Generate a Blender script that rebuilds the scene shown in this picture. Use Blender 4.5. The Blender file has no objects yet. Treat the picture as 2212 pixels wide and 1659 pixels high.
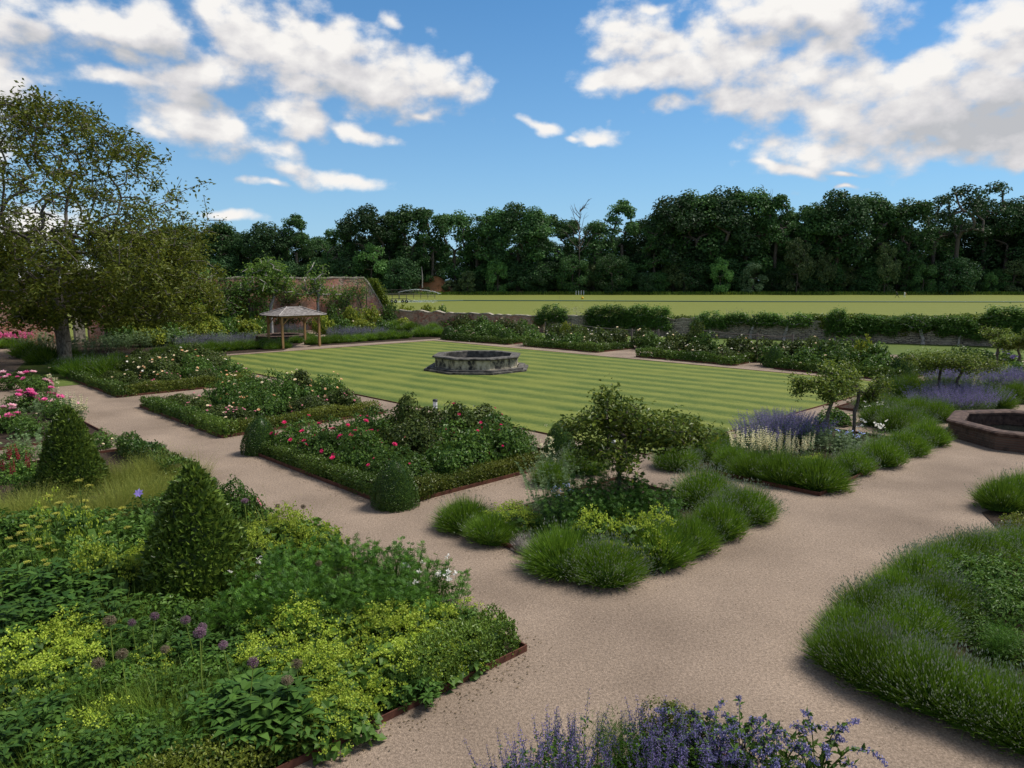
import bpy, math, random
import numpy as np
from mathutils import Vector

# ------------------------------------------------------------------ camera, sky, sun, exposure
S = bpy.context.scene
COL = S.collection
CAM_H = 5.0
PITCH = math.atan((829.5 - 606.0) / 1563.0)
cam_d = bpy.data.cameras.new("camera")
cam_d.sensor_width = 36.0
cam_d.lens = 36.0 * 1563.0 / 2212.0
cam_d.clip_start = 0.1
cam_d.clip_end = 6000.0
cam = bpy.data.objects.new("camera", cam_d)
COL.objects.link(cam)
cam.location = (0, 0, CAM_H)
cam.rotation_euler = (math.pi / 2 - PITCH, 0, 0)
S.camera = cam

SUN_EL, SUN_AZ = math.radians(56), math.radians(70)      # azimuth from +Y towards +X
sun_dir = Vector((math.sin(SUN_AZ) * math.cos(SUN_EL), math.cos(SUN_AZ) * math.cos(SUN_EL), math.sin(SUN_EL)))
sl = bpy.data.lights.new("sun", 'SUN')
sl.energy = 3.0
sl.angle = math.radians(18)
sl.color = (1.0, 0.93, 0.84)
so = bpy.data.objects.new("sun", sl)
so.rotation_euler = sun_dir.to_track_quat('Z', 'Y').to_euler()
COL.objects.link(so)

S.view_settings.view_transform = 'Standard'
S.view_settings.look = 'None'
S.view_settings.exposure = 0.92
S.view_settings.gamma = 1.0
S.cycles.max_bounces = 6
S.cycles.diffuse_bounces = 3
S.cycles.glossy_bounces = 2
S.cycles.transmission_bounces = 4
S.cycles.transparent_max_bounces = 8
S.cycles.caustics_reflective = False
S.cycles.caustics_refractive = False
S.cycles.use_denoising = True
try:
    S.cycles.denoiser = 'OPENIMAGEDENOISE'
except Exception:
    pass

SKY_STRENGTH = 0.061
# cloud lobes of the sky: azimuth, elevation, half width, half height (degrees), tilt (degrees), weight
PXC = [(40,60,110,42,8,1),(230,62,175,42,8,1.05),(335,45,72,44,0,1.1),(250,108,150,28,6,.9),(470,38,66,36,35,1.1),(570,85,140,52,22,1.15),
 (690,115,150,58,18,1.15),(780,150,150,60,12,1.2),(890,158,130,44,14,1.1),(985,182,90,22,18,.9),(420,152,130,36,-8,1),(290,168,110,22,0,.85),
 (480,128,100,32,10,1),(400,205,120,30,8,.85),(690,195,130,30,0,1),(410,262,100,48,12,1.1),(335,282,60,22,0,.9),(475,282,60,34,0,1),
 (632,245,72,40,4,1.05),(770,280,60,16,15,.95),(600,325,80,22,15,.95),(640,365,70,26,20,1),(760,395,95,20,8,.95),(580,395,60,10,0,.75),
 (500,462,80,13,0,.85),(845,40,30,20,0,.85),(915,250,40,12,0,.75),(1165,268,50,13,20,.9),(1298,293,50,17,0,.95),(1250,298,36,9,0,.75),
 (1372,75,75,52,0,1.1),(1400,152,115,40,-10,1.05),(1310,176,50,12,0,.8),(1442,222,60,22,0,1),(1560,120,140,52,0,1.1),(1700,38,165,56,0,1.15),
 (1800,95,120,44,-15,1.05),(1620,222,105,42,10,1.1),(1700,170,125,56,0,1.1),(1850,250,165,76,-15,1.15),(1985,180,150,56,-22,1.1),
 (2110,210,160,80,0,1.15),(2000,300,200,44,0,1.15),(2150,310,120,40,0,1.05),(1800,312,95,24,0,1),(2140,60,105,46,0,1.1),(1700,355,85,18,20,.9),
 (1832,375,46,8,10,.75),(1840,407,34,8,0,.8),(1662,344,52,12,0,.85),(2210,130,80,80,0,1),(2190,270,110,50,0,1.1),(1395,10,50,14,0,.8),(1770,20,70,20,0,.8),
 (-150,150,200,90,0,1.1),(2420,180,220,110,0,1.1),(-60,330,120,60,0,1),(60,500,110,50,0,.95),(180,590,100,40,0,.9),(20,620,120,60,0,.9),
 (300,560,70,24,0,.85)]


def px_dir(x, y):
    dx, dz = (x - 1106) / 1563.0, -(y - 829.5) / 1563.0
    c, s = math.cos(PITCH), math.sin(PITCH)
    d = Vector((dx, c + dz * s, -s + dz * c)).normalized()
    return math.degrees(math.atan2(d.x, d.y)), math.degrees(math.asin(d.z))


W = bpy.data.worlds.new("World")
S.world = W
W.use_nodes = True
try:
    W.cycles.sampling_method = 'MANUAL'
    W.cycles.sample_map_resolution = 512
except Exception:
    pass


def build_sky():
    # density of cloud over a direction given as (azimuth, elevation) in degrees
    g = bpy.data.node_groups.new("cloud_density", 'ShaderNodeTree')
    g.interface.new_socket("P", in_out='INPUT', socket_type='NodeSocketVector')
    g.interface.new_socket("D", in_out='OUTPUT', socket_type='NodeSocketFloat')
    N, L = g.nodes, g.links
    gi = N.new('NodeGroupInput')
    go = N.new('NodeGroupOutput')

    def math_(op, a, b=None, c=None):
        n = N.new('ShaderNodeMath')
        n.operation = op
        for k, v in enumerate((a, b, c)):
            if v is None:
                continue
            if isinstance(v, (int, float)):
                n.inputs[k].default_value = v
            else:
                L.new(v, n.inputs[k])
        return n.outputs[0]
    # warp the coordinate so that edges billow
    n1 = N.new('ShaderNodeTexNoise')
    n1.inputs['Scale'].default_value = 0.22
    n1.inputs['Detail'].default_value = 3
    L.new(gi.outputs[0], n1.inputs['Vector'])
    sub = N.new('ShaderNodeVectorMath')
    sub.operation = 'SUBTRACT'
    L.new(n1.outputs['Color'], sub.inputs[0])
    sub.inputs[1].default_value = (.5, .5, .5)
    sc = N.new('ShaderNodeVectorMath')
    sc.operation = 'MULTIPLY'
    L.new(sub.outputs[0], sc.inputs[0])
    sc.inputs[1].default_value = (4.0, 2.2, 0)
    ad = N.new('ShaderNodeVectorMath')
    ad.operation = 'ADD'
    L.new(gi.outputs[0], ad.inputs[0])
    L.new(sc.outputs[0], ad.inputs[1])
    P = ad.outputs[0]
    acc = None
    for (x, y, rx, ry, rot, w) in PXC:
        az, el = px_dir(x, y)
        k = math.degrees(1 / 1563.0) * math.cos(math.radians(az)) ** 1.5
        m = N.new('ShaderNodeMapping')
        m.vector_type = 'TEXTURE'
        m.inputs['Location'].default_value = (az, el, 0)
        m.inputs['Rotation'].default_value = (0, 0, math.radians(-rot))
        m.inputs['Scale'].default_value = (rx * k * 1.3, ry * k * 1.34, 1)
        if acc is None:
            L.new(P, m.inputs['Vector'])
        else:                      # chained one after another, so that the shader needs little memory
            ch = N.new('ShaderNodeVectorMath')
            ch.operation = 'MULTIPLY_ADD'
            L.new(acc, ch.inputs[0])
            ch.inputs[1].default_value = (1e-9, 1e-9, 0)
            L.new(P, ch.inputs[2])
            L.new(ch.outputs[0], m.inputs['Vector'])
        ln = N.new('ShaderNodeVectorMath')
        ln.operation = 'LENGTH'
        L.new(m.outputs[0], ln.inputs[0])
        d = math_('SUBTRACT', w, ln.outputs['Value'])
        acc = d if acc is None else math_('SMOOTH_MAX', acc, d, 0.25)
    # anything outside the field of the photograph: scattered cumulus from noise
    sep = N.new('ShaderNodeSeparateXYZ')
    L.new(gi.outputs[0], sep.inputs[0])
    a_ = math_('ABSOLUTE', sep.outputs[0])
    o1 = math_('SUBTRACT', a_, 47.0)
    o2 = math_('SUBTRACT', sep.outputs[1], 27.0)
    out = math_('MULTIPLY', math_('MAXIMUM', o1, o2), 0.15)
    out = math_('MINIMUM', math_('MAXIMUM', out, 0.0), 1.0)
    nb = N.new('ShaderNodeTexNoise')
    nb.inputs['Scale'].default_value = 0.06
    nb.inputs['Detail'].default_value = 2
    L.new(gi.outputs[0], nb.inputs['Vector'])
    bg = math_('MULTIPLY', math_('SUBTRACT', nb.outputs[0], 0.44), 4.0)
    bg = math_('SUBTRACT', bg, math_('MULTIPLY', math_('SUBTRACT', 1.0, out), 6.0))
    acc = math_('MAXIMUM', acc, bg)
    acc = math_('MINIMUM', acc, 0.75)
    n2 = N.new('ShaderNodeTexNoise')
    n2.inputs['Scale'].default_value = 0.42
    n2.inputs['Detail'].default_value = 7
    n2.inputs['Roughness'].default_value = 0.6
    mp = N.new('ShaderNodeMapping')
    mp.inputs['Scale'].default_value = (1, 1.5, 1)
    L.new(gi.outputs[0], mp.inputs['Vector'])
    L.new(mp.outputs[0], n2.inputs['Vector'])
    vo = N.new('ShaderNodeTexVoronoi')
    vo.feature = 'SMOOTH_F1'
    vo.inputs['Scale'].default_value = 0.36
    vo.inputs['Smoothness'].default_value = 0.6
    vo.inputs['Detail'].default_value = 1.0
    vo.inputs['Roughness'].default_value = 0.5
    vo.inputs['Lacunarity'].default_value = 2.3
    L.new(mp.outputs[0], vo.inputs['Vector'])
    f = math_('MULTIPLY', math_('SUBTRACT', n2.outputs[0], 0.5), 1.35)
    f = math_('ADD', f, math_('MULTIPLY', math_('SUBTRACT', 0.66, vo.outputs['Distance']), 0.75))
    L.new(math_('ADD', acc, f), go.inputs[0])

    nt = W.node_tree
    N, L = nt.nodes, nt.links
    N.clear()
    outp = N.new('ShaderNodeOutputWorld')
    bgn = N.new('ShaderNodeBackground')
    bgn.inputs['Strength'].default_value = SKY_STRENGTH
    sky = N.new('ShaderNodeTexSky')
    sky.sky_type = 'NISHITA'
    sky.sun_disc = False
    sky.sun_elevation = SUN_EL
    sky.sun_rotation = SUN_AZ
    sky.air_density = 1.0
    sky.dust_density = 0.1
    sky.ozone_density = 3.0
    hs = N.new('ShaderNodeHueSaturation')
    hs.inputs['Saturation'].default_value = 1.12
    hs.inputs['Value'].default_value = 0.92
    tint = N.new('ShaderNodeMix')
    tint.data_type = 'RGBA'
    tint.blend_type = 'MULTIPLY'
    tint.inputs['Factor'].default_value = 1.0
    tint.inputs['B'].default_value = (0.66, 0.95, 1.12, 1)
    L.new(sky.outputs[0], tint.inputs['A'])
    L.new(tint.outputs['Result'], hs.inputs['Color'])
    hz = N.new('ShaderNodeMix')
    hz.data_type = 'RGBA'
    hz.inputs['B'].default_value = (3.5, 5.3, 7.4, 1)
    L.new(hs.outputs[0], hz.inputs['A'])
    tc = N.new('ShaderNodeTexCoord')

    def wm(op, a, b=None, c=None):
        n = N.new('ShaderNodeMath')
        n.operation = op
        for k, v in enumerate((a, b, c)):
            if v is None:
                continue
            if isinstance(v, (int, float)):
                n.inputs[k].default_value = v
            else:
                L.new(v, n.inputs[k])
        return n.outputs[0]
    sp = N.new('ShaderNodeSeparateXYZ')
    L.new(tc.outputs['Generated'], sp.inputs[0])
    az = wm('MULTIPLY', wm('ARCTAN2', sp.outputs[0], sp.outputs[1]), 180 / math.pi)
    el = wm('MULTIPLY', wm('ARCSINE', sp.outputs[2]), 180 / math.pi)
    fall = wm('MULTIPLY', wm('POWER', 2.718, wm('DIVIDE', wm('MAXIMUM', el, 0.0), -11.0)), 0.85)
    L.new(fall, hz.inputs['Factor'])
    cb = N.new('ShaderNodeCombineXYZ')
    L.new(az, cb.inputs[0])
    L.new(el, cb.inputs[1])
    d1 = N.new('ShaderNodeGroup')
    d1.node_tree = g
    L.new(cb.outputs[0], d1.inputs[0])
    off = N.new('ShaderNodeVectorMath')
    off.operation = 'ADD'
    L.new(cb.outputs[0], off.inputs[0])
    off.inputs[1].default_value = (-0.8, 1.7, 0)
    d2 = N.new('ShaderNodeGroup')
    d2.node_tree = g
    L.new(off.outputs[0], d2.inputs[0])
    cov = N.new('ShaderNodeMapRange')
    cov.interpolation_type = 'SMOOTHSTEP'
    cov.inputs['From Min'].default_value = -0.08
    cov.inputs['From Max'].default_value = 0.66
    L.new(d1.outputs[0], cov.inputs['Value'])
    # sunlit tops against shaded bases: thicker cloud towards the sun = darker
    sh = wm('ADD', wm('MULTIPLY', wm('SUBTRACT', d1.outputs[0], d2.outputs[0]), 0.55), 0.56)
    for gx, gy, grx, gry, amt in [(2185, 262, 130, 70, .55), (1990, 285, 150, 50, .28), (60, 85, 90, 40, .35), (430, 205, 130, 34, .35), (300, 110, 150, 26, .3), (1620, 232, 110, 30, .2), (760, 195, 110, 30, .2), (1720, 75, 150, 30, .2)]:
        a0, e0 = px_dir(gx, gy)
        mpg = N.new('ShaderNodeMapping')
        mpg.vector_type = 'TEXTURE'
        mpg.inputs['Location'].default_value = (a0, e0, 0)
        kk = math.degrees(1 / 1563.0) * math.cos(math.radians(a0)) ** 1.5
        mpg.inputs['Scale'].default_value = (grx * kk, gry * kk, 1)
        L.new(cb.outputs[0], mpg.inputs['Vector'])
        lg = N.new('ShaderNodeVectorMath')
        lg.operation = 'LENGTH'
        L.new(mpg.outputs[0], lg.inputs[0])
        w_ = wm('MULTIPLY', wm('MAXIMUM', wm('SUBTRACT', 1.35, lg.outputs['Value']), 0.0), amt)
        sh = wm('SUBTRACT', sh, w_)
    ramp = N.new('ShaderNodeValToRGB')
    ramp.color_ramp.elements[0].position = 0.12
    ramp.color_ramp.elements[0].color = (4.5, 4.6, 4.85, 1)
    ramp.color_ramp.elements[1].position = 0.85
    ramp.color_ramp.elements[1].color = (8.2, 8.0, 7.75, 1)
    e = ramp.color_ramp.elements.new(0.45)
    e.color = (6.1, 6.0, 6.15, 1)
    L.new(sh, ramp.inputs[0])
    mx = N.new('ShaderNodeMix')
    mx.data_type = 'RGBA'
    L.new(cov.outputs[0], mx.inputs['Factor'])
    L.new(hz.outputs['Result'], mx.inputs['A'])
    L.new(ramp.outputs[0], mx.inputs['B'])
    L.new(mx.outputs['Result'], bgn.inputs['Color'])
    L.new(bgn.outputs[0], outp.inputs['Surface'])


build_sky()

# ------------------------------------------------------------------ helpers
def at(x, y, z=0.0):
    """ground point (or point at height z) that the photograph shows at x, y of its 2212 px wide copy"""
    dx, dz = (x - 1106) / 1563.0, -(y - 829.5) / 1563.0
    c, s = math.cos(PITCH), math.sin(PITCH)
    Y, Z = c + dz * s, -s + dz * c
    t = (z - CAM_H) / Z
    return np.array([dx * t, Y * t, z])


U = np.array([-0.695, 0.719, 0.0])      # garden axes
V = np.array([0.719, 0.695, 0.0])
ORD = ['first', 'second', 'third', 'fourth', 'fifth', 'sixth', 'seventh', 'eighth', 'ninth', 'tenth', 'eleventh', 'twelfth',
       'thirteenth', 'fourteenth', 'fifteenth', 'sixteenth', 'seventeenth', 'eighteenth', 'nineteenth', 'twentieth']


def nrm(a):
    return a / np.maximum(np.linalg.norm(a, axis=-1, keepdims=True), 1e-9)


def rdir(rng, n):
    return nrm(rng.normal(size=(n, 3)))


class MB:
    def __init__(s):
        s.V, s.T, s.Q, s.A, s.tm, s.qm, s.ts, s.qs = [], [], [], [], [], [], [], []
        s.n = 0

    def add(s, v, f, var=0.5, mat=0, smooth=False):
        v = np.asarray(v, dtype=np.float32).reshape(-1, 3)
        f = np.asarray(f, dtype=np.int64)
        if len(f) == 0:
            return s
        s.V.append(v)
        a = np.broadcast_to(np.asarray(var, dtype=np.float32), (len(v),))
        s.A.append(a)
        if f.shape[1] == 3:
            s.T.append(f + s.n); s.tm.append(np.full(len(f), mat)); s.ts.append(np.full(len(f), smooth))
        else:
            s.Q.append(f + s.n); s.qm.append(np.full(len(f), mat)); s.qs.append(np.full(len(f), smooth))
        s.n += len(v)
        return s

    def mesh(s, name, mats):
        me = bpy.data.meshes.new(name)
        v = np.concatenate(s.V)
        T = np.concatenate(s.T) if s.T else np.zeros((0, 3), int)
        Q = np.concatenate(s.Q) if s.Q else np.zeros((0, 4), int)
        li = np.concatenate([T.ravel(), Q.ravel()]).astype(np.int32)
        tot = np.concatenate([np.full(len(T), 3), np.full(len(Q), 4)]).astype(np.int32)
        st = np.concatenate([[0], np.cumsum(tot)[:-1]]).astype(np.int32)
        me.vertices.add(len(v)); me.vertices.foreach_set('co', v.ravel())
        me.loops.add(len(li)); me.loops.foreach_set('vertex_index', li)
        me.polygons.add(len(tot)); me.polygons.foreach_set('loop_start', st)
        mi = np.concatenate(s.tm + s.qm).astype(np.int32)
        sm = np.concatenate(s.ts + s.qs).astype(bool)
        me.polygons.foreach_set('material_index', mi)
        me.polygons.foreach_set('use_smooth', sm)
        at_ = me.attributes.new('var', 'FLOAT', 'POINT')
        at_.data.foreach_set('value', np.concatenate(s.A).astype(np.float32))
        for m in (mats if isinstance(mats, (list, tuple)) else [mats]):
            me.materials.append(m)
        me.update(calc_edges=True)
        me.validate()
        return me


def obj(name, me, parent=None, loc=(0, 0, 0), rotz=0.0, scale=1.0):
    o = bpy.data.objects.new(name, me)
    COL.objects.link(o)
    o.location = tuple(float(c) for c in loc)
    o.rotation_euler = (0, 0, rotz)
    o.scale = (scale, scale, scale) if isinstance(scale, (int, float)) else scale
    if parent is not None:
        o.parent = parent
    return o


def tag(o, label, cat, group=None, kind=None):
    o['label'] = label
    o['category'] = cat
    if group:
        o['group'] = group
    if kind:
        o['kind'] = kind
    return o


def struct(o, label=None, kind='structure'):
    o['kind'] = kind
    if label:
        o['label'] = label
    return o


def thing(name, label, cat, loc=(0, 0, 0), rotz=0.0, group=None, scale=1.0):
    o = obj(name, None, None, loc, rotz, scale)
    o.empty_display_size = 0.2
    return tag(o, label, cat, group)


# --- geometry pieces (all vectorised) ---
def leaves(mb, P, D, N, L, Wd, rng, mat=0, fold=0.25, var=None):
    """folded rhombic leaves at P, pointing along D, facing N"""
    n = len(P)
    if n == 0:
        return
    D = nrm(D)
    X = nrm(np.cross(D, N))
    Z = np.cross(X, D)
    L = np.broadcast_to(np.asarray(L, float), (n,))[:, None]
    Wd = np.broadcast_to(np.asarray(Wd, float), (n,))[:, None]
    tip = P + D * L
    mid = P + D * L * 0.45 + Z * (Wd * fold)
    v = np.stack([P, mid - X * Wd * .5, tip - Z * Wd * fold * .5, mid + X * Wd * .5], 1).reshape(-1, 3)
    i = np.arange(n)[:, None] * 4
    f = np.concatenate([i + np.array([[0, 3, 2]]), i + np.array([[0, 2, 1]])])
    a = rng.random(n) if var is None else np.broadcast_to(var, (n,))
    mb.add(v, f, np.repeat(a, 4), mat)


def blades(mb, P, D, L, Wd, rng, mat=0, droop=0.0, belly=(1.0, .8), var=None, side=None):
    """two-segment tapering strips, root P, direction D, bending by droop (down) or up when negative"""
    n = len(P)
    if n == 0:
        return np.zeros((0, 3))
    D = nrm(D)
    X = side if side is not None else nrm(np.cross(D, rdir(rng, n)))
    L = np.broadcast_to(np.asarray(L, float), (n,))[:, None]
    Wd = np.broadcast_to(np.asarray(Wd, float), (n,))[:, None]
    dr = np.broadcast_to(np.asarray(droop, float), (n,))[:, None]
    up = np.array([[0, 0, 1.0]])
    m = P + D * L * .5 - up * dr * L * .22
    t = P + D * L - up * dr * L
    v = np.stack([P - X * Wd * .5 * belly[0], P + X * Wd * .5 * belly[0], m + X * Wd * .5 * belly[1], m - X * Wd * .5 * belly[1], t], 1).reshape(-1, 3)
    i = np.arange(n)[:, None] * 5
    a = rng.random(n) if var is None else np.broadcast_to(var, (n,))
    base = mb.n
    mb.add(v, i + np.array([[0, 1, 2, 3]]), np.repeat(a, 5), mat)
    # the tip triangle reuses those vertices
    mb.T.append(i + np.array([[3, 2, 4]]) + base); mb.tm.append(np.full(n, mat)); mb.ts.append(np.full(n, False))
    return t


def prisms(mb, P0, P1, R0, R1, k=5, mat=0, var=0.5, smooth=True):
    n = len(P0)
    if n == 0:
        return
    D = nrm(P1 - P0)
    ref = np.where(np.abs(D[:, 2:3]) > .9, np.array([[1.0, 0, 0]]), np.array([[0, 0, 1.0]]))
    X = nrm(np.cross(D, ref)); Y = np.cross(D, X)
    a = np.arange(k) * 2 * math.pi / k
    ring = X[:, None] * np.cos(a)[None, :, None] + Y[:, None] * np.sin(a)[None, :, None]
    R0 = np.broadcast_to(np.asarray(R0, float), (n,))[:, None, None]
    R1 = np.broadcast_to(np.asarray(R1, float), (n,))[:, None, None]
    v = np.concatenate([P0[:, None] + ring * R0, P1[:, None] + ring * R1], 1).reshape(-1, 3)
    i = np.arange(n)[:, None, None] * 2 * k
    j = np.arange(k)
    q = np.stack([j, (j + 1) % k, (j + 1) % k + k, j + k], 1)[None]
    vv = np.repeat(np.broadcast_to(var, (n,)), 2 * k)
    mb.add(v, (i + q).reshape(-1, 4), vv, mat, smooth)


def tube(mb, pts, rad, k=6, mat=0, var=.5):
    pts = np.asarray(pts, float)
    rad = np.broadcast_to(np.asarray(rad, float), (len(pts),))
    prisms(mb, pts[:-1], pts[1:], rad[:-1], rad[1:], k, mat, var)


def box(mb, c, s, R=None, mat=0, var=.5):
    c = np.asarray(c, float); s = np.asarray(s, float) * .5
    v = np.array([[x, y, z] for x in (-1, 1) for y in (-1, 1) for z in (-1, 1)], float) * s
    if R is not None:
        v = v @ np.asarray(R).T
    f = [[0, 1, 3, 2], [4, 6, 7, 5], [0, 4, 5, 1], [2, 3, 7, 6], [0, 2, 6, 4], [1, 5, 7, 3]]
    mb.add(v + c, f, var, mat)


def lathe(mb, prof, k=24, mat=0, var=.5, rot=0.0, smooth=True, c=(0, 0, 0)):
    prof = np.asarray(prof, float)
    a = np.arange(k) * 2 * math.pi / k + rot
    v = np.stack([prof[:, None, 0] * np.cos(a), prof[:, None, 0] * np.sin(a), np.repeat(prof[:, None, 1], k, 1)], -1).reshape(-1, 3) + np.asarray(c)
    m = len(prof)
    q = []
    for i in range(m - 1):
        for j in range(k):
            q.append([i * k + j, i * k + (j + 1) % k, (i + 1) * k + (j + 1) % k, (i + 1) * k + j])
    mb.add(v, q, var, mat, smooth)


def rotz(a):
    c, s = math.cos(a), math.sin(a)
    return np.array([[c, -s, 0], [s, c, 0], [0, 0, 1]])


def wob(seed, f=1.0, n=6):
    r = np.random.default_rng(seed)
    K = r.normal(size=(n, 3)) * f
    ph = r.random(n) * 6.28
    return lambda P: np.sin(P @ K.T + ph).sum(-1) / math.sqrt(n)


# ------------------------------------------------------------------ materials
def new_mat(name):
    m = bpy.data.materials.new(name)
    m.use_nodes = True
    nt = m.node_tree
    for n in list(nt.nodes):
        if n.type != 'OUTPUT_MATERIAL':
            nt.nodes.remove(n)
    return m, nt.nodes, nt.links, nt.nodes['Material Output']


def princ(N, rough=.6, spec=.3):
    p = N.new('ShaderNodeBsdfPrincipled')
    p.inputs['Roughness'].default_value = rough
    p.inputs['Specular IOR Level'].default_value = spec
    return p


def leaf_mat(name, c1, c2, rough=.5, trans=.28, spec=.18, jitter=.22, gain=(1.9, 1.75, .95)):
    m, N, L, out = new_mat(name)
    if gain:
        c1 = tuple(x * g for x, g in zip(c1, gain)); c2 = tuple(x * g for x, g in zip(c2, gain))
    a = N.new('ShaderNodeAttribute'); a.attribute_name = 'var'
    mx = N.new('ShaderNodeMix'); mx.data_type = 'RGBA'
    mx.inputs['A'].default_value = (*c1, 1); mx.inputs['B'].default_value = (*c2, 1)
    L.new(a.outputs['Fac'], mx.inputs['Factor'])
    oi = N.new('ShaderNodeObjectInfo')
    mr = N.new('ShaderNodeMapRange')
    mr.inputs['To Min'].default_value = 1 - jitter; mr.inputs['To Max'].default_value = 1 + jitter
    L.new(oi.outputs['Random'], mr.inputs['Value'])
    hs = N.new('ShaderNodeHueSaturation')
    L.new(mx.outputs['Result'], hs.inputs['Color']); L.new(mr.outputs[0], hs.inputs['Value'])
    p = princ(N, rough, spec)
    L.new(hs.outputs[0], p.inputs['Base Color'])
    if trans > 0:
        t = N.new('ShaderNodeBsdfTranslucent')
        h2 = N.new('ShaderNodeHueSaturation'); h2.inputs['Value'].default_value = 1.5; h2.inputs['Hue'].default_value = .485
        L.new(hs.outputs[0], h2.inputs['Color']); L.new(h2.outputs[0], t.inputs['Color'])
        ms = N.new('ShaderNodeMixShader'); ms.inputs[0].default_value = trans
        L.new(p.outputs[0], ms.inputs[1]); L.new(t.outputs[0], ms.inputs[2]); L.new(ms.outputs[0], out.inputs[0])
    else:
        L.new(p.outputs[0], out.inputs[0])
    return m


def noise_mat(name, cols, scale=4, detail=6, rough=.8, spec=.2, bump=.0, bscale=30, stretch=(1, 1, 1), dist=.02, coord='Object', pos=None):
    """colour ramp over noise with a fine bump"""
    m, N, L, out = new_mat(name)
    tc = N.new('ShaderNodeTexCoord')
    mp = N.new('ShaderNodeMapping'); mp.inputs['Scale'].default_value = stretch
    L.new(tc.outputs[coord], mp.inputs['Vector'])
    n = N.new('ShaderNodeTexNoise'); n.inputs['Scale'].default_value = scale; n.inputs['Detail'].default_value = detail
    n.inputs['Roughness'].default_value = .62
    L.new(mp.outputs[0], n.inputs['Vector'])
    r = N.new('ShaderNodeValToRGB')
    k = len(cols)
    pos = pos or [.32 + .36 * i / max(k - 1, 1) for i in range(k)]
    r.color_ramp.elements[0].position = pos[0]; r.color_ramp.elements[0].color = (*cols[0], 1)
    r.color_ramp.elements[1].position = pos[-1]; r.color_ramp.elements[1].color = (*cols[-1], 1)
    for i in range(1, k - 1):
        e = r.color_ramp.elements.new(pos[i]); e.color = (*cols[i], 1)
    L.new(n.outputs[0], r.inputs[0])
    p = princ(N, rough, spec)
    L.new(r.outputs[0], p.inputs['Base Color'])
    if bump > 0:
        b2 = N.new('ShaderNodeTexNoise'); b2.inputs['Scale'].default_value = bscale; b2.inputs['Detail'].default_value = 4
        L.new(mp.outputs[0], b2.inputs['Vector'])
        b = N.new('ShaderNodeBump'); b.inputs['Strength'].default_value = bump; b.inputs['Distance'].default_value = dist
        L.new(b2.outputs[0], b.inputs['Height']); L.new(b.outputs[0], p.inputs['Normal'])
    L.new(p.outputs[0], out.inputs[0])
    return m


def gravel_mat():
    m, N, L, out = new_mat('gravel')
    tc = N.new('ShaderNodeTexCoord')
    big = N.new('ShaderNodeTexNoise'); big.inputs['Scale'].default_value = .38; big.inputs['Detail'].default_value = 5
    mid = N.new('ShaderNodeTexNoise'); mid.inputs['Scale'].default_value = 26; mid.inputs['Detail'].default_value = 8; mid.inputs['Roughness'].default_value = .75
    vo = N.new('ShaderNodeTexVoronoi'); vo.inputs['Scale'].default_value = 75
    for n in (big, mid, vo):
        L.new(tc.outputs['Object'], n.inputs['Vector'])
    r1 = N.new('ShaderNodeValToRGB')
    r1.color_ramp.elements[0].position = .3; r1.color_ramp.elements[0].color = (.172, .134, .104, 1)
    r1.color_ramp.elements[1].position = .7; r1.color_ramp.elements[1].color = (.290, .230, .180, 1)
    L.new(big.outputs[0], r1.inputs[0])
    r2 = N.new('ShaderNodeValToRGB')
    r2.color_ramp.elements[0].position = .33; r2.color_ramp.elements[0].color = (.52, .5, .47, 1)
    r2.color_ramp.elements[1].position = .66; r2.color_ramp.elements[1].color = (1.22, 1.2, 1.17, 1)
    L.new(mid.outputs[0], r2.inputs[0])
    mu = N.new('ShaderNodeMix'); mu.data_type = 'RGBA'; mu.blend_type = 'MULTIPLY'; mu.inputs['Factor'].default_value = 1
    L.new(r1.outputs[0], mu.inputs['A']); L.new(r2.outputs[0], mu.inputs['B'])
    hs = N.new('ShaderNodeSeparateColor'); L.new(vo.outputs['Color'], hs.inputs[0])
    r3 = N.new('ShaderNodeMapRange'); r3.inputs['To Min'].default_value = .78; r3.inputs['To Max'].default_value = 1.2
    L.new(hs.outputs[0], r3.inputs['Value'])
    mu2 = N.new('ShaderNodeMix'); mu2.data_type = 'RGBA'; mu2.blend_type = 'MULTIPLY'; mu2.inputs['Factor'].default_value = 1
    L.new(mu.outputs['Result'], mu2.inputs['A']); L.new(r3.outputs[0], mu2.inputs['B'])
    p = princ(N, .9, .15)
    L.new(mu2.outputs['Result'], p.inputs['Base Color'])
    b = N.new('ShaderNodeBump'); b.inputs['Strength'].default_value = .5; b.inputs['Distance'].default_value = .012
    ad = N.new('ShaderNodeMath'); ad.operation = 'ADD'
    L.new(vo.outputs['Distance'], ad.inputs[0]); L.new(mid.outputs[0], ad.inputs[1])
    L.new(ad.outputs[0], b.inputs['Height']); L.new(b.outputs[0], p.inputs['Normal'])
    L.new(p.outputs[0], out.inputs[0])
    return m


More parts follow.
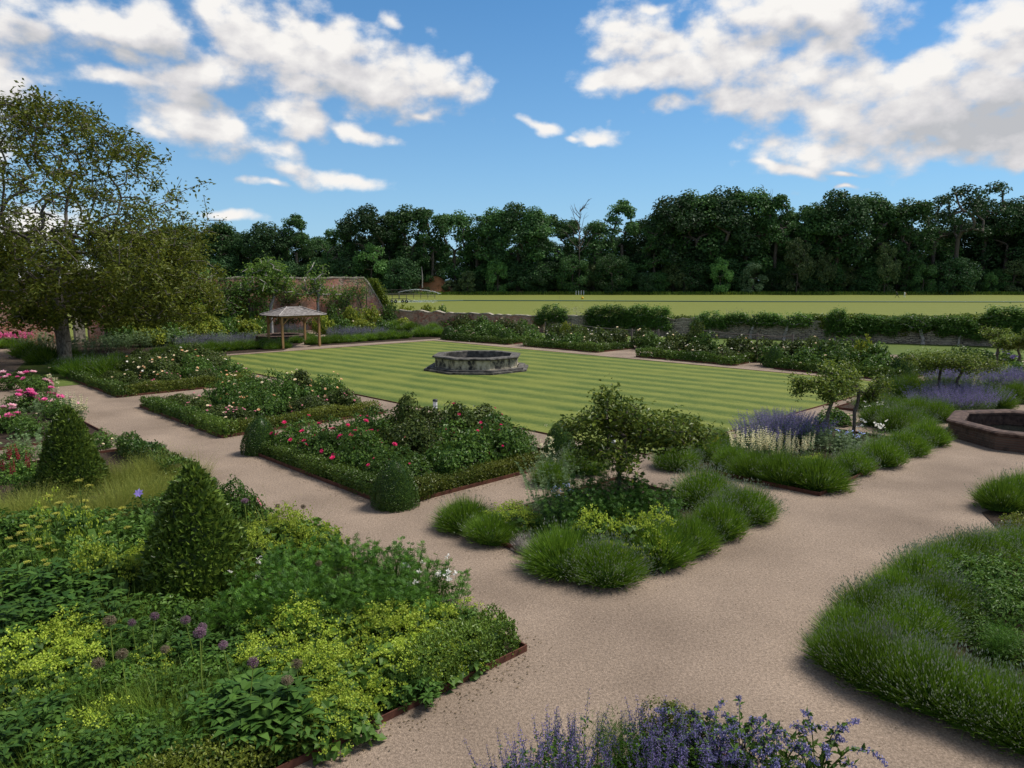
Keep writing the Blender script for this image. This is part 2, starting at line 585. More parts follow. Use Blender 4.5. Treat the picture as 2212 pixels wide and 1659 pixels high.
def stripe_lawn_mat(name, ang, period, dark, light, patch, amp=1.0):
    """mown grass: alternating stripes laid along a fixed ground direction"""
    m, N, L, out = new_mat(name)
    tc = N.new('ShaderNodeTexCoord')
    mp = N.new('ShaderNodeMapping'); mp.vector_type = 'POINT'
    mp.inputs['Rotation'].default_value = (0, 0, -ang)
    L.new(tc.outputs['Object'], mp.inputs['Vector'])
    sp = N.new('ShaderNodeSeparateXYZ'); L.new(mp.outputs[0], sp.inputs[0])
    nz = N.new('ShaderNodeTexNoise'); nz.inputs['Scale'].default_value = 1.6; nz.inputs['Detail'].default_value = 7; nz.inputs['Roughness'].default_value = .7
    ms = N.new('ShaderNodeMapping'); ms.inputs['Scale'].default_value = (.5, 1.3, 1)
    L.new(mp.outputs[0], ms.inputs['Vector']); L.new(ms.outputs[0], nz.inputs['Vector'])

    def mt(op, a, b):
        n = N.new('ShaderNodeMath'); n.operation = op
        for k, v in enumerate((a, b)):
            if isinstance(v, (int, float)):
                n.inputs[k].default_value = v
            else:
                L.new(v, n.inputs[k])
        return n.outputs[0]
    y = mt('ADD', sp.outputs[1], mt('MULTIPLY', nz.outputs[0], .95))
    s = mt('SINE', mt('MULTIPLY', y, 2 * math.pi / period), 0)
    s = mt('ADD', mt('MULTIPLY', s, .5 * amp), .5)
    fine = N.new('ShaderNodeTexNoise'); fine.inputs['Scale'].default_value = 14; fine.inputs['Detail'].default_value = 8; fine.inputs['Roughness'].default_value = .8
    L.new(tc.outputs['Object'], fine.inputs['Vector'])
    s = mt('ADD', s, mt('MULTIPLY', mt('SUBTRACT', fine.outputs[0], .5), 2.6))
    s = mt('ADD', s, mt('MULTIPLY', mt('SUBTRACT', nz.outputs[0], .5), 1.3))
    r = N.new('ShaderNodeValToRGB')
    r.color_ramp.elements[0].position = .08; r.color_ramp.elements[0].color = (*dark, 1)
    r.color_ramp.elements[1].position = .95; r.color_ramp.elements[1].color = (*light, 1)
    L.new(s, r.inputs[0])
    pz = N.new('ShaderNodeTexNoise'); pz.inputs['Scale'].default_value = .22; pz.inputs['Detail'].default_value = 4
    L.new(tc.outputs['Object'], pz.inputs['Vector'])
    pr = N.new('ShaderNodeMapRange'); pr.inputs['From Min'].default_value = .5; pr.inputs['From Max'].default_value = .75
    L.new(pz.outputs[0], pr.inputs['Value'])
    mx = N.new('ShaderNodeMix'); mx.data_type = 'RGBA'; mx.inputs['B'].default_value = (*patch, 1)
    L.new(mt('MULTIPLY', pr.outputs[0], .7), mx.inputs['Factor']); L.new(r.outputs[0], mx.inputs['A'])
    p = princ(N, .8, .1)
    L.new(mx.outputs['Result'], p.inputs['Base Color'])
    b = N.new('ShaderNodeBump'); b.inputs['Strength'].default_value = .6; b.inputs['Distance'].default_value = .03
    L.new(fine.outputs[0], b.inputs['Height']); L.new(b.outputs[0], p.inputs['Normal'])
    L.new(p.outputs[0], out.inputs[0])
    return m


def brick_mat(name, c1, c2, mortar, bw=.23, bh=.075, patch=(.42, .38, .33), patch_amt=.5, msize=.012, dirt=(.06, .055, .05), rubble=False):
    m, N, L, out = new_mat(name)
    tc = N.new('ShaderNodeTexCoord')
    sp = N.new('ShaderNodeSeparateXYZ'); L.new(tc.outputs['Object'], sp.inputs[0])
    ad = N.new('ShaderNodeMath'); ad.operation = 'ADD'
    L.new(sp.outputs[0], ad.inputs[0]); L.new(sp.outputs[1], ad.inputs[1])
    cb = N.new('ShaderNodeCombineXYZ'); L.new(ad.outputs[0], cb.inputs[0]); L.new(sp.outputs[2], cb.inputs[1])
    vec = cb.outputs[0]
    if rubble:
        dn = N.new('ShaderNodeTexNoise'); dn.inputs['Scale'].default_value = 2.2; dn.inputs['Detail'].default_value = 3
        L.new(vec, dn.inputs['Vector'])
        vm = N.new('ShaderNodeVectorMath'); vm.operation = 'MULTIPLY_ADD'
        L.new(dn.outputs['Color'], vm.inputs[0]); vm.inputs[1].default_value = (.5, .42, 0); L.new(vec, vm.inputs[2])
        vec = vm.outputs[0]
    b = N.new('ShaderNodeTexBrick')
    b.inputs['Scale'].default_value = 1
    b.inputs['Brick Width'].default_value = bw; b.inputs['Row Height'].default_value = bh
    b.inputs['Mortar Size'].default_value = msize; b.inputs['Mortar Smooth'].default_value = .4
    b.inputs['Color1'].default_value = (*c1, 1); b.inputs['Color2'].default_value = (*c2, 1); b.inputs['Mortar'].default_value = (*mortar, 1)
    L.new(vec, b.inputs['Vector'])
    n = N.new('ShaderNodeTexNoise'); n.inputs['Scale'].default_value = .9; n.inputs['Detail'].default_value = 8; n.inputs['Roughness'].default_value = .7
    L.new(tc.outputs['Object'], n.inputs['Vector'])
    r = N.new('ShaderNodeMapRange'); r.inputs['From Min'].default_value = .46; r.inputs['From Max'].default_value = .64; r.inputs['To Max'].default_value = patch_amt
    L.new(n.outputs[0], r.inputs['Value'])
    mx = N.new('ShaderNodeMix'); mx.data_type = 'RGBA'; mx.inputs['B'].default_value = (*patch, 1)
    L.new(r.outputs[0], mx.inputs['Factor']); L.new(b.outputs['Color'], mx.inputs['A'])
    n2 = N.new('ShaderNodeTexNoise'); n2.inputs['Scale'].default_value = 3.5; n2.inputs['Detail'].default_value = 8
    L.new(tc.outputs['Object'], n2.inputs['Vector'])
    r2 = N.new('ShaderNodeMapRange'); r2.inputs['From Min'].default_value = .5; r2.inputs['From Max'].default_value = .72; r2.inputs['To Max'].default_value = .75
    L.new(n2.outputs[0], r2.inputs['Value'])
    mx2 = N.new('ShaderNodeMix'); mx2.data_type = 'RGBA'; mx2.inputs['B'].default_value = (*dirt, 1)
    L.new(r2.outputs[0], mx2.inputs['Factor']); L.new(mx.outputs['Result'], mx2.inputs['A'])
    p = princ(N, .9, .15)
    L.new(mx2.outputs['Result'], p.inputs['Base Color'])
    bp = N.new('ShaderNodeBump'); bp.inputs['Strength'].default_value = .7; bp.inputs['Distance'].default_value = .02
    ad2 = N.new('ShaderNodeMath'); ad2.operation = 'SUBTRACT'
    L.new(n2.outputs[0], ad2.inputs[0]); L.new(b.outputs['Fac'], ad2.inputs[1])
    L.new(ad2.outputs[0], bp.inputs['Height']); L.new(bp.outputs[0], p.inputs['Normal'])
    L.new(p.outputs[0], out.inputs[0])
    return m


def stained_stone_mat():
    """pale render running with black algae streaks"""
    m, N, L, out = new_mat('stained_stone')
    tc = N.new('ShaderNodeTexCoord')
    mp = N.new('ShaderNodeMapping'); mp.inputs['Scale'].default_value = (1.9, 1.9, 1.15)
    L.new(tc.outputs['Object'], mp.inputs['Vector'])
    n = N.new('ShaderNodeTexNoise'); n.inputs['Scale'].default_value = 1.3; n.inputs['Detail'].default_value = 9; n.inputs['Roughness'].default_value = .72
    L.new(mp.outputs[0], n.inputs['Vector'])
    r = N.new('ShaderNodeValToRGB')
    cols = [(.30, (.015, .015, .015)), (.43, (.05, .048, .044)), (.5, (.24, .215, .15)), (.58, (.42, .38, .27)), (.72, (.5, .46, .36))]
    r.color_ramp.elements[0].position = cols[0][0]; r.color_ramp.elements[0].color = (*cols[0][1], 1)
    r.color_ramp.elements[1].position = cols[-1][0]; r.color_ramp.elements[1].color = (*cols[-1][1], 1)
    for q, c in cols[1:-1]:
        e = r.color_ramp.elements.new(q); e.color = (*c, 1)
    L.new(n.outputs[0], r.inputs[0])
    p = princ(N, .9, .15)
    L.new(r.outputs[0], p.inputs['Base Color'])
    b = N.new('ShaderNodeBump'); b.inputs['Strength'].default_value = .4; b.inputs['Distance'].default_value = .02
    L.new(n.outputs[0], b.inputs['Height']); L.new(b.outputs[0], p.inputs['Normal'])
    L.new(p.outputs[0], out.inputs[0])
    return m


def plain_mat(name, c, rough=.6, spec=.3, metal=0.0):
    return noise_mat(name, [tuple(x * .8 for x in c), tuple(min(1, x * 1.15) for x in c)], 12, 4, rough, spec, .15, 60)


def water_mat():
    m, N, L, out = new_mat('dark_pool_water')
    p = princ(N, .06, .5)
    p.inputs['Base Color'].default_value = (.008, .010, .009, 1)
    tc = N.new('ShaderNodeTexCoord')
    n = N.new('ShaderNodeTexNoise'); n.inputs['Scale'].default_value = 5; n.inputs['Detail'].default_value = 3
    L.new(tc.outputs['Object'], n.inputs['Vector'])
    b = N.new('ShaderNodeBump'); b.inputs['Strength'].default_value = .08; b.inputs['Distance'].default_value = .01
    L.new(n.outputs[0], b.inputs['Height']); L.new(b.outputs[0], p.inputs['Normal'])
    L.new(p.outputs[0], out.inputs[0])
    return m


def spray_mat():
    m, N, L, out = new_mat('water_spray')
    p = princ(N, .3, .4)
    p.inputs['Base Color'].default_value = (.8, .84, .87, 1)
    t = N.new('ShaderNodeBsdfTransparent')
    ms = N.new('ShaderNodeMixShader'); ms.inputs[0].default_value = .35
    L.new(t.outputs[0], ms.inputs[1]); L.new(p.outputs[0], ms.inputs[2]); L.new(ms.outputs[0], out.inputs[0])
    return m


G_ = {}
def lm(name, *a, **k):
    G_[name] = leaf_mat(name, *a, **k)
lm('lavender_green', (.019, .052, .010), (.080, .152, .026), trans=.2)
lm('lavender_tip', (.13, .18, .09), (.19, .20, .17), trans=.2, gain=None)
lm('lavender_purple', (.135, .11, .25), (.25, .20, .39), trans=.25, gain=None)
lm('misty_purple', (.075, .085, .10), (.17, .15, .23), trans=.25, gain=None)
lm('lavender_dead', (.16, .14, .12), (.25, .23, .22), trans=.1, gain=None)
lm('box_leaf', (.016, .042, .010), (.058, .100, .024), rough=.38, spec=.25, trans=.15)
lm('box_leaf_bronze', (.022, .042, .010), (.078, .098, .024), rough=.42, spec=.22, trans=.2)
lm('topiary_leaf', (.013, .036, .010), (.046, .088, .024), rough=.36, spec=.25, trans=.12)
lm('laurel_leaf', (.016, .036, .010), (.062, .100, .026), rough=.34, spec=.25, trans=.18)
lm('rose_leaf', (.012, .036, .011), (.050, .098, .028), rough=.42, trans=.25)
lm('rose_leaf_dark', (.013, .028, .010), (.046, .068, .024), rough=.42, trans=.2)
lm('lime_flower', (.22, .32, .028), (.38, .46, .06), trans=.3, gain=None)
lm('lime_leaf', (.016, .044, .013), (.050, .098, .027), trans=.25)
lm('yellow_flower', (.30, .31, .04), (.46, .45, .09), trans=.3, gain=None)
lm('feather_leaf', (.014, .046, .010), (.046, .112, .020), trans=.25)
lm('dark_feather_leaf', (.013, .044, .012), (.048, .105, .026), trans=.2)
lm('grey_leaf', (.042, .082, .060), (.095, .145, .115), trans=.2)
lm('grass_airy', (.060, .092, .028), (.150, .175, .070), trans=.35)
lm('grass_green', (.035, .075, .018), (.095, .150, .036), trans=.3)
lm('broad_leaf', (.011, .036, .010), (.036, .080, .021), rough=.6, trans=.2)
lm('herb_leaf', (.016, .046, .012), (.050, .102, .026), trans=.25)
lm('purple_flower', (.11, .085, .22), (.21, .17, .34), trans=.3, gain=None)
lm('blue_flower', (.12, .11, .24), (.21, .195, .36), trans=.3, gain=None)
lm('pale_blue_flower', (.35, .42, .75), (.5, .56, .85), trans=.3, gain=None)
lm('cream_flower', (.58, .54, .30), (.78, .74, .50), trans=.3, gain=None)
lm('white_flower', (.72, .70, .62), (.85, .83, .78), trans=.3, gain=None)
lm('peach_bloom', (.72, .42, .19), (.85, .66, .42), trans=.3, jitter=.12, gain=None)
lm('creamy_bloom', (.80, .68, .45), (.88, .80, .62), trans=.3, jitter=.1, gain=None)
lm('pink_bloom', (.72, .26, .34), (.82, .48, .52), trans=.3, jitter=.12, gain=None)
lm('crimson_bloom', (.48, .014, .085), (.70, .05, .18), trans=.3, jitter=.15, gain=None)
lm('peony_bloom', (.55, .07, .23), (.76, .22, .42), trans=.3, jitter=.15, gain=None)
lm('pale_peony_bloom', (.68, .36, .44), (.8, .58, .60), trans=.3, jitter=.1, gain=None)
lm('red_flower', (.20, .008, .022), (.36, .02, .05), trans=.25, gain=None)
lm('allium_flower', (.14, .075, .11), (.28, .17, .23), trans=.2, gain=None)
lm('allium_seed', (.14, .11, .07), (.24, .19, .12), trans=.2, gain=None)
lm('walnut_leaf', (.022, .036, .008), (.064, .082, .018), rough=.5, trans=.25)
lm('apple_leaf', (.016, .042, .011), (.098, .140, .036), rough=.42, trans=.25)
lm('fan_leaf', (.018, .055, .018), (.068, .135, .045), rough=.45, trans=.25)
lm('cherry_leaf', (.026, .066, .020), (.092, .165, .048), rough=.45, trans=.3)
lm('ivy_leaf', (.018, .045, .012), (.095, .130, .030), rough=.42, trans=.2)
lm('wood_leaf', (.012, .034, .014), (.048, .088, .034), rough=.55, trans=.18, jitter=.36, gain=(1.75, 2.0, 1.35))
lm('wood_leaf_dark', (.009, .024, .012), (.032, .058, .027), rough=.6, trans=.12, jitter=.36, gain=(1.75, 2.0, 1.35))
lm('wood_leaf_light', (.036, .085, .028), (.105, .180, .062), rough=.5, trans=.2, gain=(1.5, 1.75, 1.25))
lm('wood_leaf_grey', (.055, .090, .055), (.140, .180, .120), rough=.6, trans=.15, gain=(1.5, 1.75, 1.25))
lm('wood_leaf_brown', (.028, .046, .022), (.085, .098, .050), rough=.6, trans=.15, gain=(1.5, 1.75, 1.25))
lm('shrub_yellow_leaf', (.036, .070, .014), (.135, .165, .034), trans=.3)
lm('litter_leaf', (.07, .055, .03), (.20, .15, .08), trans=.1, gain=None)
lm('petal_lilac', (.24, .18, .48), (.38, .31, .62), trans=.3, gain=None)
M_bark = noise_mat('bark', [(.035, .028, .02), (.10, .085, .07), (.17, .15, .125)], 9, 8, .9, .1, .6, 14, (3, 3, .8))
M_bark_walnut = noise_mat('walnut_bark', [(.05, .042, .034), (.14, .125, .105), (.24, .22, .19)], 5, 9, .9, .1, .8, 10, (2.5, 2.5, .8))
M_bark_pale = noise_mat('pale_bark', [(.20, .18, .155), (.44, .41, .38)], 8, 6, .85, .1, .4, 14, (2, 2, .7))
M_twig = noise_mat('twig', [(.07, .055, .03), (.16, .12, .06)], 8, 4, .85, .1)
M_stem = leaf_mat('green_stem', (.05, .085, .025), (.11, .15, .05), trans=0)
M_soil = noise_mat('soil', [(.018, .012, .008), (.05, .036, .026)], 9, 9, .95, .1, .8, 30)
M_gravel = gravel_mat()
M_lawn = stripe_lawn_mat('lawn_grass', math.radians(139), 1.55, (.052, .085, .016), (.150, .172, .036), (.155, .172, .034), .72)
M_field = stripe_lawn_mat('field_grass', math.radians(-3), 9.0, (.110, .130, .022), (.136, .152, .031), (.130, .142, .030), .35)
M_meadow = noise_mat('meadow', [(.05, .085, .018), (.11, .14, .035)], 1.5, 9, .9, .1, .6, 20)
M_verge = noise_mat('verge_grass', [(.048, .080, .017), (.100, .135, .030)], 2.5, 9, .85, .1, .6, 24)
M_woodfloor = noise_mat('wood_floor', [(.012, .016, .008), (.03, .034, .016)], .5, 8, .95, .05)
M_sand = noise_mat('sand_bank', [(.16, .075, .035), (.36, .165, .075), (.24, .13, .07)], .7, 8, .95, .05, .6, 3)
M_steel = noise_mat('rusty_steel', [(.055, .022, .015), (.13, .052, .032)], 7, 6, .8, .2)
M_brickwall = brick_mat('old_brick', (.46, .15, .08), (.33, .12, .08), (.42, .36, .30), patch=(.36, .29, .24), patch_amt=.9, dirt=(.09, .072, .06))
M_mixwall = brick_mat('brick_and_stone', (.44, .36, .25), (.34, .12, .075), (.22, .19, .15), .34, .13, patch=(.42, .36, .27), patch_amt=.6, rubble=True)
M_rubble = brick_mat('rubble_stone', (.44, .38, .28), (.24, .20, .15), (.09, .078, .065), .5, .15, patch=(.40, .35, .27), patch_amt=.7, msize=.03, rubble=True)
M_coping = noise_mat('coping_stone', [(.10, .09, .07), (.30, .27, .21), (.40, .37, .30)], 4, 8, .9, .1, .5, 12)
M_pondbrick = brick_mat('pond_brick', (.105, .058, .042), (.07, .042, .034), (.09, .075, .06), patch=(.13, .10, .075), patch_amt=.5, dirt=(.02, .018, .016))
M_pondcap = noise_mat('pond_coping', [(.022, .015, .013), (.065, .040, .031), (.11, .075, .058)], 6, 9, .85, .2, .7, 12)
M_stone = stained_stone_mat()
M_stone_dark = noise_mat('weathered_stone', [(.025, .024, .023), (.085, .08, .072), (.18, .165, .14)], 3.5, 9, .9, .15, .5, 14)
M_water = water_mat()
M_spray = spray_mat()
M_oak = noise_mat('oak_post', [(.20, .115, .045), (.36, .225, .10)], 5, 6, .75, .2, .3, 18, (4, 4, .6))
M_oldwood = noise_mat('grey_timber', [(.08, .07, .06), (.19, .17, .145)], 6, 6, .9, .1, .4, 20, (4, 4, .6))
M_shingle = noise_mat('cedar_shingle', [(.13, .115, .11), (.28, .255, .24), (.37, .345, .33)], 5, 6, .85, .2, .4, 18, (1, 1, 1))
M_white = plain_mat('white_paint', (.75, .75, .73))
M_dark = plain_mat('dark_metal', (.03, .033, .035))
M_rubber = plain_mat('rubber', (.014, .014, .015))
M_teal = plain_mat('green_pipe', (.03, .10, .09))
M_yellow = plain_mat('yellow_paint', (.62, .36, .02))
M_skin = plain_mat('skin', (.55, .34, .25))
M_cloth_dark = plain_mat('dark_cloth', (.02, .022, .026))
M_cloth_white = plain_mat('white_cloth', (.74, .73, .68))
M_tan = plain_mat('tan_leather', (.40, .20, .07))

# ------------------------------------------------------------------ plant builders (each returns an MB in local coordinates)
def clump_points(rng, r, h, n, lumps=14, lump_r=.42, base=.08, flat=1.0, shell=.55):
    """points and outward normals on a cluster of leaf lumps filling a dome"""
    d = rdir(rng, lumps); d[:, 2] = np.abs(d[:, 2])
    q = .35 + .45 * rng.random((lumps, 1)) ** .6
    C = d * q * np.array([r, r, h * .9]) * np.array([1, 1, flat])
    C[:, 2] = np.maximum(C[:, 2], base * h + .15 * h)
    R = lump_r * r * (.65 + .6 * rng.random(lumps))
    k = rng.integers(0, lumps, int(n * 1.6))
    e = rdir(rng, len(k))
    rho = shell + (1 - shell) * rng.random((len(k), 1)) ** .6
    P = C[k] + e * rho * R[k][:, None] * np.array([1, 1, min(1.0, h / r)])
    dist = np.linalg.norm((P[:, None] - C[None]) / R[None, :, None] / np.array([1, 1, min(1.0, h / r)]), axis=2)
    dist[np.arange(len(k)), k] = 9
    ok = (dist.min(1) > .5) & (P[:, 2] > base * h)
    P, e = P[ok][:n], e[ok][:n]
    return P, nrm(e + P * np.array([.5, .5, .3]) / np.array([r, r, h])), C


def leafy(mb, P, N, L, Wd, rng, mat=0, droop=.35, jit=.7, fold=.25, var=None):
    n = len(P)
    Nn = nrm(N + rng.normal(size=(n, 3)) * jit * .6 + np.array([0, 0, .35]))
    T = nrm(np.cross(Nn, rdir(rng, n)))
    D = nrm(T + N * .45 - np.array([0, 0, droop]))
    s = .7 + .6 * rng.random(n)
    leaves(mb, P, D, Nn, L * s, Wd * s, rng, mat, fold, var)


def bush(seed, r, h, n, L, Wd, lumps=14, stems=9, mats=(0, 1), base=.1, lump_r=.42, flat=1.0):
    rng = np.random.default_rng(seed)
    mb = MB()
    P, N, C = clump_points(rng, r, h, n, lumps, lump_r, base, flat)
    leafy(mb, P, N, L, Wd, rng, mats[0])
    for c in C[:stems]:
        b = np.array([c[0] * .12, c[1] * .12, 0])
        m = (b + c) * .5 + rng.normal(size=3) * .05 * r
        tube(mb, [b, m, c], [.016 * r + .006, .012 * r + .004, .004], 4, mats[1], .4)
    return mb, P, N


def stems_dome(mb, rng, r, h, n, wd, mat, tipmat=None, tipfrac=.0, base_r=.3, spread=1.15, tiplen=.045, tipw=.012, lmin=.75):
    """radiating stems like lavender"""
    a = rng.random(n) * 6.283
    th = spread * rng.random(n) ** .62
    D = np.stack([np.sin(th) * np.cos(a), np.sin(th) * np.sin(a), np.cos(th)], 1)
    D = nrm(D + rng.normal(size=(n, 3)) * .07)
    P = D * np.array([r, r, 0]) * base_r + np.array([0, 0, .02]) + rng.normal(size=(n, 3)) * np.array([.06, .06, 0]) * r
    P[:, 2] = np.abs(P[:, 2])
    ext = 1 / np.sqrt((D[:, 0] ** 2 + D[:, 1] ** 2) / ((1 - base_r * .8) * r) ** 2 + D[:, 2] ** 2 / h ** 2)
    Ln = ext * (lmin + (1.08 - lmin) * rng.random(n))
    t = blades(mb, P, D, Ln, wd, rng, mat, droop=.10 * np.sin(th) - .06, belly=(.9, .9))
    if tipmat is not None and tipfrac > 0:
        m = rng.random(n) < tipfrac
        Dm = nrm(D[m] + np.array([0, 0, .35]))
        leaves(mb, t[m] - Dm * tiplen * .3, Dm, rdir(rng, m.sum()), tiplen, tipw, rng, tipmat, .1)
    return t


def lavender(seed, r, h, n, wd=.007, tip=.35, tipl=.045):
    rng = np.random.default_rng(seed)
    mb = MB()
    stems_dome(mb, rng, r, h, n, wd, 0, 1, tip, tiplen=tipl, tipw=tipl * .28)
    # grey-green needle foliage low inside the dome
    k = int(n * .5)
    d = rdir(rng, k); d[:, 2] = np.abs(d[:, 2])
    P = d * np.array([r, r, h]) * (.45 + .3 * rng.random((k, 1)))
    blades(mb, P, nrm(d + np.array([0, 0, .5])), .09, wd * 1.6, rng, 0)
    lathe(mb, [(r * .5, .0), (r * .56, h * .2), (r * .42, h * .42), (.01, h * .52)], 10, 0, .1)
    return mb


def spikes(mb, rng, base, tops, frac, whorls, per, L, Wd, mat, gap=.0, rad=.02):
    """flower whorls on the upper part of each stem"""
    n = len(base)
    for w in range(whorls):
        f = 1 - frac * (1 - w / max(whorls - 1, 1)) - gap
        c = base + (tops - base) * f
        taper = 1.0 - .55 * w / whorls
        for _ in range(per):
            e = rdir(rng, n); e[:, 2] *= .4
            e = nrm(e)
            leaves(mb, c + e * rad * .3 * taper + rng.normal(size=(n, 3)) * .006, nrm(e + np.array([0, 0, .5])), rdir(rng, n), L * taper, Wd * taper, rng, mat, .2)


def catmint(seed, r, h, n, per=4, whorls=7, L=.028, wd=.006, flop=.9, col=None, frac=.45):
    rng = np.random.default_rng(seed)
    fo, fl = MB(), MB()
    a = rng.random(n) * 6.283
    q = np.sqrt(rng.random(n))
    B = np.stack([np.cos(a) * q * r * .8, np.sin(a) * q * r * .8, np.zeros(n)], 1)
    lean = q[:, None] * flop
    D = nrm(np.stack([np.cos(a), np.sin(a), np.zeros(n)], 1) * lean * .55 + np.array([0, 0, 1.0]) + rng.normal(size=(n, 3)) * .12)
    Ln = h * (.72 + .36 * rng.random(n))
    t = B + D * Ln[:, None]
    m = B + D * Ln[:, None] * .5
    prisms(fo, B, t, .004, .002, 3, 0, .5)
    for k in range(16):
        f = .05 + .6 * rng.random(n)[:, None]
        c = B + (t - B) * f
        leafy(fo, c + rng.normal(size=(n, 3)) * .03, rdir(rng, n), .055, .03, rng, 0)
    spikes(fl, rng, B, t, frac, whorls, per, L, L * .75, 0, rad=.03)
    return fo, fl


def foam_plant(seed, r, h, clusters, tiny=.029, per=13, leafn=330, leafL=.12, spread=.030):
    """broad leaves below a froth of very small flowers"""
    rng = np.random.default_rng(seed)
    fo, fl = MB(), MB()
    w = wob(seed, 3.0)
    a = rng.random(leafn) * 6.283; q = np.sqrt(rng.random(leafn))
    P = np.stack([np.cos(a) * q * r, np.sin(a) * q * r, h * .8 * np.sqrt(np.maximum(1 - q ** 2 * .9, .02)) * (.25 + .75 * rng.random(leafn))], 1)
    leafy(fo, P, nrm(P * np.array([.6, .6, 1]) + np.array([0, 0, .2])), leafL, leafL * .95, rng, 0, fold=.12)
    prisms(fo, np.stack([P[:, 0] * .3, P[:, 1] * .3, P[:, 2] * 0], 1)[:120], P[:120], .004, .003, 3, 0, .5)
    a = rng.random(clusters) * 6.283; q = np.sqrt(rng.random(clusters))
    C = np.stack([np.cos(a) * q * r * 1.02, np.sin(a) * q * r * 1.02, np.zeros(clusters)], 1)
    C[:, 2] = h * np.sqrt(np.maximum(1 - q ** 2 * .88, .03)) * (.88 + .2 * w(C * 1.5)) + rng.normal(size=clusters) * .055
    keep = w(C * 1.9 + 5) > -.2
    C = C[keep]
    prisms(fo, C - np.array([0, 0, .18]), C, .0025, .002, 3, 0, .6)
    k = np.repeat(np.arange(len(C)), per)
    Pt = C[k] + rng.normal(size=(len(k), 3)) * np.array([spread, spread, spread * .55])
    leaves(fl, Pt, rdir(rng, len(k)) + np.array([0, 0, .4]), rdir(rng, len(k)) + np.array([0, 0, .8]), tiny, tiny * .9, rng, 0, .15)
    return fo, fl


def feather_clump(seed, r, h, shoots=50, per=13, L=.17, leaflet=.05, mat=0):
    """upright shoots carrying ferny, divided leaves"""
    rng = np.random.default_rng(seed)
    mb = MB()
    a = rng.random(shoots) * 6.283; q = np.sqrt(rng.random(shoots))
    B = np.stack([np.cos(a) * q * r * .85, np.sin(a) * q * r * .85, np.zeros(shoots)], 1)
    D = nrm(np.stack([np.cos(a) * q, np.sin(a) * q, np.full(shoots, 2.4)], 1) + rng.normal(size=(shoots, 3)) * .12)
    H = h * np.sqrt(np.maximum(1 - q ** 2 * .7, .1)) * (.82 + .3 * rng.random(shoots))
    T = B + D * H[:, None]
    prisms(mb, B, T, .006, .003, 3, mat, .5)
    k = np.repeat(np.arange(shoots), per)
    f = .25 + .75 * rng.random(len(k))
    P = B[k] + (T - B)[k] * f[:, None]
    az = rng.random(len(k)) * 6.283
    up = .35 + .9 * f ** 2
    LD = nrm(np.stack([np.cos(az), np.sin(az), up], 1))
    LL = L * (.7 + .5 * rng.random(len(k))) * (1.15 - .45 * f)
    S_ = nrm(np.cross(LD, np.array([[0, 0, 1.0]])))
    v = rng.random(len(k))
    for i in range(5):
        g = .25 + .16 * i
        c = P + LD * (LL * g)[:, None] - np.array([0, 0, 1.0]) * (LL * g * g * .35)[:, None]
        s = leaflet * (1.15 - .16 * i)
        for sg in (-1, 1):
            leaves(mb, c, nrm(S_ * sg + LD * .8), np.cross(S_, LD) + rng.normal(size=P.shape) * .2, s, s * .26, rng, mat, .15, v)
    c = P + LD * LL[:, None] - np.array([0, 0, 1.0]) * (LL * .35)[:, None]
    leaves(mb, P + LD * (LL * .3)[:, None], LD, np.cross(S_, LD), LL * .75, LL * .09, rng, mat, .1, v)
    return mb


def grass_clump(seed, r, h, n, wd=.006, seedn=0, mat=0, smat=0):
    rng = np.random.default_rng(seed)
    mb = MB()
    a = rng.random(n) * 6.283; q = np.sqrt(rng.random(n))
    B = np.stack([np.cos(a) * q * r * .8, np.sin(a) * q * r * .8, np.zeros(n)], 1)
    D = nrm(np.stack([np.cos(a) * q * .5, np.sin(a) * q * .5, np.ones(n)], 1) + rng.normal(size=(n, 3)) * .22)
    t = blades(mb, B, D, h * (.55 + .5 * rng.random(n)), wd, rng, mat, droop=.12 + .2 * rng.random(n))
    if seedn:
        k = rng.integers(0, n, seedn)
        P = t[k] + rng.normal(size=(seedn, 3)) * np.array([.05, .05, .07])
        leaves(mb, P, rdir(rng, seedn) + np.array([0, 0, .6]), rdir(rng, seedn), .03, .006, rng, smat, .1)
    return mb


def broad_clump(seed, r, h, n, L=.17, Wd=.06, mat=0):
    """drooping lance-shaped leaves on leafy stems"""
    rng = np.random.default_rng(seed)
    mb = MB()
    st = max(6, n // 14)
    a = rng.random(st) * 6.283; q = np.sqrt(rng.random(st))
    B = np.stack([np.cos(a) * q * r * .6, np.sin(a) * q * r * .6, np.zeros(st)], 1)
    T = B * 1.3 + np.array([0, 0, 1]) * (h * np.sqrt(np.maximum(1 - .6 * q ** 2, .1)))[:, None]
    prisms(mb, B, T, .008, .004, 4, mat, .5)
    k = rng.integers(0, st, n); f = .2 + .8 * rng.random(n) ** .7
    P = B[k] + (T - B)[k] * f[:, None]
    az = rng.random(n) * 6.283
    D = nrm(np.stack([np.cos(az), np.sin(az), .55 + .3 * rng.random(n)], 1))
    side = nrm(np.cross(D, np.array([[0, 0, 1.0]])))
    blades(mb, P, D, L * (.7 + .6 * rng.random(n)), Wd * (.7 + .6 * rng.random(n)), rng, mat, droop=.5, belly=(.25, 1.0), side=side)
    return mb


def fuzzy(seed, r, h, n, mat=0, L=.07):
    rng = np.random.default_rng(seed)
    mb = MB()
    P = rng.normal(size=(n, 3)) * np.array([r * .42, r * .42, h * .24]) + np.array([0, 0, h * .55])
    P[:, 2] = np.clip(P[:, 2], .03, h * 1.1)
    blades(mb, P, nrm(rdir(rng, n) + np.array([0, 0, .8])), L, .004, rng, mat)
    st = 30
    a = rng.random(st) * 6.283
    B = np.stack([np.cos(a) * r * .2, np.sin(a) * r * .2, np.zeros(st)], 1)
    prisms(mb, B, P[:st], .005, .002, 3, mat, .4)
    return mb


